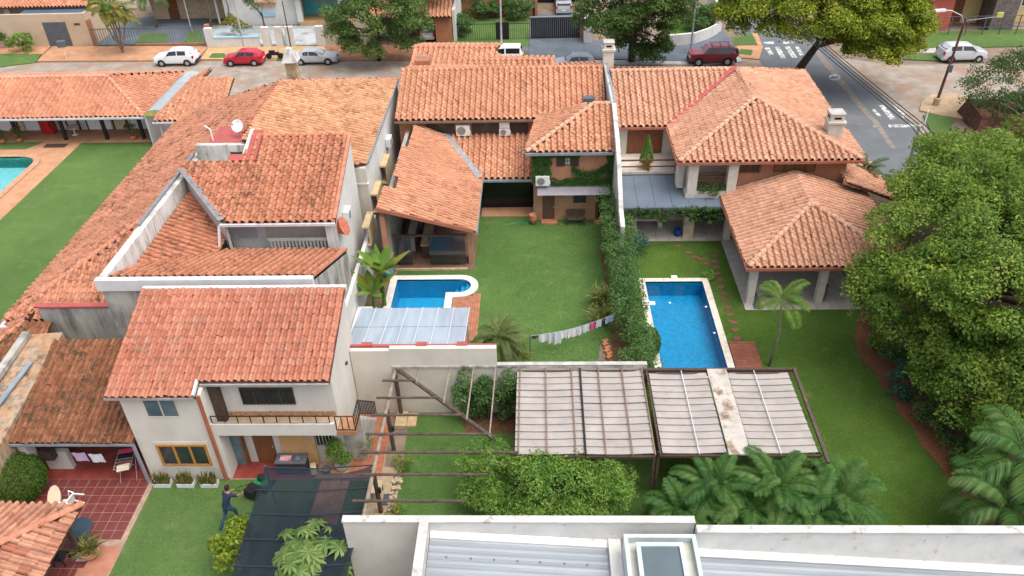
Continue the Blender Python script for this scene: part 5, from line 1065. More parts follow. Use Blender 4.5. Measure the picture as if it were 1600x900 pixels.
# clothes line with washing in the middle garden
A_, B_ = G(828, 525, 1.5), G(962, 490, 1.7); t = tag(MB().tube([tuple(A_.lerp(B_, k / 10) + Vector((0, 0, -.25 * math.sin(math.pi * k / 10)))) for k in range(11)], .012, 5).build('washing_line', m_steel), 'washing line sagging across the middle lawn', 'clothes line')
tag(MB().tube([(A_.x, A_.y, 0), (A_.x, A_.y, 1.55)], .03, 6).build('line_post', m_grey), 'thin grey post holding the near end of the washing line', 'post')
items = [(.02, .09, .25, (.05, .06, .08), 'dark cloth'), (.1, .2, .55, (.66, .66, .68), 'white shirt'), (.2, .27, .75, (.55, .58, .66), 'pale blue trousers'), (.28, .36, .85, (.62, .64, .7), 'long white shirt'), (.36, .44, .55, (.66, .66, .68), 'white blouse'), (.44, .54, .6, (.68, .68, .68), 'white towel'), (.54, .6, .6, (.6, .62, .68), 'short white towel'), (.61, .69, .55, (.64, .66, .7), 'white cloth'), (.70, .76, .5, (.7, .1, .22), 'bright pink cloth'), (.77, .83, .5, (.6, .62, .7), 'small white cloth'), (.88, .98, .45, (.3, .38, .6), 'light blue cloth')]
for k, (u0, u1, h, cc, nm) in enumerate(items):
    vv = []
    for i in range(5):
        u = u0 + (u1 - u0) * i / 4; p = A_.lerp(B_, u); zz = p.z - .25 * math.sin(math.pi * u)
        for j in range(5): vv.append((p.x + random.uniform(-.02, .02), p.y + .03 * math.sin(i * 2.3 + k) * (1 + j * .4), zz - h * j / 4 * (1 - .08 * abs(math.sin(i * 1.7 + k)))))
    F = [(i * 5 + j, i * 5 + j + 1, i * 5 + j + 6, i * 5 + j + 5) for i in range(4) for j in range(4)]
    o = MB().add(vv + [(v[0], v[1] + .015, v[2]) for v in vv], F + [tuple(25 + q for q in reversed(f)) for f in F]).build('washing', mat('washing_%d' % int(cc[0] * 1000 + cc[1] * 100), cc, .9, .06, 5), smooth=True)
    pos_ = ['leftmost on the washing line', 'second from the left on the washing line', 'third from the left on the washing line', 'fourth from the left on the washing line', 'fifth from the left on the washing line', 'in the middle of the washing line', 'just right of the middle of the washing line', 'left of the pink cloth on the line', 'on the washing line', 'right of the pink cloth on the line', 'at the hedge end of the washing line'][k]
    tag(o, nm + ' hanging ' + pos_, 'laundry', 'washing on the middle garden line')
# little retaining bricks and rake beside the hedge
for k in range(6):
    c = G(946 + k * 1.5 - (k % 2) * 2, 536 + k * 5); tag(MB().obox((c.x, c.y, .1), .32, .2, .2, random.random()).build('edging_block', m_terra), ['farthest', 'second', 'third', 'fourth', 'fifth', 'nearest'][k] + ' of the orange edging blocks beside the hedge foot', 'block', 'edging blocks beside the hedge')
# ================================================================ VEGETATION
def leaf_mesh(name, P, D, size, m, parent=None, up=.5, asp=.5, jit=.6, local=False, kind=None):
    """rhombic leaves at points P with outward directions D"""
    n = len(P); N = D * .7 + np.array([0, 0, up]) + rng.normal(0, jit, (n, 3)); N /= np.linalg.norm(N, axis=1)[:, None] + 1e-9
    T = np.cross(N, rng.normal(0, 1, (n, 3))); T /= np.linalg.norm(T, axis=1)[:, None] + 1e-9; B = np.cross(N, T)
    L = size * rng.uniform(.6, 1.35, (n, 1)); W = L * asp
    V = np.stack([P - T * L * .5, P + B * W * .5 - N * L * .06, P + T * L * .5, P - B * W * .5 - N * L * .06], 1).reshape(-1, 3)
    return np_mesh(name, V, np.arange(4 * n).reshape(n, 4), m, parent, local)
def cloud(clumps, per, shell=.55):
    """points over the surface and inside of clumps (x, y, z, rx, ry, rz)"""
    P, D = [], []
    for c in clumps:
        k = max(4, int(per * (c[3] * c[4] + c[3] * c[5] + c[4] * c[5]) / 3.)); d = rng.normal(0, 1, (k, 3)); d[:, 2] = np.where(d[:, 2] < -.3, -d[:, 2] * .6, d[:, 2]); d /= np.linalg.norm(d, axis=1)[:, None]
        r = rng.uniform(shell, 1.0, (k, 1)) ** .6 * rng.uniform(.86, 1.1, (k, 1)); P.append(np.array(c[:3]) + d * r * np.array(c[3:6])); D.append(d)
    return np.concatenate(P), np.concatenate(D)
def crown_clumps(c, rad, n, cr, flat=.8, low=-.35, keep=None):
    out = []
    while len(out) < n:
        d = rng.normal(0, 1, 3); d /= np.linalg.norm(d)
        if d[2] < low: continue
        r = rng.uniform(.35, 1.0) ** .45; p = np.array(c) + d * r * np.array(rad)
        if keep and not keep(p): continue
        q = cr * rng.uniform(.65, 1.25); out.append((*p, q, q, q * flat))
    return out
def limb(mb, a, b, r0, r1, n=5, wob=.12):
    a, b = Vector(a), Vector(b); pts, rs = [], []
    for i in range(n + 1):
        u = i / n; p = a.lerp(b, u) + Vector((random.gauss(0, wob), random.gauss(0, wob), 0)) * math.sin(math.pi * u) * (b - a).length * .3; pts.append(p); rs.append(r0 + (r1 - r0) * u)
    mb.tube(pts, rs, 7)
def tree(name, label, cat, base, trunk, r0, clumps, per, size, lm, bm, limbs=10, group=None, asp=.5, up=.5, shell=.5):
    t = thing(name, label, cat, base, group); mb = MB(); pts = [Vector(base)] + [Vector(p) for p in trunk]
    mb.tube(pts, [r0 * (1 - .45 * i / len(pts)) for i in range(len(pts))], 9)
    top = pts[-1]
    for c in random.sample(list(clumps), min(limbs, len(clumps))): limb(mb, top - Vector((0, 0, random.uniform(0, .6))), c[:3], r0 * .42, r0 * .08)
    mb.build('trunk', bm, t, smooth=True); P, D = cloud(clumps, per, shell); leaf_mesh('crown', P, D, size, lm, t, up, asp); return t
m_bark = mat('bark', (.075, .055, .042), .9, .35, 5, bump=.5); m_barkg = mat('grey_bark', (.2, .17, .14), .9, .3, 5, bump=.4)
l_big = leaf_mat('broad_leaves', (0.062, 0.137, 0.019), (0.137, 0.234, 0.034), (0.299, 0.377, 0.055), .75)
l_lime = leaf_mat('yellow_green_leaves', (0.105, 0.173, 0.018), (0.210, 0.278, 0.025), (0.420, 0.430, 0.037), .5)
l_dark = leaf_mat('dark_leaves', (0.046, 0.098, 0.021), (0.085, 0.156, 0.034), (0.156, 0.234, 0.055), .8)
l_bush = leaf_mat('bright_bush_leaves', (.062, .15, .022), (.13, .25, .038), (.27, .39, .07), 1.2)
l_hedge = leaf_mat('hedge_leaves', (0.044, 0.112, 0.025), (0.088, 0.175, 0.045), (0.163, 0.263, 0.081), 1.5)
l_chart = leaf_mat('chartreuse_leaves', (.10, .16, .012), (.19, .26, .02), (.30, .34, .04), 2.)
l_palm = leaf_mat('palm_fronds', (.03, .095, .02), (.062, .155, .032), (.14, .245, .055), 1.)
l_palmy = leaf_mat('yellow_palm_fronds', (.10, .13, .02), (.2, .2, .03), (.32, .27, .06), 1.)
l_fresh = leaf_mat('fresh_palm_frond', (.14, .24, .02), (.2, .3, .03), (.26, .36, .04), 1.)
l_ivy = leaf_mat('ivy_leaves', (0.026, 0.078, 0.016), (0.055, 0.130, 0.026), (0.104, 0.195, 0.039), 2.)
l_teal = leaf_mat('blue_green_leaves', (0.024, 0.084, 0.060), (0.042, 0.132, 0.084), (0.072, 0.180, 0.108), 1.5)
l_spike = leaf_mat('striped_leaves', (.08, .1, .02), (.19, .2, .05), (.34, .32, .1), 3.)
l_banana = leaf_mat('banana_leaves', (.05, .13, .015), (.10, .2, .022), (.24, .32, .05), 1.)
l_feath = leaf_mat('feathery_leaves', (.04, .08, .02), (.07, .125, .032), (.12, .18, .05), 1.)
# big tree on the right
def keep_big(p): return p[0] > 15.1 + max(0, p[1] - 31.4) * .64 and not (p[0] < 21 and p[1] > 35.5 and p[2] < 5.4) and p[2] > 1.8 and not (p[0] > 20 and p[1] > 42.5) and not (p[0] < 15.6 and p[1] < 29)
cl = crown_clumps((22.6, 34.2, 5.2), (7.4, 9.2, 4.7), 330, 1.05, .8, -.5, keep_big)
tree('broadleaf_tree', 'huge dark green broadleaf tree filling the right side', 'tree', (22.8, 35.5, 0), [(22.7, 35.4, 1.5), (22.6, 35.2, 3.2)], .42, cl, 640, .18, l_big, m_bark, 16)
cl = crown_clumps((20.4, 28.0, 2.5), (2.9, 3.8, 2.4), 95, .85, .8, -.6)
tree('broadleaf_tree', 'lower leafy tree in front of the huge tree, above the mulch bed', 'tree', (21.2, 27.8, 0), [(21.2, 27.8, 1.0)], .18, cl, 640, .18, l_big, m_bark, 8)
cl = crown_clumps((28.5, 42.5, 4.2), (5.0, 5, 3.2), 80, 1.2, .8, -.3)
tree('broadleaf_tree', 'light green tree behind the huge tree at the right edge', 'tree', (29, 44, 0), [(29, 44, 2.5)], .3, cl, 300, .26, leaf_mat('mid_leaves', (.06, .11, .014), (.12, .18, .024), (.22, .27, .04), .8), m_bark, 10)
# yellow-green street tree with curved trunk
cl = crown_clumps((23.8, 69.0, 7.8), (8.6, 4.6, 3.8), 190, 1.3, .8, -.5, lambda p: p[2] > 5.3) + crown_clumps((29.3, 67.8, 6.0), (3.7, 3.2, 3.2), 100, .95, .8, -.7) + crown_clumps((29.0, 65.8, 4.4), (1.4, 1.1, 1.0), 14, .6, .8, -.9)
tree('street_tree', 'yellow green street tree with curved dark trunk beside the asphalt road', 'tree', (23.6, 71.4, 0), [(23.9, 71.3, 1.2), (24.6, 71.2, 2.6), (25.2, 71.0, 3.8)], .42, cl, 460, .27, l_lime, m_bark, 6)
# street trees
cl = crown_clumps((8.6, 73.4, 6.6), (5.4, 3.6, 4.6), 85, 1.25, .8, -.5) + crown_clumps((10.0, 75.4, 2.6), (3.0, 1.8, 2.3), 40, .9, .8, -.8)
tree('street_tree', 'dark green dense street tree in front of the white curved wall', 'tree', (9.2, 76.6, 0), [(9.1, 76.2, 2), (9, 75.4, 4)], .35, cl, 330, .27, l_dark, m_bark, 12)
cl = crown_clumps((-15.6, 77.2, 4.4), (5.0, 2.8, 4.4), 95, 1.0, .8, -.75)
tree('street_tree', 'rounded green street tree hiding the brick carport', 'tree', (-15.8, 78.2, 0), [(-15.7, 78, 1.6), (-15.6, 77.6, 3)], .28, cl, 330, .25, leaf_mat('street_leaves', (.06, .12, .026), (.11, .19, .044), (.19, .28, .075), .8), m_bark, 10)
cl = crown_clumps((-10.2, 86, 6.3), (3.5, 3, 3.6), 45, 1.1, .8, -.6)
tree('garden_tree', 'green tree behind the brick carport across the street', 'tree', (-10.2, 86.5, 0), [(-10.2, 86.3, 3)], .25, cl, 240, .3, l_hedge, m_bark, 6)
# thin feathery tree on the right bank
cl = crown_clumps((38.0, 61.5, 2.8), (4.6, 4.0, 2.9), 75, .9, .8, -.6)
tree('feathery_tree', 'sparse feathery tree on the red earth bank at the right', 'tree', (39, 59, 0), [(39, 59, 1.5)], .16, cl, 200, .2, l_feath, m_barkg, 16, shell=.1)
# front-yard shrub
cl = crown_clumps((.3, 22.5, 1.35), (3.5, 1.9, 1.35), 120, .62, .85, -.6) + crown_clumps((-2.2, 23.3, 1.9), (1.1, .9, 1.0), 16, .5, .9, -.6)
tree('garden_shrub', 'wide bright green shrub in front of the slat awning', 'shrub', (.2, 22.6, 0), [(.2, 22.6, .5)], .12, cl, 900, .14, l_bush, m_barkg, 6, asp=.36, up=.8)
cl = crown_clumps((-12.0, 19.55, 1.45), (.8, .95, 1.0), 26, .34, .9, -.8)
tree('young_tree', 'chartreuse leafy young tree beside the man on the lawn', 'tree', (-12.1, 19.4, 0), [(-12.05, 19.5, .7)], .05, cl, 620, .16, l_chart, m_barkg, 8, asp=.7)
# large palmate plant over the net
def palmate(label, base, n, r, h, size):
    t = thing('palmate_plant', label, 'plant', base); mb = MB(); V, F = [], []
    for k in range(n):
        a, e = random.uniform(0, 2 * math.pi), random.uniform(.15, 1.45); rr = r * random.uniform(.55, 1); c = Vector(base) + Vector((math.cos(a) * math.cos(e) * rr, math.sin(a) * math.cos(e) * rr, h + math.sin(e) * rr * .55))
        limb(mb, Vector(base) + Vector((0, 0, h * .6)), c, .025, .012, 3, .02)
        nrm = (c - Vector(base) - Vector((0, 0, h * .4))).normalized(); nrm = (nrm + Vector((0, 0, 1.0))).normalized(); e1 = nrm.cross(Vector((1, .3, 0))).normalized(); e2 = nrm.cross(e1); sz = size * random.uniform(.75, 1.2)
        for j in range(10):
            an = 2 * math.pi * j / 10 + a; d = e1 * math.cos(an) + e2 * math.sin(an); s_ = nrm.cross(d); L = sz * (1 if j else .6); i = len(V)
            V += [tuple(c), tuple(c + d * L * .55 + s_ * L * .14 - nrm * L * .02), tuple(c + d * L - nrm * L * .28), tuple(c + d * L * .55 - s_ * L * .14 - nrm * L * .02)]; F.append((i, i + 1, i + 2, i + 3))
    mb.tube([base, (base[0], base[1], h * .65)], [.07, .04], 7); mb.build('stem', m_barkg, t); np_mesh('leaves', np.array(V), np.array(F), leaf_mat('palmate_leaves', (.10, .19, .045), (.17, .27, .075), (.27, .36, .12), 1.5), t)
palmate('light green plant with star shaped leaves over the navy net', (-8.85, 18.5, 0), 85, 1.75, 1.9, .5)
# hedge between the gardens: one thing per clipped bush group
t = thing('hedge', 'tall loose hedge between the middle lawn and the long pool', 'hedge', (4.7, 37, 0)); cl = []
for y in np.arange(28.9, 45.6, .42):
    for x in (4.3, 4.85, 5.35):
        for z in (.5, 1.2, 1.9, 2.4):
            if (y > 42 and x > 5) or (x < 4.5 and 30.2 < y < 33.2): continue
            q = rng.uniform(.34, .5); cl.append((x + rng.normal(0, .12), y + rng.normal(0, .12), z + rng.normal(0, .12) + (.4 if y > 40 else 0), q, q, q))
P, D = cloud(cl, 320, .5); leaf_mesh('foliage', P, D, .13, l_hedge, t); mb = MB()
for y in np.arange(29.2, 45, 1.1): limb(mb, (4.8, y, 0), (4.8 + random.uniform(-.2, .2), y, 1.8), .05, .02)
mb.build('stems', m_bark, t)
def bush(label, c, rad, n, cr, size, lm, per=420, name='shrub', cat='shrub', group=None, asp=.5, stem=True, up=.5):
    t = thing(name, label, cat, (c[0], c[1], c[2] - rad[2] if c[2] - rad[2] > .5 else 0), group); cl = crown_clumps(c, rad, n, cr, .9, -.9)
    P, D = cloud(cl, per * max(1, (.2 / size)) ** 1.7, .45); P[:, 2] = np.maximum(P[:, 2], .02); leaf_mesh('foliage', P, D, size, lm, t, up, asp)
    if stem:
        mb = MB()
        for k in range(4): limb(mb, (c[0] + random.uniform(-.1, .1), c[1], max(0, c[2] - rad[2])), (c[0] + random.uniform(-.5, .5) * rad[0], c[1] + random.uniform(-.5, .5) * rad[1], c[2]), .03, .012)
        mb.build('stems', m_bark, t)
    return t
def ball(label, c, rad, size, lm, n=9000, name='topiary', cat='shrub'):
    t = thing(name, label, cat, (c[0], c[1], 0)); d = rng.normal(0, 1, (n, 3)); d /= np.linalg.norm(d, axis=1)[:, None]; P = np.array(c) + d * np.array(rad) * rng.uniform(.88, 1.03, (n, 1)); P[:, 2] = np.maximum(P[:, 2], .02)
    leaf_mesh('foliage', P, d, size, lm, t, .2, .5, .8); MB().tube([(c[0], c[1], 0), (c[0], c[1], c[2])], .06, 6).build('stem', m_bark, t); return t
ball('rounded clipped topiary ball at the near corner of the long pool', (5.75, 32.6, .95), (.62, .75, .9), .09, l_hedge)
ball('large rounded clipped hedge beside the brown roofed porch', (-23.75, 23.35, 1.0), (1.75, 1.35, 1.25), .09, leaf_mat('clipped_leaves', (.05, .11, .012), (.075, .15, .016), (.12, .2, .03), 3.), 26000, 'clipped_hedge', 'hedge')
# shrubs against the garden wall
for k, (x, h) in enumerate(((-3.55, 3.1), (-2.55, 2.7), (-1.5, 2.9))):
    bush(['leafy upright shrub against the cream wall, farthest from the slat awning', 'middle upright shrub of three against the cream wall', 'leafy upright shrub against the cream wall, next to the slat awning'][k], (x, 27.95, h / 2 + .05), (.5, .35, h / 2), 26, .36, .13, l_hedge, 380, group='upright shrubs against the garden wall')
bush('dark blue green leafy plants at the hedge end near the stone patio', (6.0, 42.6, .7), (.75, .7, .7), 12, .4, .15, l_teal)
bush('small shrub behind the long pool coping', (10.3, 39.8, .25), (.35, .2, .25), 6, .2, .1, l_bush)
bush('teal green shrub under the huge tree at the bed edge', (17.9, 29.7, .9), (.8, .9, .9), 16, .4, .16, l_teal); bush('dark low shrub in the mulch bed under the huge tree', (18.5, 27.8, .6), (.8, .8, .6), 12, .4, .15, l_dark)
bush('large leaved dark shrub in the lower mulch bed', (18.9, 24.6, .7), (.7, 1.0, .7), 14, .4, .2, l_dark, asp=.8); bush('green shrub beside the right slat awning', (12.2, 24.3, .8), (.5, 1.2, .8), 16, .38, .13, l_bush)
for k, (x, y) in enumerate(((-6.55, 24.9), (-6.5, 22.2))):
    t = bush(['small shrub with orange flowers at the middle pergola post', 'small shrub with orange flowers at the near pergola post'][k], (x + .25, y, .3), (.45, .4, .3), 10, .22, .09, l_bush, group='flower shrubs at the pergola'); P, D = cloud([(x + .25, y, .4, .5, .45, .35)], 120, .9); stuff(leaf_mesh('flowers', P[:22], D[:22], .09, mat('orange_flower', (.6, .09, .02), .7), t, .5, .9))
bush('low plants at the foot of the iron stair', (-8.2, 25.6, .6), (.3, .6, .6), 12, .28, .14, l_spike, asp=.25)
t = bush('clipped conical bush in a pale pot at the white house corner', (-9.05, 24.75, 1.05), (.45, .4, .75), 16, .3, .1, l_bush); pot('pale square pot of the conical bush', (-9.05, 24.75, .06), .35, .32, m_conc)
# vine below the metal awning, ivy on the brick wall
t = thing('climbing_vine', 'hanging green vine along the front of the metal awning', 'vine', (8.5, 43.6, 0)); cl = []
for x in np.arange(5.3, 11.7, .22):
    for k in range(3): q = rng.uniform(.16, .3); cl.append((x, 43.62 + rng.normal(0, .08), 2.62 - rng.uniform(0, .75) * (1.25 if rng.random() < .25 else .8), q, q * .7, q))
P, D = cloud(cl, 700, .3); leaf_mesh('foliage', P, D, .14, l_ivy, t, .1, .6); mb = MB()
for k in range(7): mb.tube([(5.4 + k, 43.62, 2.6), (6.4 + k, 43.6, 2.55)], .02, 5)
mb.build('stems', m_bark, t)
def wall_ivy(label, fn, n, size, name='ivy'):
    t = thing(name, label, 'ivy', (2, 46.7, 0)); P = []
    while len(P) < n:
        x, z = rng.uniform(-.4, 5.0), rng.uniform(.0, 5.2)
        if fn(x, z): P.append((x, 46.66 - rng.uniform(0, .14), z))
    P = np.array(P); leaf_mesh('foliage', P, np.tile([0, -1., 0], (n, 1)), size, l_ivy, t, .35, .6, .5); mb = MB()
    for k in range(10):
        x, z = P[rng.integers(n)][[0, 2]]; mb.tube([(x, 46.735, max(.1, z - .8)), (x + .1, 46.735, z)], .012, 4)
    mb.build('stems', m_bark, t)
def ivyfn(x, z):
    w_ = .25 * math.sin(x * 3.1) + .15 * math.sin(x * 7 + 1) + .12 * math.sin(z * 9)
    if x < .75 + w_ * .5 and z > 2.95: return True
    if 2.75 < z < 3.3 + w_ * .4 and x > .9: return rng.random() < .85
    if z > 4.75 and x < 2.7: return rng.random() < .6
    if x > 4.35 + w_ * .3 and z < 4.9: return True
    return 3.1 < z < 3.9 + .35 * abs(x - 3.3) and x > 2.2 and rng.random() < (.9 if abs(z - (3.45 + .45 * (x - 3.3) ** 2)) < .3 else .05)
wall_ivy('dark ivy climbing over the upper brick wall above the clear canopy', ivyfn, 9000, .11)
# conifers
def conifer(label, base, h, r, lm=None):
    t = thing('potted_conifer', label, 'conifer', base); n = 5000; z = rng.uniform(0, 1, n) ** 1.2; a = rng.uniform(0, 2 * np.pi, n); rr = r * (1 - z) ** .75 * rng.uniform(.75, 1.08, n)
    P = np.stack([base[0] + rr * np.cos(a), base[1] + rr * np.sin(a), base[2] + .5 + z * h], 1); D = np.stack([np.cos(a), np.sin(a), np.full(n, .6)], 1); leaf_mesh('foliage', P, D, .1, lm or l_bush, t, .8, .35)
    MB().tube([(base[0], base[1], base[2] + .3), (base[0], base[1], base[2] + h * .8)], .04, 6).build('stem', m_bark, t); MB().lathe(base, [(.24, 0), (.3, .5), (.28, .52), (.2, .48)], 12).build('pot', m_terra, t)
conifer('bright green cone shaped conifer in a terracotta pot on the upper terrace', (7.2, 48.2, 3.13), 1.9, .48)
# ---------------------------------------------------------------- palms, bananas, spiky plants
def frond(base, az, el, L, droop, ll, lm, parent, n=28, w_=.035, sag=.35, name='frond'):
    base = Vector(base); h = Vector((math.cos(az), math.sin(az), 0)); V, F = [], []; pts = []
    p = base.copy(); e = el; st = L / n
    for i in range(n + 1): pts.append(p.copy()); p = p + (h * math.cos(e) + Vector((0, 0, math.sin(e)))) * st; e -= droop / n * (.5 + i / n)
    side = Vector((-math.sin(az), math.cos(az), 0))
    for i in range(n):
        a, b = pts[i], pts[i + 1]; k = len(V); rw = .018 * (1 - i / n) + .006
        V += [tuple(a - side * rw), tuple(a + side * rw), tuple(b + side * rw), tuple(b - side * rw)]; F.append((k, k + 1, k + 2, k + 3))
        if i < n * .12: continue
        d = (b - a).normalized(); up_ = side.cross(d) * -1; u = i / n; l = ll * math.sin(math.pi * min(1, .12 + u * .86)) ** .6 * random.uniform(.85, 1.1)
        for s_ in (-1, 1):
            for off in (0, .5):
                o = a.lerp(b, off); dr = (side * s_ * .85 + d * .65 + Vector((0, 0, .18))).normalized(); m1 = o + dr * l * .5; tp = o + dr * l + Vector((0, 0, -sag * l)); k = len(V)
                V += [tuple(o), tuple(m1 + d * w_ * .5), tuple(tp), tuple(m1 - d * w_ * .5)]; F.append((k, k + 1, k + 2, k + 3))
    return np_mesh(name, np.array(V), np.array(F), lm, parent)
def palm(label, base, top, n, L, ll, lm, el=(.2, 1.2), droop=1.6, tr=.09, group=None, name='palm', az=None, w_=.035, sag=.35, trunks=1):
    t = thing(name, label, 'palm', base, group); b, tp = Vector(base), Vector(top)
    mid = b.lerp(tp, .5) + Vector((.06 * (tp - b).length, 0, 0)) * (1 if trunks == 1 else 0)
    MB().tube([b, mid, tp], [tr, tr * .8, tr * .65], 8).build('trunk', m_barkg, t, smooth=True)
    for k in range(n):
        a = (2 * math.pi * k * .382 + random.uniform(-.2, .2)) if az is None else random.uniform(*az); e = el[0] + (el[1] - el[0]) * (k + .5) / n
        frond(tp, a, e, L * random.uniform(.85, 1.12), droop * random.uniform(.8, 1.2), ll, lm if not isinstance(lm, list) else random.choice(lm), t, w_=w_, sag=sag)
    return t
palm('slender green palm on the lawn below the tiled pavilion', (11.95, 31.8, 0), (12.15, 32.5, 3.7), 11, 1.7, .55, leaf_mat('bright_palm', (.05, .12, .015), (.1, .19, .025), (.2, .28, .04), 1.2), (.0, 1.3), 1.7, .07)
palm('feathery grey green palm behind the cream garden wall', (-2.0, 31.2, 0), (-1.95, 31.3, 2.3), 38, 1.55, .36, leaf_mat('grey_palm', (.08, .12, .035), (.14, .18, .055), (.22, .25, .09), 1.2), (-.3, 1.4), 1.5, .09, w_=.035)
LP = [l_palm, l_palm, l_palm, leaf_mat('dull_palm', (.045, .115, .026), (.09, .18, .042), (.18, .27, .075), 1.)]
for k, (x, y, h, L) in enumerate(((5.9, 21.4, 1.0, 2.0), (7.2, 22.2, 1.6, 2.1), (8.4, 21.3, 1.3, 2.1), (9.7, 22.0, 1.8, 2.1), (10.9, 21.2, 1.2, 2.2), (12.2, 21.9, 1.3, 2.2), (7.8, 20.3, .8, 1.8))):
    palm(['bushy feather palm nearest the bright green shrub', 'bushy feather palm in front of the right slat awning, second from the shrub', 'bushy feather palm with fronds over the parapet, third from the shrub', 'tallest bushy feather palm below the white centre board', 'bushy feather palm fifth from the bright green shrub', 'bushy feather palm at the edge of the right lawn', 'low feather palm close to the white parapet'][k],
         (x, y, 0), (x, y, h), 17, L, .62, LP, (.1, 1.4), 1.6, .08, 'feather palms along the front parapet', w_=.058)
t = thing('young_palm', 'single fresh lime green palm frond beside the feather palms', 'palm', (11.4, 22.0, 0)); MB().tube([(11.4, 22.0, 0), (11.4, 22.0, 1.6)], .05, 6).build('trunk', m_barkg, t); [frond((11.4, 22.0, 1.6), .9 + .1 * k, 1.0 - .12 * k, 1.3, .9, .42, l_fresh, t, sag=.15) for k in range(3)]
for k, (x, y, h, L) in enumerate(((19.2, 22.2, 3.4, 3.0), (18.2, 20.6, 2.4, 2.8), (20.5, 21.0, 3.0, 3.0))):
    palm(['tall drooping palm at the right edge under the huge tree', 'drooping palm hanging over the right end of the parapet', 'rear drooping palm in the bottom right corner'][k], (x, y, 0), (x, y, h), 11, L, .95, LP, (.1, 1.3), 2.0, .1, 'drooping palms in the right corner', w_=.075, sag=.55)
bush('broad heart leaved plants behind the parapet at the lawn end', (14.6, 19.6, .9), (1.1, .5, .6), 18, .4, .42, l_bush, 90, asp=.75); bush('dry straw coloured tuft in the mulch bed', (17.3, 20.2, .5), (.5, .4, .45), 8, .3, .25, mat('straw', (.42, .3, .15), .9, .3, 8), 200, asp=.12)
def paddle(base, az, el, L, W, droop, lm, parent):
    n = 9; V, F = [], []; p = Vector(base); e = el; h = Vector((math.cos(az), math.sin(az), 0)); side = Vector((-math.sin(az), math.cos(az), 0)); st = L / n
    for i in range(n + 1):
        u = i / n; wv = W * (math.sin(math.pi * min(1, max(0, (u - .15) / .85)) ** .75) if u > .15 else .03) + .012; d = (h * math.cos(e) + Vector((0, 0, math.sin(e)))); nn = d.cross(side)
        V += [tuple(p - side * wv + nn * wv * -.35), tuple(p), tuple(p + side * wv + nn * wv * -.35)]; p = p + d * st; e -= droop / n
    for i in range(n): k = 3 * i; F += [(k, k + 1, k + 4, k + 3), (k + 1, k + 2, k + 5, k + 4)]
    return np_mesh('leaf', np.array(V), np.array(F), lm, parent, smooth=True)
for k, (x, y, h) in enumerate(((-9.3, 38.2, 1.9), (-9.5, 36.6, 1.4), (-9.0, 37.2, 2.4))):
    t = thing('banana_plant', ['banana plant with yellowing leaves beside the pavilion', 'lower dark banana plant next to the white side wall', 'tallest banana plant between pool and alley'][k], 'banana plant', (x, y, 0), 'banana plants by the small pool'); MB().tube([(x, y, 0), (x + .05, y, h)], [.12, .07], 8).build('stem', l_banana, t)
    for j in range(8): paddle((x + .04, y, h - .1), j * 2.4 + k, random.uniform(.75, 1.4), random.uniform(1.5, 2.2), random.uniform(.2, .34), random.uniform(.5, 1.3), l_banana if random.random() < .75 else l_palmy, t)
def spiky(label, c, n, L, lm, group=None, r=.15, name='spiky_plant'):
    t = thing(name, label, 'plant', c, group); V, F = [], []
    for k in range(n):
        a = random.uniform(0, 2 * math.pi); e = random.uniform(.35, 1.45); b = Vector(c) + Vector((random.uniform(-r, r), random.uniform(-r, r) * .6, 0)); h = Vector((math.cos(a), math.sin(a), 0)); side = Vector((-math.sin(a), math.cos(a), 0)) * .035; l = L * random.uniform(.6, 1.1)
        m1 = b + (h * math.cos(e) + Vector((0, 0, math.sin(e)))) * l * .6; tp = m1 + (h * math.cos(e - .7) + Vector((0, 0, math.sin(e - .7)))) * l * .45; i = len(V)
        V += [tuple(b - side * .6), tuple(b + side * .6), tuple(m1 + side), tuple(m1 - side), tuple(tp - side * .1), tuple(tp + side * .1)]; F += [(i, i + 1, i + 2, i + 3), (i + 3, i + 2, i + 5, i + 4)]
    np_mesh('leaves', np.array(V), np.array(F), lm, t); return t
spiky('round yellow striped spiky plant behind the cream wall end', (-1.15, 31.6, .8), 150, 1.0, l_spike)
spiky('yellow green spiky clump on the hedge side of the lawn', (3.7, 37.3, .3), 130, 1.1, l_spike, None, .5); spiky('second yellow green spiky clump further along the hedge', (3.65, 35.6, .3), 110, 1.0, l_spike, None, .5)
for k, x in enumerate((-17.05, -15.98, -14.9)):
    t = thing('planter_box', ['white planter box of striped leaves nearest the porch', 'middle white planter box of striped leaves under the wooden window', 'white planter box of striped leaves next to the downpipe'][k], 'planter', (x, 23.85, 0), 'planter boxes under the wooden window')
    MB().box(x - .38, x + .38, 23.68, 24.0, .01, .22).build('box', m_gutter, t); MB().box(x - .34, x + .34, 23.72, 23.96, .221, .225).build('soil', m_soil, t); V, F = [], []
    for j in range(70):
        bx, by = x + random.uniform(-.36, .36), random.uniform(23.7, 23.98); tl = random.uniform(.3, .7); dx, dy = random.uniform(-.18, .18), random.uniform(-.2, .12); i = len(V)
        V += [(bx - .03, by, .2), (bx + .03, by, .2), (bx + dx * .6 + .035, by + dy * .6, .2 + tl * .6), (bx + dx * .6 - .035, by + dy * .6, .2 + tl * .6), (bx + dx - .004, by + dy, .2 + tl), (bx + dx + .004, by + dy, .2 + tl)]; F += [(i, i + 1, i + 2, i + 3), (i + 3, i + 2, i + 5, i + 4)]
    np_mesh('leaves', np.array(V), np.array(F), l_spike, t)
c = G(143, 868, .06); pot('wide terracotta pot at the hut post', (c.x, c.y, .06), .4, .42, mat('pale_terracotta', (.45, .24, .14), .85, .15, 3)); spiky('striped leafy plant growing in the wide terracotta pot', (c.x, c.y, .4), 120, .75, l_spike, None, .25)
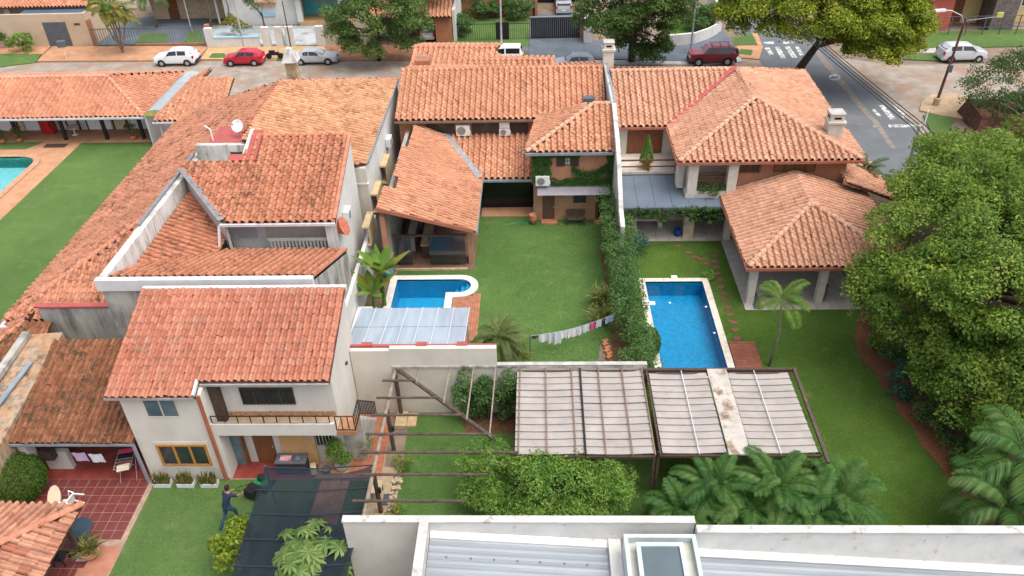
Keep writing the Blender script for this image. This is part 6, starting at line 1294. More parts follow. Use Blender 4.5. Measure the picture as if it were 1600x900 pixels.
# understorey along the mulch bed
for k, (x, y, r_) in enumerate(((18.2, 33.2, .8), (18.6, 31.6, .8), (19.0, 26.4, .9), (19.4, 24.0, .9), (18.9, 34.8, .8))):
    bush(ORD[k] + ' leafy understorey bush at the edge of the mulch bed', (x, y, r_ * .8), (r_, r_, r_ * .8), 14, .42, .17, (l_big, l_hedge, l_dark)[k % 3], group='understorey bushes of the mulch bed')
# short grass tufts standing out of the lawns and over their edges
def tufts(name, regs, n, m):
    P = []
    while len(P) < n:
        a, b, c, d, hs = regs[rng.integers(len(regs))]; x, y = rng.uniform(a, b), rng.uniform(c, d)
        if any(h[0] - .45 < x < h[1] + .45 and h[2] - .45 < y < h[3] + .45 for h in hs): continue
        P.append((x, y, .03))
    P = np.array(P); D = np.tile([0, 0, .2], (n, 1)) + rng.normal(0, .6, (n, 3)) * [1, 1, 0]
    stuff(leaf_mesh(name, P, D, .1, m, None, 1.3, .4, .25))
tufts('grass_tufts', [(-8.7, 4.4, 28.8, 46.2, HOLE_M + [(-9.4, -4.2, 40.2, 47), (-5.1, -3.4, 33.9, 38.5)])], 9000, leaf_mat('tuft_blades', (.08, .165, .04), (.13, .235, .06), (.19, .27, .09), .5))
tufts('grass_tufts', [(5.3, 17.2, 19, 43.8, [HOLE_R, (11.7, 18, 36.5, 44), (10.2, 11.6, 31, 33.7)])], 8000, leaf_mat('dark_tuft_blades', (.065, .13, .022), (.115, .19, .034), (.17, .23, .05), .5))
tufts('grass_tufts', [(-6.2, 5, 19.6, 28.3, []), (-17.4, -6.4, 14.5, 24.0, [])], 9000, leaf_mat('yard_tuft_blades', (.085, .165, .042), (.135, .235, .065), (.19, .265, .09), .5))
# potted plants on A's veranda
for k, (px1, py1, lm_, r) in enumerate(((32, 222, l_spike, .55), (210, 218, l_spike, .6), (5, 224, l_dark, .5))):
    c = G(px1, py1); pot(['terracotta pot of the yellow plant by the far left post', 'terracotta pot of the yellow plant at the right veranda post', 'terracotta pot at the far left edge of the veranda'][k], c, .4, .28, m_terra); bush(['yellow green plant in a pot by the red fridge', 'yellow green plant in a pot at the right veranda post', 'dark plant at the left edge of the veranda'][k], (c.x, c.y, .85), (r, r * .8, .5), 8, .28, .16, lm_, 300)

c = G(1350, 268, 3.0); palm('grey green fan palm rising behind the right house roof', (c.x, c.y, 0), (c.x, c.y, 3.0), 16, 1.6, .5, leaf_mat('grey_palm2', (.07, .11, .05), (.12, .17, .08), (.19, .24, .12), 1.), (-.2, 1.4), 1.2, .12, w_=.05)
bush('leafy plants spilling over the upper balcony edge of the corner house', (10.9, 44.85, 3.3), (.85, .35, .35), 14, .3, .13, l_ivy, stem=False)
# ================================================================ STREET
def slab_px(name, px, z, m, t=.13):
    pts = [G(x, y, z) for x, y in px]; return structure(MB().prism([(p.x, p.y) for p in pts], z - t, z).build(name, m))
sheet('stone_street', [(-110, 66), (22.5, 64), (22.5, 77.2), (5, 77.0), (-5, 77.5), (-27, 78.8), (-55, 79.3), (-110, 80)], .0, m_cobble)
sheet('asphalt_road', [(21.8, 30), (29.6, 30), (30.3, 56), (30.4, 62), (30.0, 68), (28.9, 78), (29.5, 130), (19.5, 130), (21.5, 82)], .006, m_asphalt)
sheet('side_street', [(28.95, 56.5), (31, 58.5), (33, 63.0), (36, 66.0), (70, 64), (70, 74.6), (34, 74.6), (28.9, 77)], .003, m_cobble)
sheet('sand_streak', [(p.x, p.y) for p in (G(1268, 74), G(1275, 74), G(1310, 115), G(1345, 160), G(1372, 190), G(1400, 232), G(1392, 232), G(1362, 190), G(1335, 160), G(1300, 118))], .011, mat('pale_sand', (.215, .185, .155), .95, .25, 2.0))
for k, q in enumerate(([(1373, 165), (1380, 164), (1401, 186), (1391, 187)], [(1362, 172), (1366, 170), (1377, 181), (1372, 182)], [(1388, 195), (1431, 194), (1432, 199), (1389, 199)], [(1395, 163), (1401, 164), (1419, 185), (1411, 184)],
                       [(1195, 75), (1202, 74), (1209, 85), (1202, 86)], [(1211, 74), (1218, 73), (1228, 91), (1220, 92)], [(1226, 73), (1233, 72), (1246, 90), (1238, 91)], [(1242, 73), (1248, 73), (1256, 86), (1250, 87)], [(1193, 66), (1209, 65), (1210, 69), (1194, 69)], [(1224, 65), (1239, 65), (1239, 68), (1224, 69)], [(1364, 196), (1370, 196), (1370, 199), (1365, 199)])):
    structure(MB().add([(p.x, p.y, .014) for p in [G(*v) for v in q]][::-1], [(0, 1, 2, 3)]).build('road_marking', m_paint))
ring_ = [G(1304 + 9 * math.cos(a), 121 + 4.5 * math.sin(a)) for a in np.linspace(0, 2 * math.pi, 17)[:-1]]; ri = [G(1304 + 6.5 * math.cos(a), 121 + 2.6 * math.sin(a)) for a in np.linspace(0, 2 * math.pi, 17)[:-1]]
structure(MB().add([(p.x, p.y, .015) for p in ring_] + [(p.x, p.y, .015) for p in ri], [(16 + i, i, (i + 1) % 16, 16 + (i + 1) % 16)[::-1] for i in range(16)]).build('manhole_ring', m_paint))
# pavements across the street
slab_px('terracotta_pavement', [(58, 95), (82, 72), (326, 72), (312, 88), (250, 94)], .12, m_walk)
slab_px('yellow_pavement', [(313, 92), (327, 72), (506, 72), (515, 90), (430, 93)], .12, m_walk2)
slab_px('grass_verge', [(0, 104), (0, 84), (64, 84), (56, 97)], .10, m_grassL); slab_px('grass_verge', [(326, 90), (332, 83), (350, 83), (358, 90)], .14, m_grassL); slab_px('grass_verge', [(432, 93), (438, 83), (462, 83), (462, 92)], .14, m_grassL)
slab_px('left_front_yard', [(0, 84), (0, 73), (80, 72), (66, 84)], .10, m_walk)
slab_px('earth_verge', [(506, 95), (506, 70), (700, 68), (700, 94)], .06, mat('red_earth', (.27, .13, .075), .95, .3, 1.2))
slab_px('grass_verge', [(700, 92), (700, 64), (826, 62), (826, 92)], .10, m_grassL); slab_px('garden_lawn', [(690, 63), (705, 20), (828, 20), (826, 62)], .08, m_grassL)
slab_px('blue_drive', [(826, 92), (829, 22), (908, 22), (914, 92)], .115, m_bluedrive); slab_px('blue_drive', [(780, 81), (782, 73), (826, 73), (826, 81)], .125, m_bluedrive)
slab_px('asphalt_apron', [(914, 91), (912, 62), (1060, 70), (1105, 60), (1128, 48), (1150, 70), (1156, 88), (1090, 96)], .11, m_bluedrive); slab_px('pavement_edge', [(826, 99), (826, 92), (1090, 96), (1156, 88), (1160, 96), (1090, 101)], .10, m_conc)
slab_px('corner_pavement', [(1156, 90), (1145, 62), (1182, 50), (1192, 72), (1186, 92)], .10, m_walk); slab_px('grass_verge', [(1150, 83), (1158, 76), (1176, 78), (1174, 86)], .13, m_grassL); slab_px('grass_verge', [(1143, 71), (1148, 58), (1175, 52), (1184, 70)], .13, m_grassL)
slab_px('house_court', [(150, 71), (165, 30), (330, 20), (326, 71)], .06, m_bluedrive); slab_px('court_lawn', [(211, 66), (222, 52), (262, 52), (262, 66)], .1, m_grassL); slab_px('court_lawn', [(284, 66), (298, 48), (312, 48), (320, 66)], .1, m_grassL)
slab_px('patio_court', [(330, 70), (330, 40), (505, 40), (505, 70)], .06, mat('grey_blue_court', (.38, .40, .40), .8, .25, .8, stain=((.16, .16, .15), .6, .52, .7)))
# right corner: bank, pavement, grass
slab_px('corner_pavement', [(1437, 172), (1440, 160), (1456, 147), (1492, 146), (1512, 150), (1505, 185), (1470, 180)], .12, mat('sandy_pavement', (.42, .30, .19), .9, .2, 1.5)); slab_px('corner_grass', [(1442, 180), (1468, 172), (1490, 190), (1475, 215), (1455, 205)], .10, m_grassL)
slab_px('grass_verge', [(1410, 92), (1420, 86), (1475, 84), (1478, 95)], .10, m_grassL); slab_px('grass_verge', [(1440, 75), (1452, 50), (1600, 45), (1600, 72)], .08, m_grassL); slab_px('pale_path', [(1415, 83), (1440, 76), (1480, 74), (1478, 82)], .12, m_conc)
bk = G(1530, 185); tag(MB().add([(bk.x - 1.6, bk.y - 3, 0), (bk.x + 8, bk.y - 5, 0), (bk.x + 9, bk.y + .6, 0), (bk.x - 1.4, bk.y + 1.2, 0), (bk.x - 1.2, bk.y - 2.4, 1.2), (bk.x + 8, bk.y - 4, 1.1), (bk.x + 9, bk.y + .2, 1.3), (bk.x - 1.0, bk.y + .8, 1.4)], [(3, 2, 1, 0), (4, 5, 6, 7), (0, 1, 5, 4), (1, 2, 6, 5), (2, 3, 7, 6), (3, 0, 4, 7)]).build('earth_wall', mat('red_earth_wall', (.12, .055, .038), .95, .4, 3, bump=.5)), 'dark red earthen wall on the bank by the feathery tree', 'wall')
bush('green creeper on top of the red earthen wall', (bk.x + 1.6, bk.y - .4, 1.25), (3.2, 1.6, .5), 34, .5, .2, l_dark, stem=False)
# ---------------------------------------------------------------- poles and wires
def pole(label, base, h, top=None, r=.11, m=m_conc, name='utility_pole', arm=True):
    t = thing(name, label, 'pole', base); tp = top or (base[0], base[1], h); MB().tube([base, tp], [r, r * .7], 8).build('mast', m, t)
    if arm: MB().obox((tp[0], tp[1], tp[2] - .5), 1.4, .1, .1, .2).build('crossarm', m_darkwood, t); [MB().lathe((tp[0] + dx, tp[1] + dx * .2, tp[2] - .44), [(.05, 0), (.06, .08), (.03, .14)], 6).build('insulator', m_plasticw, t) for dx in (-.6, 0, .6)]
    return t
b = G(784, 97); pole('grey utility pole beside the white car and the black gate', b, 8.5, (b.x + .1, b.y, 8.5)); b2 = G(381, 72.5, .12); pole('grey utility pole behind the red car', b2, 9, (b2.x + .1, b2.y, 9))
b3 = G(1079, 80, .1); pole('grey pole in front of the maroon car', b3, 5.2, None, .1, m_steel, arm=False); b0 = G(300, 50, .1); pole('thin pole in front of the beige house', (b0.x, b0.y, .1), 5, None, .07, m_conc, arm=False)
b = G(455, 76, .12); t = pole('small street lamp on a dark pole by the white and blue wall', b, 5, None, .07, m_darkwood, 'street_lamp', False); MB().tube([(b.x, b.y, 5), (b.x - .1, b.y, 6.0), (b.x + .3, b.y - .3, 6.3)], .04, 6).build('arm', m_steel, t); MB().obox((b.x + .45, b.y - .4, 6.3), .5, .25, .12, -.5).build('lamp_head', m_plasticw, t)
b = G(1462, 164, .1); t = pole('rusty leaning street light pole on the right corner', b, 8, (b.x + .5, b.y + .3, 7.3), .13, mat('rusty_steel', (.13, .055, .04), .8, .4, 2), 'street_light', False); tp = Vector((b.x + .5, b.y + .3, 7.3))
MB().tube([tp - Vector((0, 0, .6)), tp + Vector((-.4, 0, .2)), tp + Vector((-1.3, 0, .6)), tp + Vector((-1.9, 0, .65))], .05, 6).build('arm', m_steel, t); MB().obox(tp + Vector((-2.2, 0, .64)), .8, .32, .16, 0, 0, -.05).build('lamp_head', m_plasticw, t); MB().lathe((b.x, b.y, .1), [(.3, 0), (.28, .6), (.2, .65)], 8).build('foot', m_sandst, t); MB().bar(tp + Vector((.1, 0, -.2)), tp + Vector((2.8, 0, .1)), .05).build('bracket', m_steel, t); MB().obox(tp + Vector((2.6, 0, .2)), .5, .1, .4).build('sign', mat('yellow_sign', (.55, .5, .12), .6), t)
MB().box(b.x - .12 + .2, b.x + .2 + .2, b.y - .2, b.y, 3.0, 3.6).build('meter_box', m_grey, t)
b4 = G(1434, 232); t = pole('thin white post beside the asphalt road crossing', (b4.x, b4.y, 0), 3.1, (b4.x - .05, b4.y, 3.1), .07, m_plasticw, arm=False)
pole('concrete utility pole mostly hidden by the huge tree', (21.9, 43.2, 0), 8.2, (21.9, 43.2, 8.2), .13, arm=False)
def wire(label, a, b, sag, r=.02, m=None, grp='overhead cables'):
    a, b = Vector(a), Vector(b); tag(MB().tube([a.lerp(b, k / 16) - Vector((0, 0, sag * 4 * (k / 16) * (1 - k / 16))) for k in range(17)], r, 5).build('cable', m or m_black), label, 'cable', grp)
mw = mat('grey_cable', (.3, .3, .3), .6); q = G(784, 97); e_ = Vector((b2.x, b2.y, 0))
for k in range(3): wire(['lowest', 'middle', 'topmost'][k] + ' thin grey cable between the two utility poles', (b2.x, b2.y, 6.6 + k * .6), (q.x, q.y, 6.6 + k * .6), .9, .02, mw)
for k in range(2): wire(['lower', 'upper'][k] + ' thin grey cable running right from the utility pole by the black gate', (q.x, q.y, 6.8 + k * .7), (15, 79, 6.6 + k * .7), .8, .02, mw)
for k in range(2): wire(['lower', 'upper'][k] + ' thin grey cable running left from the pole behind the red car', (b2.x, b2.y, 6.8 + k * .7), (-60, 84, 6.8 + k * .7), .8, .02, mw)
for k in range(4):
    o = (k - 1.5) * .28; wire(['first', 'second', 'third', 'fourth'][k] + ' black cable over the asphalt road, counted from the road centre', (21.9 + o, 43.3, 8.1), (17.6 + o, 86, 8.6), .35, .03); wire(['first', 'second', 'third', 'fourth'][k] + ' black cable leaving the hidden pole towards the camera, counted from the road side', (21.9 + o, 43.3, 8.1), (21.5 + o, 20, 8.1), .2, .03)
# ---------------------------------------------------------------- vehicles
m_tyre = mat('tyre_rubber', (.02, .02, .02), .85); m_rim = mat('alloy_rim', (.42, .43, .44), .35, .1, metal=.4); m_carglass = mat('car_glass', (.012, .015, .018), .08, .2, spec=.7); m_tail = mat('tail_lamp', (.4, .015, .015), .3); m_head = mat('head_lamp', (.6, .62, .64), .2); m_trim = mat('dark_trim', (.02, .02, .022), .6)
def paint(name, c): 
    if name in MATS: return MATS[name]
    n = NT(name); p = n.bsdf(n.ramp(n.noise(n.pos(), .6, 3), [(.3, mul(c, .93)), (.7, mul(c, 1.05))]), .3, .5); p.inputs['Coat Weight'].default_value = .4; MATS[name] = n.m; return n.m
PROF = {  # x, lower half width, belt z, roof z (None = bonnet/boot), per section from nose to tail
 'suv':   [(2.10, .72, .70, .72), (2.0, .84, .86, .90), (1.05, .90, 1.0, 1.04), (.35, .90, 1.04, 1.52), (-.4, .90, 1.05, 1.60), (-1.35, .90, 1.06, 1.56), (-1.95, .88, 1.05, 1.10), (-2.1, .82, .72, .74)],
 'hatch': [(1.92, .68, .62, .64), (1.85, .80, .78, .82), (1.0, .84, .92, .96), (.25, .84, .96, 1.42), (-.4, .84, .97, 1.47), (-1.3, .84, .98, 1.38), (-1.8, .82, .98, 1.02), (-1.92, .76, .68, .70)],
 'sedan': [(2.2, .70, .58, .60), (2.12, .82, .74, .78), (1.0, .86, .88, .92), (.2, .86, .92, 1.36), (-.5, .86, .93, 1.40), (-1.1, .86, .94, 1.33), (-1.65, .85, .94, .98), (-2.15, .82, .9, .94), (-2.25, .76, .62, .64)],
 'jeep':  [(2.2, .80, .90, .95), (2.15, .86, 1.05, 1.12), (.95, .90, 1.12, 1.2), (.5, .90, 1.14, 1.72), (-.4, .90, 1.15, 1.78), (-1.9, .90, 1.15, 1.76), (-2.15, .88, 1.12, 1.2), (-2.2, .84, .7, .75)],
 'van':   [(2.1, .72, .72, .75), (2.0, .86, .9, .95), (1.3, .9, 1.05, 1.12), (.5, .9, 1.1, 1.58), (-.4, .9, 1.12, 1.64), (-1.5, .9, 1.12, 1.6), (-2.0, .88, 1.08, 1.15), (-2.1, .84, .7, .72)],
 'pickup': [(2.6, .80, .85, .9), (2.5, .88, 1.0, 1.05), (1.3, .92, 1.08, 1.14), (.7, .92, 1.1, 1.7), (0., .92, 1.1, 1.76), (-.7, .92, 1.1, 1.7), (-.95, .92, 1.08, 1.12), (-2.5, .92, 1.05, 1.08), (-2.6, .9, .7, .75)]}
def car(name, label, kind, loc, rz, pm, scale=1., rack=False, spare=False):
    t = thing(name, label, 'car', loc, None, rz); S = PROF[kind]; V, F = [], []; zb = .28 if kind not in ('jeep', 'pickup') else .42
    for (x, w_, zbelt, zr) in S:
        tall = zr - zbelt > .2; wr = w_ * (.74 if tall else .9); ring = [(w_ * .92, zb), (w_, zb + .15), (w_ * 1.0, (zb + zbelt) / 2 + .05), (w_ * .95, zbelt), (wr, zr - (.03 if tall else .01)), (wr * .6, zr)]
        V += [(x, y, z) for y, z in ring] + [(x, -y, z) for y, z in reversed(ring)]
    n = 12
    for i in range(len(S) - 1):
        for j in range(n): a, b = i * n + j, i * n + (j + 1) % n; F.append((a, b, b + n, a + n))
    F.append(tuple(range(n))[::-1]); F.append(tuple((len(S) - 1) * n + j for j in range(n)))
    V = [tuple(c * scale for c in v) for v in V]; mb = MB().add(V, F); body = mb.build('body', pm, t, True)
    def q(i, j, k, l, u0, u1, v0, v1, out):   # panel on the quad between sections i,i+1 and ring rows j,k
        A, B, C, D = [Vector(V[s * n + r]) for s, r in ((i, j), (i + l, j), (i + l, k), (i, k))]; f = lambda u, v: (A.lerp(B, u)).lerp(D.lerp(C, u), v); pts = [f(u0, v0), f(u1, v0), f(u1, v1), f(u0, v1)]
        nn = (pts[1] - pts[0]).cross(pts[3] - pts[0]).normalized(); cc = sum(pts, Vector()) / 4; 
        if nn.dot(cc - Vector((cc.x * .6, 0, .6 * scale))) < 0: nn = -nn
        return [p + nn * out for p in pts]
    tall = [i for i, s in enumerate(S) if s[3] - s[2] > .2]; f0, f1 = tall[0], tall[-1]
    sp = lambda pts: MB().add(pts, [(0, 1, 2, 3)])
    MB().add(q(f0 - 1, 4, 7, 1, .12, .95, .06, .94, .012), [(0, 1, 2, 3)]).build('windscreen', m_carglass, t, True)
    MB().add(q(f1, 4, 7, 1, .08, .8, .08, .92, .012), [(0, 1, 2, 3)]).build('rear_window', m_carglass, t, True)
    for sd_ in (0, 1):
        j, k = (3, 4) if not sd_ else (8, 7)
        for i in range(f0, f1): MB().add(q(i, j, k, 1, .06 if i > f0 else .0, .95, .1, .88, .012), [(0, 1, 2, 3)]).build('side_window', m_carglass, t, True)
        A, B = Vector(V[(f0 - 1) * n + j]), Vector(V[f0 * n + j]); C = Vector(V[f0 * n + k]); MB().add([A.lerp(B, .45) + Vector((0, .012 * (1 - 2 * sd_), .04)), B + Vector((0, .012 * (1 - 2 * sd_), .04)), B.lerp(C, .88) + Vector((0, .012 * (1 - 2 * sd_), 0))], [(0, 1, 2)]).build('side_window', m_carglass, t, True)
    wr = (.33 if kind not in ('jeep', 'pickup') else .4) * scale; wx = S[0][0] * .62 * scale
    for sx in (-1, 1):
        for sy in (-1, 1):
            y = sy * S[2][1] * scale; MB().tube([(sx * wx, y - sy * .2, wr), (sx * wx, y + sy * .012, wr)], wr * 1.18, 18).build('wheel_arch', m_trim, t, True)
            wh = MB().tube([(sx * wx, y - sy * .2, wr), (sx * wx, y + sy * .035, wr)], wr, 18).build('wheel', m_tyre, t, True); MB().tube([(sx * wx, y, wr), (sx * wx, y + sy * .045, wr)], [wr * .62, wr * .55], 14).build('rim', m_rim, wh, True)
    for sy in (-1, 1):
        z = S[1][2] * scale * .86; MB().obox(((S[1][0] + .02) * scale, sy * S[0][1] * scale * .85, z), .16, .3, .14, sy * .35).build('headlight', m_head, t, True); MB().obox(((S[-2][0] - .02) * scale, sy * S[-2][1] * scale * .88, S[-2][2] * scale * .86), .14, .2, .3).build('tail_light', m_tail, t, True)
        MB().obox(((S[f0][0] + .35) * scale, sy * (S[2][1] + .1) * scale, (S[2][2] + .1) * scale), .12, .2, .13).build('mirror', pm, t, True)
    MB().box((S[-1][0] - .06) * scale, (S[-1][0] + .1) * scale, -S[-1][1] * scale, S[-1][1] * scale, .32 * scale, .55 * scale).build('bumper', m_trim if kind in ('jeep', 'suv') else pm, t, True); MB().box((S[0][0] - .1) * scale, (S[0][0] + .06) * scale, -S[0][1] * scale, S[0][1] * scale, .3 * scale, .5 * scale).build('bumper', m_trim if kind in ('jeep',) else pm, t, True)
    MB().box((S[-1][0] - .08) * scale, (S[-1][0] - .061) * scale, -.25, .25, .58 * scale, .7 * scale).build('number_plate', m_plasticw, t, True)
    if rack:
        r_ = MB()
        for sy in (-1, 1): r_.tube([(.3, sy * .6, 1.83 * scale), (-1.7, sy * .6, 1.83 * scale)], .025, 6)
        for x in (.1, -.7, -1.5): r_.tube([(x, -.6, 1.84 * scale), (x, .6, 1.84 * scale)], .025, 6)
        r_.build('roof_rack', m_trim, t, True)
    if spare: MB().tube([(-2.2 * scale, 0, 1.0), (-2.45 * scale, 0, 1.0)], .38, 16).build('spare_wheel', m_tyre, t, True)
    if kind == 'pickup': MB().box(-2.45 * scale, -1.0 * scale, -.75 * scale, .75 * scale, 1.085 * scale, 1.1 * scale).build('bed_cover', m_trim, t, True)
    return t
def at_px(x, y, dy=0): p = G(x, y); return (p.x, p.y + dy, .0)
W_ = paint('white_car_paint', (.72, .73, .73))
car('parked_car', 'white compact crossover parked left of the red car', 'suv', at_px(274, 104, .85), math.pi, W_)
car('parked_car', 'bright red hatchback parked between white and silver cars', 'hatch', at_px(380, 104, .8), math.pi, paint('red_car_paint', (.45, .012, .03)))
car('parked_car', 'old silver sedan parked facing right', 'sedan', at_px(492, 102, .8), 0.0, paint('silver_car_paint', (.42, .44, .46)))
car('parked_car', 'white off-road car half hidden behind the brick house roof', 'jeep', at_px(783, 103, .8), math.pi, W_)
car('parked_car', 'silver blue car with only its roof showing above the tiles', 'hatch', at_px(898, 112, .8), math.pi, paint('blue_silver_paint', (.33, .38, .43)))
car('parked_car', 'maroon off-road car with roof rack and spare wheel', 'jeep', at_px(1113, 103, .8), math.pi, paint('maroon_car_paint', (.20, .012, .02)), 1., True, True)
car('parked_car', 'silver minivan parked by the leaning street light', 'van', at_px(1505, 98, .8), 0.02, paint('silver_van_paint', (.50, .52, .54)))
car('parked_car', 'grey pickup parked on the blue drive behind the gate', 'pickup', at_px(881, 24, 2.4), math.pi / 2, paint('grey_car_paint', (.35, .36, .38)))
car('parked_car', 'silver car inside the brick carport', 'sedan', at_px(668, 66, 2.2), math.pi / 2, paint('silver_car_paint', (0, 0, 0)))
c = G(430, 92, .12); t = thing('motorcycle', 'small dark motorcycle on the pavement behind the silver sedan', 'motorcycle', (c.x, c.y, .12)); [MB().tube([(sx * .6, -.06, .3), (sx * .6, .06, .3)], .3, 14).build('wheel', m_tyre, t, True) for sx in (-1, 1)]; MB().obox((0, 0, .55), 1.0, .22, .3).build('engine', m_black, t, True); MB().obox((-.2, 0, .8), .6, .25, .12).build('seat', m_trim, t, True); MB().tube([(.55, 0, .3), (.4, 0, 1.0)], .03, 6).tube([(.4, -.3, 1.02), (.4, .3, 1.02)], .02, 6).build('handlebar', m_steel, t, True)
# ---------------------------------------------------------------- houses across the street
Yw = G(147, 72.5).y
t = thing('tan_house', 'tan walled house with grey garage door across the street', 'house', (-58, Yw, 0)); X1 = GY(147, 72.5, Yw).x; zt = GY(128, 21, Yw).z
MB().box(-85, X1, Yw, Yw + .3, 0, zt).build('wall', m_tan, t); MB().box(X1 - .3, X1, Yw + .301, Yw + 8, 0, zt).build('wall', m_tan, t); MB().box(X1 + .001, X1 + .25, Yw - .05, Yw + .6, 0, zt * .8).build('pier', m_brick, t)
g0, g1 = GY(78, 70, Yw), GY(114, 70, Yw); gz = GY(85, 34.6, Yw).z
d = MB().box(g0.x, g1.x, Yw - .03, Yw - .001, .1, gz).build('garage_door', m_grey, t)
for k in range(9): MB().box(g0.x + .03, g1.x - .03, Yw - .055, Yw - .031, .12 + k * (gz - .1) / 9, .1 + (k + .9) * (gz - .1) / 9).build('slat', m_grey, d)
MB().box(g1.x + .9, g1.x + 1.5, Yw - .04, Yw - .001, gz - .35, gz - .15).build('vent', m_darkwood, t); MB().box(-85, X1 - 1, Yw + 6, Yw + 14, 0, 3.2).build('house_wall', m_cream, t)
for x in (-62.5, -58.5, -55.5): MB().box(x - .3, x + .3, Yw + 4.2, Yw + 4.7, 0, 3.1).build('pillar', m_cream, t)
p = [(-85, Yw + 3.6, 3.2), (X1 - .5, Yw + 3.6, 3.2), (X1 - .5, Yw + 10, 5.4), (-85, Yw + 10, 5.4)]; r = roofpart(t, [p]); R = Roof(0); R.slope(r, p, m_tileA, .4, .4); R.finish()
MB().slab([(-56.5, Yw + 1.2, 2.7), (X1 - .2, Yw + 1.2, 2.7), (X1 - .2, Yw + 6, 3.2), (-55.5, Yw + 6, 3.2)], .08).build('metal_awning', mat('navy_sheet', (.06, .10, .15), .5, .15, 1), t)
# gate and beige house
t = thing('beige_house', 'beige house with brown door behind a dark metal fence', 'house', (-41, Yw + 8, 0)); bx0, bx1 = X1 + 1.5, GY(326, 72, Yw - .8).x
MB().box(-44.5, -35.5, Yw + 9, Yw + 15, 0, 3.2).build('wall', mat('beige_stone', (.48, .38, .26), .85, .15, 2), t); MB().slab([(-45.2, Yw + 6.5, 3.25), (-34.8, Yw + 6.5, 3.25), (-34.8, Yw + 16, 4.6), (-45.2, Yw + 16, 4.6)], .3).build('roof', mat('sand_roof', (.46, .35, .23), .85, .2, 2.5), t)
dd = GY(279, 45, Yw + 9); door(t, dd.x - .6, dd.x + .6, 0.06, 2.4, Yw + 9, m_wood, 2); MB().box(-36.1, -35.9, Yw + 6.6, Yw + 6.8, 0, 3.2).build('post', m_gutter, t)
f = thing('metal_fence', 'dark metal gate and fence in front of the beige house', 'fence', (-42, Yw - .3, 0)); n_ = 46
for k in range(n_ + 1): MB().box(X1 + .3 + (bx1 - X1 - .3) * k / n_ - .02, X1 + .3 + (bx1 - X1 - .3) * k / n_ + .02, Yw - .32, Yw - .28, .12, 1.9).build('bar', m_grey, f)
MB().box(X1 + .3, bx1, Yw - .33, Yw - .27, 1.9, 1.97).box(X1 + .3, bx1, Yw - .33, Yw - .27, .2, .26).build('rail', m_grey, f); MB().box(bx0 + 3.2, bx1, Yw - .4, Yw - .2, .0, .3).build('base_wall', m_brick, f); MB().box(bx1 - .15, bx1 + .3, Yw - .5, Yw, 0, 2.2).build('pier', m_brick, f)
# white and blue house
Y3 = G(430, 72, .12).y; xa, xb = GY(328, 72, Y3).x, GY(424, 72, Y3).x
t = thing('white_blue_house', 'white house with turquoise porch and blue trimmed wall', 'house', (-27, Y3 + 8, 0)); m_sky = mat('sky_blue_paint', (.32, .55, .66), .8, .1, 2); m_turq = mat('turquoise_paint', (.10, .42, .50), .8, .1, 2)
MB().box(-35, -26.6, Y3 + 7.5, Y3 + 14, 0, 4.5).build('wall', m_white2, t); MB().box(-26.6, -20.5, Y3 + 9.5, Y3 + 14, 0, 4).build('porch_wall', m_turq, t); MB().box(-26.5, -20.6, Y3 + 6.8, Y3 + 9.4, 0, .5).build('porch_floor', m_walk2, t)
for x in (-26.4, -21.6): MB().box(x - .3, x + .3, Y3 + 6.8, Y3 + 7.3, .5, 3.4).build('pillar', m_white2, t)
MB().box(-25.3, -22.6, Y3 + 9.45, Y3 + 9.498, 1.9, 2.8).build('window', mat('shaded_window', (.25, .26, .24), .5), t); p = [(-27.3, Y3 + 6.3, 3.5), (-20.0, Y3 + 6.3, 3.5), (-20.0, Y3 + 11, 5.3), (-27.3, Y3 + 11, 5.3)]; r = roofpart(t, [p]); R = Roof(0); R.slope(r, p, mat('red_glazed_tile', (.42, .075, .04), .7, .2, 2), .4, .4); R.finish()
MB().box(-31.5, -29.0, Y3 + 7.2, Y3 + 7.49, 2.3, 2.6).build('window_hood', m_terra, t); MB().box(-31.2, -29.3, Y3 + 7.42, Y3 + 7.498, 1.0, 1.4).build('window_sill', m_sky, t)
w2_ = thing('low_wall', 'low white street wall with pale blue coping and pillars', 'wall', (-28, Y3, 0)); MB().box(xa, xb - 1.2, Y3, Y3 + .25, 0, 1.05).build('wall', m_white2, w2_); MB().box(xa, xb - 1.2, Y3 - .05, Y3 + .3, 1.051, 1.18).build('coping', m_sky, w2_)
for px1 in (330, 418, 438, 455, 502): q = GY(px1, 72, Y3); MB().box(q.x - .4, q.x + .4, Y3 - .06, Y3 + .4, 0, 2.1).build('pillar', m_white2, w2_)
for (pa, pb) in ((440, 456),): MB().box(GY(pa, 72, Y3).x + .41, GY(pb, 72, Y3).x - .41, Y3, Y3 + .2, 0, 1.2).build('panel', m_sky, w2_)
mb = MB()
for k in range(26): x = xa + .6 + k * .27; mb.box(x - .012, x + .012, Y3 + .1, Y3 + .13, 1.181, 1.9)
mb.box(xa + .5, xb - 1.6, Y3 + .1, Y3 + .13, 1.9, 1.94).build('railing', m_sky, w2_)
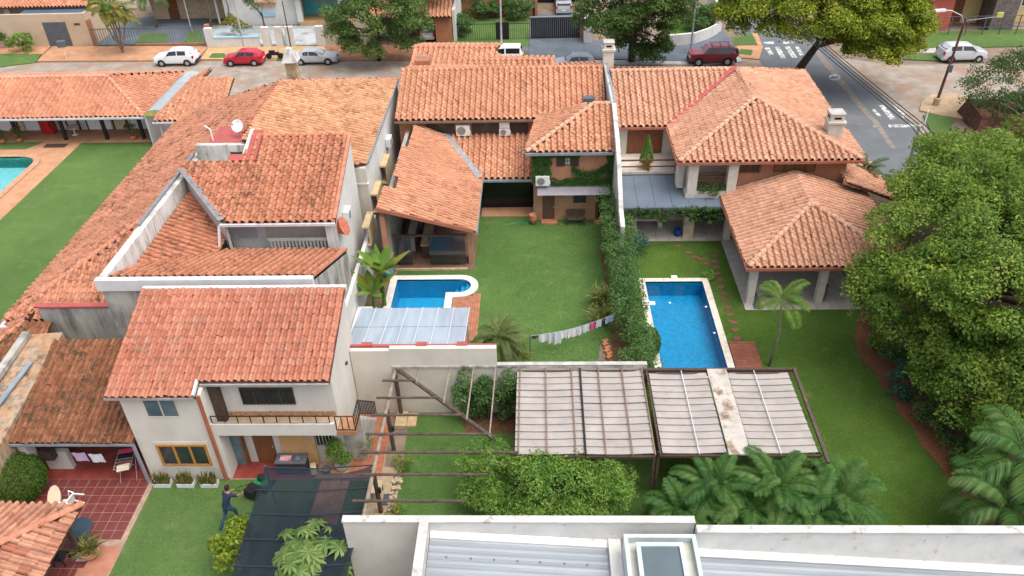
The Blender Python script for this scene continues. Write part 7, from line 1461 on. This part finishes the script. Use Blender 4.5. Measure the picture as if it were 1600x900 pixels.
# brick carport and brick house
c0 = G(694, 68); t = thing('brick_carport', 'brick carport with tile edge behind the rounded street tree', 'carport', (c0.x, c0.y, 0)); MB().box(c0.x - .8, c0.x + .9, c0.y, c0.y + .6, 0, 2.9).build('pillar', m_brick, t); MB().box(c0.x - 7.5, c0.x - 6.9, c0.y, c0.y + .6, 0, 2.9).build('pillar', m_brick, t); MB().box(c0.x - 7.5, c0.x - .801, c0.y + 6, c0.y + 6.3, 0, 2.9).build('back_wall', m_darkwood, t); MB().box(c0.x - 7.5, c0.x + .9, c0.y + .1, c0.y + 6.3, 2.901, 3.1).build('slab', m_brick, t)
p = [(c0.x - 7.7, c0.y - .5, 2.9), (c0.x + 1.0, c0.y - .5, 2.9), (c0.x + 1.0, c0.y + 2.0, 3.8), (c0.x - 7.7, c0.y + 2.0, 3.8)]; r = roofpart(t, [p]); R = Roof(0); R.slope(r, p, m_tileG, .4, .4); R.finish(); MB().box(c0.x + 1.0, c0.x + 1.3, c0.y + .3, c0.y + 14, 0, 3.4).build('side_wall', m_white2, t)
c0 = G(782, 30); t = thing('brick_villa', 'brick villa with dark wooden door across the street', 'house', (c0.x, c0.y, 0)); MB().box(c0.x - 4.5, c0.x + 3.6, c0.y + .5, c0.y + 6, 0, 5.5).build('wall', m_brick, t); door(t, c0.x - 1.2, c0.x + 1.2, .1, 2.9, c0.y + .5, m_wood, 2); MB().box(c0.x - 8.5, c0.x - 4.501, c0.y + 1.5, c0.y + 6, 0, 5).build('dark_wall', m_darkwood, t)
for sx in (-1, 1): MB().lathe((c0.x + sx * 2.4, c0.y + .38, 1.9), [(.05, 0), (.18, .1), (.2, .5), (.05, .65)], 8).build('wall_lantern', m_black, t)
MB().box(c0.x + 4.2, c0.x + 9.8, c0.y + 6, c0.y + 7, 0, 5).build('garage_back', m_blackop, t); MB().box(c0.x + 3.9, c0.x + 4.2, c0.y + .3, c0.y + 6, 0, 5).build('side_wall', m_brick, t)
b = G(826, 62).y; f = thing('iron_fence', 'black iron fence and double gate before the brick villa', 'fence', (0, b, 0)); xa, xm, xb = G(705, 66).x, G(828, 62).x, G(906, 62).x
for k in range(37): x = xa + (xm - xa) * k / 36; MB().box(x - .02, x + .02, b - .02, b + .02, .1, 1.7).build('bar', m_black, f)
MB().box(xa, xm, b - .03, b + .03, 1.7, 1.76).build('rail', m_black, f); gx = G(775, 64).x; MB().box(gx, gx + 1.4, b - .05, b - .031, .1, 1.9).build('small_gate', m_black, f)
for k in range(24): x = xm + .1 + (xb - xm - .1) * k / 24; MB().box(x + .01, x + (xb - xm) / 24 - .015, b - .03, b + .03, .12, 2.3).build('gate_board', m_black, f)
MB().box(xm, xb, b - .06, b + .06, 2.301, 2.38).build('rail', m_steel, f); MB().box(xb, xb + .7, b - .2, b + .3, 0, 2.5).build('pier', m_brick, f); q = G(918, 68); MB().box(q.x - .4, q.x + .5, q.y - .1, q.y + 4, 0, 2.6).build('white_pier', m_white2, f)
# curved white wall
t = thing('curved_wall', 'low curved white wall behind the maroon car', 'wall', tuple(G(1090, 68))); pts = [G(x, y) for x, y in ((1040, 74), (1062, 72.5), (1085, 70), (1105, 63), (1120, 55), (1127, 48))]
vv, ff = [], []
for p in pts: vv += [(p.x, p.y, 0), (p.x, p.y, 1.2), (p.x + .05, p.y + .35, 1.2), (p.x + .05, p.y + .35, 0)]
for i in range(len(pts) - 1): ff += [(4 * i, 4 * i + 4, 4 * i + 5, 4 * i + 1), (4 * i + 1, 4 * i + 5, 4 * i + 6, 4 * i + 2), (4 * i + 2, 4 * i + 6, 4 * i + 7, 4 * i + 3)]
MB().add(vv, ff + [(0, 1, 2, 3), tuple(4 * (len(pts) - 1) + k for k in (3, 2, 1, 0))]).build('wall', m_white2, t); q = G(1120, 40); MB().box(q.x - .3, q.x + .5, q.y, q.y + 5, 0, 2.4).build('pier', m_white2, t)
slab_px('garden_lawn', [(1040, 66), (1045, 30), (1115, 30), (1118, 50), (1085, 64)], .06, m_grassR); bush('round flowering bush behind the curved white wall', tuple(G(1098, 45) + Vector((0, 0, 1.2))), (1.7, 1.5, 1.4), 16, .8, .25, l_hedge)
# yellow and red building, top right
q = G(1530, 50); t = thing('yellow_building', 'yellow building with red sloping porch and grey stone pier', 'building', (q.x, q.y, 0)); MB().box(q.x - 7, q.x + 14, q.y + 3, q.y + 10, 0, 6).build('wall', mat('yellow_paint', (.55, .42, .2), .85, .1, 2), t)
MB().box(q.x + 1.0, q.x + 3.4, q.y + .3, q.y + 2.99, 0, 4.5).build('stone_pier', mat('grey_stone', (.14, .12, .11), .9, .4, 5, bump=.4), t); MB().box(q.x - 5.0, q.x - 2.8, q.y + 1.0, q.y + 2.99, 0, 3.6).build('red_pier', mat('red_paint', (.45, .11, .08), .8, .12, 2), t); MB().box(q.x - 6, q.x + 4, q.y + .5, q.y + 2.99, 3.601, 4.0).build('red_beam', mat('red_paint', (0, 0, 0)), t)
window(t, q.x + 5, q.x + 8.6, 1.6, 3.2, q.y + 3, m_gutter, m_glass, 3, 1, .1); MB().box(q.x - 7, q.x - 5.1, q.y + 2.95, q.y + 2.999, 1.9, 3.6).build('window', m_glass, t); MB().box(q.x - 2.2, q.x - .8, q.y + 2.94, q.y + 2.999, .1, 2.6).build('door', m_wood, t)
f = thing('thin_fence', 'thin dark fence in front of the yellow building', 'fence', (q.x, q.y - 1, 0))
for k in range(12): x = q.x - 7 + k * 1.7; MB().box(x - .04, x + .04, q.y - 1.0, q.y - .92, 0, 2.0).build('post', m_grey, f)
for z in (.8, 1.9): MB().box(q.x - 7, q.x + 12, q.y - .99, q.y - .93, z, z + .05).build('rail', m_grey, f)
# street-side plants
bush('bright bushy shrub on the grass verge at the far left', tuple(G(38, 82) + Vector((0, 0, 1.0))), (1.3, 1.0, 1.0), 18, .5, .2, l_bush); bush('dark feathery shrub beside the garage door', tuple(G(62, 68) + Vector((0, 0, .9))), (1.0, .7, 1.0), 12, .45, .2, l_palm); bush('dark shrub at the left edge across the street', tuple(G(8, 74) + Vector((0, 0, .9))), (1.2, .8, 1.0), 12, .45, .2, l_palm)
c = G(192, 82, .12); t = palm('clump of yellow green palms in front of the grey gate', c, (c.x, c.y, 4.4), 12, 2.4, .8, [l_palm, l_palmy, l_palmy], (.1, 1.3), 1.8, .1, w_=.06)
for k in range(5):
    tp = Vector((c.x + (k - 2) * .7, c.y + random.uniform(-.4, .4), random.uniform(3.2, 5.0))); MB().tube([c, c.lerp(tp, .5), tp], [.08, .07, .05], 6).build('stem', m_barkg, t); [frond(tp, random.uniform(0, 6.3), random.uniform(.1, 1.2), random.uniform(1.5, 2.2), 1.7, .7, random.choice([l_palm, l_palmy]), t, w_=.06) for j in range(7)]
for k, (x, y, h) in enumerate(((330, 44, 4.5), (360, 40, 4.5), (245, 44, 3.5))): c = G(x, y); palm(['dark palm behind the brick pier of the metal fence', 'green palm beside the white blue house', 'palm in the court of the beige house'][k], c, (c.x, c.y, h), 14, 2.5, .8, [l_palm, l_palm, l_palmy], (.1, 1.3), 1.8, .14, 'palms of the houses across the street', w_=.06)
bush('autumn coloured bush behind the pale blue railing', tuple(G(372, 62) + Vector((0, 1.0, 1.4))), (1.8, .8, 1.0), 16, .5, .2, l_palmy); cl = crown_clumps(tuple(G(415, 50) + Vector((0, 0, 3.2))), (1.5, 1.3, 1.2), 16, .55); b = G(415, 50); tree('small_tree', 'small green tree behind the white blue wall', 'tree', (b.x, b.y, 0), [(b.x, b.y, 2)], .1, cl, 250, .22, l_hedge, m_bark, 6)
for k, (x, y, s_) in enumerate(((722, 55, 1.3), (765, 30, 1.2), (808, 30, 1.3), (725, 25, 1.8))): p = G(x, y); bush(['round green bush behind the iron fence', 'round bush left of the villa door', 'round bush right of the villa door', 'large bush left of the brick villa'][k], (p.x, p.y, s_ * .8), (s_ * 1.2, s_, s_ * .85), 20, s_ * .5, .22, l_hedge)
# round road sign on the pavement
c = G(104, 91, .12); t = thing('waste_basket', 'dark basket on a white post at the kerb', 'basket', c); MB().tube([c, c + Vector((0, 0, 1.2))], .04, 6).build('post', m_plasticw, t); MB().obox(c + Vector((0, 0, 1.5)), .8, .5, .6, .3).build('basket', m_grey, t)
# small things: hose, veranda table, floor grate
c = G(833, 351); pts = [(c.x + (.42 - .012 * k) * math.cos(k * .5) - .02 * k, c.y + (.3 - .008 * k) * math.sin(k * .5), .03 + .002 * k) for k in range(30)] + [(c.x - 1.2, c.y + .2, .03), (c.x - 2.0, c.y - .1, .03)]
tag(MB().tube(pts, .02, 5).build('garden_hose', mat('green_hose', (.03, .3, .16), .5)), 'green garden hose coiled on the lawn before the dark opening', 'hose')
c = G(118, 211); t = thing('veranda_table', 'round white table on the veranda beside the red fridge', 'table', (c.x, c.y, .03)); MB().lathe((c.x, c.y, 0), [(.5, .7), (.52, .73), (.5, .75)], 18).build('table_top', m_plasticw, t); MB().tube([(c.x, c.y, .03), (c.x, c.y, .7)], .05, 8).build('pedestal', m_plasticw, t); MB().lathe((c.x, c.y, .03), [(.28, 0), (.2, .05), (.05, .08)], 12).build('foot', m_plasticw, t)
c = G(87, 228); tag(MB().box(c.x - .9, c.x + .9, c.y - .35, c.y + .35, .009, .03).build('floor_grate', m_darkwood), 'dark rectangular grate in the orange terrace near the turquoise pool', 'grate')
# ================================================================ MAN WITH LAWN MOWER
def man():
    d = Vector((.37, .929, 0)); rz = math.atan2(d.y, d.x) - math.pi / 2; base = Vector((-13.3, 21.8, 0))
    t = thing('person', 'man in navy shirt and blue jeans pushing a lawn mower', 'person', (base.x, base.y, .01), None, rz); t.scale = (1.1, 1.1, 1.1)
    vs_, es, rad = [], [], []
    def v(p, r, par=None):
        vs_.append(p); rad.append(r if isinstance(r, tuple) else (r, r))
        if par is not None: es.append((par, len(vs_) - 1))
        return len(vs_) - 1
    pel = v((0, .0, .96), (.165, .125)); wst = v((0, .06, 1.10), (.15, .115), pel); chs = v((0, .18, 1.32), (.175, .125), wst); upc = v((0, .25, 1.44), (.15, .1), chs); nk = v((0, .30, 1.52), (.06, .06), upc); hd0 = v((0, .335, 1.58), (.075, .08), nk); hd1 = v((0, .36, 1.665), (.088, .105), hd0); v((0, .355, 1.755), (.07, .08), hd1)
    for s, (kx, ky, kz, ax, ay, az, tx, ty) in ((-1, (-.12, -.02, .50, -.13, -.48, .11, -.13, -.34)), (1, (.12, .26, .52, .12, .24, .08, .13, .44))):
        hp = v((s * .10, .01, .88), .105, pel); kn = v((kx, ky, kz), .072, hp); an = v((ax, ay, az), .05, kn); he = v((ax, ay - .03 if s > 0 else ay - .05, az - .05 if s > 0 else az - .02), (.042, .04), an); v((tx, ty, .045), (.045, .032), an)
        sh = v((s * .19, .25, 1.40), .075, upc); el = v((s * .25, .42, 1.20), .052, sh); wr = v((s * .22, .66, 1.06), .036, el); pa = v((s * .215, .73, 1.035), (.042, .028), wr)
        for k in range(4):
            fx = s * (.215 - .03 + k * .02); f1 = v((fx, .785 - abs(k - 1.5) * .006, 1.03), .0095, pa); f2 = v((fx, .80, .998), .009, f1); v((fx, .775, .985), .008, f2)
        th = v((s * .18, .745, 1.03), .011, pa); v((s * .165, .775, 1.015), .009, th)
    me = bpy.data.meshes.new('body'); me.from_pydata(vs_, es, []); o = bpy.data.objects.new('body', me); COL.objects.link(o); md = o.modifiers.new('Skin', 'SKIN'); sv = me.skin_vertices[0].data
    for i, r in enumerate(rad): sv[i].radius = r
    sv[0].use_root = True; sb = o.modifiers.new('Subdivision', 'SUBSURF'); sb.levels = 2; sb.render_levels = 2
    dg = bpy.context.evaluated_depsgraph_get(); new = bpy.data.meshes.new_from_object(o.evaluated_get(dg)); bpy.data.objects.remove(o)
    new.name = 'body'; skin = mat('skin', (.32, .16, .1), .6, .08); shirt = mat('navy_shirt', (.02, .026, .06), .9, .2, 6); jeans = mat('blue_jeans', (.018, .062, .115), .9, .2, 6); shoe = mat('dark_shoes', (.03, .03, .035), .7)
    new.materials.clear()
    for m_ in (skin, shirt, jeans, shoe): new.materials.append(m_)
    for p in new.polygons:
        c = p.center; p.use_smooth = True
        arm = abs(c.x) > .15 and c.y > .3 and c.z < 1.36
        p.material_index = 3 if c.z < .085 else 2 if c.z < .99 and not (arm and c.y > .5) else (0 if c.z > 1.5 or (arm and c.y > .42) else 1)
    b = bpy.data.objects.new('body', new); COL.objects.link(b); b.parent = t
    hv = MB(); c = Vector((0, .345, 1.69)); V, F = [], []
    for i in range(7):
        ph = math.pi * .62 * i / 6
        for j in range(14): th = 2 * math.pi * j / 14; V.append((c.x + .105 * math.sin(ph) * math.cos(th), c.y - .012 + .118 * math.sin(ph) * math.sin(th) * (1 if math.sin(th) < 0 or ph < 1.0 else .75), c.z + .115 * math.cos(ph) - (.03 if math.sin(th) < -.2 else 0) * (i / 6)))
    for i in range(6):
        for j in range(14): a, b2_ = i * 14 + j, i * 14 + (j + 1) % 14; F.append((a, b2_, b2_ + 14, a + 14))
    hv.add(V, F).build('hair', mat('black_hair', (.012, .01, .009), .7), t, True, True)
    for s in (-1, 1): MB().tube([(s * .092, .35, 1.645), (s * .108, .345, 1.665), (s * .096, .34, 1.69)], [.012, .018, .01], 6).build('ear', skin, t, True); MB().lathe((s * .034, .452, 1.668), [(.006, -.008), (.012, 0), (.006, .008)], 6).build('eye', m_black, t, True)
    MB().add([(-.016, .455, 1.62), (.016, .455, 1.62), (0, .492, 1.628), (0, .455, 1.67)], [(0, 1, 2), (1, 3, 2), (3, 0, 2)]).build('nose', skin, t, True); MB().box(-.026, .026, .44, .458, 1.588, 1.596).build('mouth', mat('lips', (.25, .09, .07), .6), t, True)
    # mower in front of him
    m = thing('lawn_mower', 'green and black push lawn mower with grass box', 'lawn mower', (base.x + d.x * 1.92, base.y + d.y * 1.92, .01), None, rz); m.scale = (1.1, 1.1, 1.1); mg = mat('mower_green', (.01, .22, .05), .4)
    MB().lathe((0, .25, 0), [(.34, .1), (.36, .2), (.3, .3), (.2, .34)], 18).build('deck', mg, m, True); MB().lathe((0, .28, .34), [(.14, 0), (.16, .12), (.13, .2), (.05, .22)], 14).build('engine', m_black, m, True)
    MB().add([(-.26, -.6, .12), (.26, -.6, .12), (.26, -.05, .2), (-.26, -.05, .2), (-.22, -.58, .5), (.22, -.58, .5), (.24, -.08, .45), (-.24, -.08, .45)], [(3, 2, 1, 0), (4, 5, 6, 7), (0, 1, 5, 4), (1, 2, 6, 5), (2, 3, 7, 6), (3, 0, 4, 7)]).build('grass_box', m_black, m, True)
    for sx in (-1, 1):
        for y, r_ in ((.48, .1), (-.02, .13)): MB().tube([(sx * .34, y, r_), (sx * .4, y, r_)], r_, 12).build('wheel', m_tyre, m, True)
    MB().tube([(-.22, 0, .3), (-.215, -.7, .85), (-.215, -.985, 1.015), (.215, -.985, 1.015), (.215, -.7, .85), (.22, 0, .3)], .014, 6).build('handle', m_black, m, True)
man()
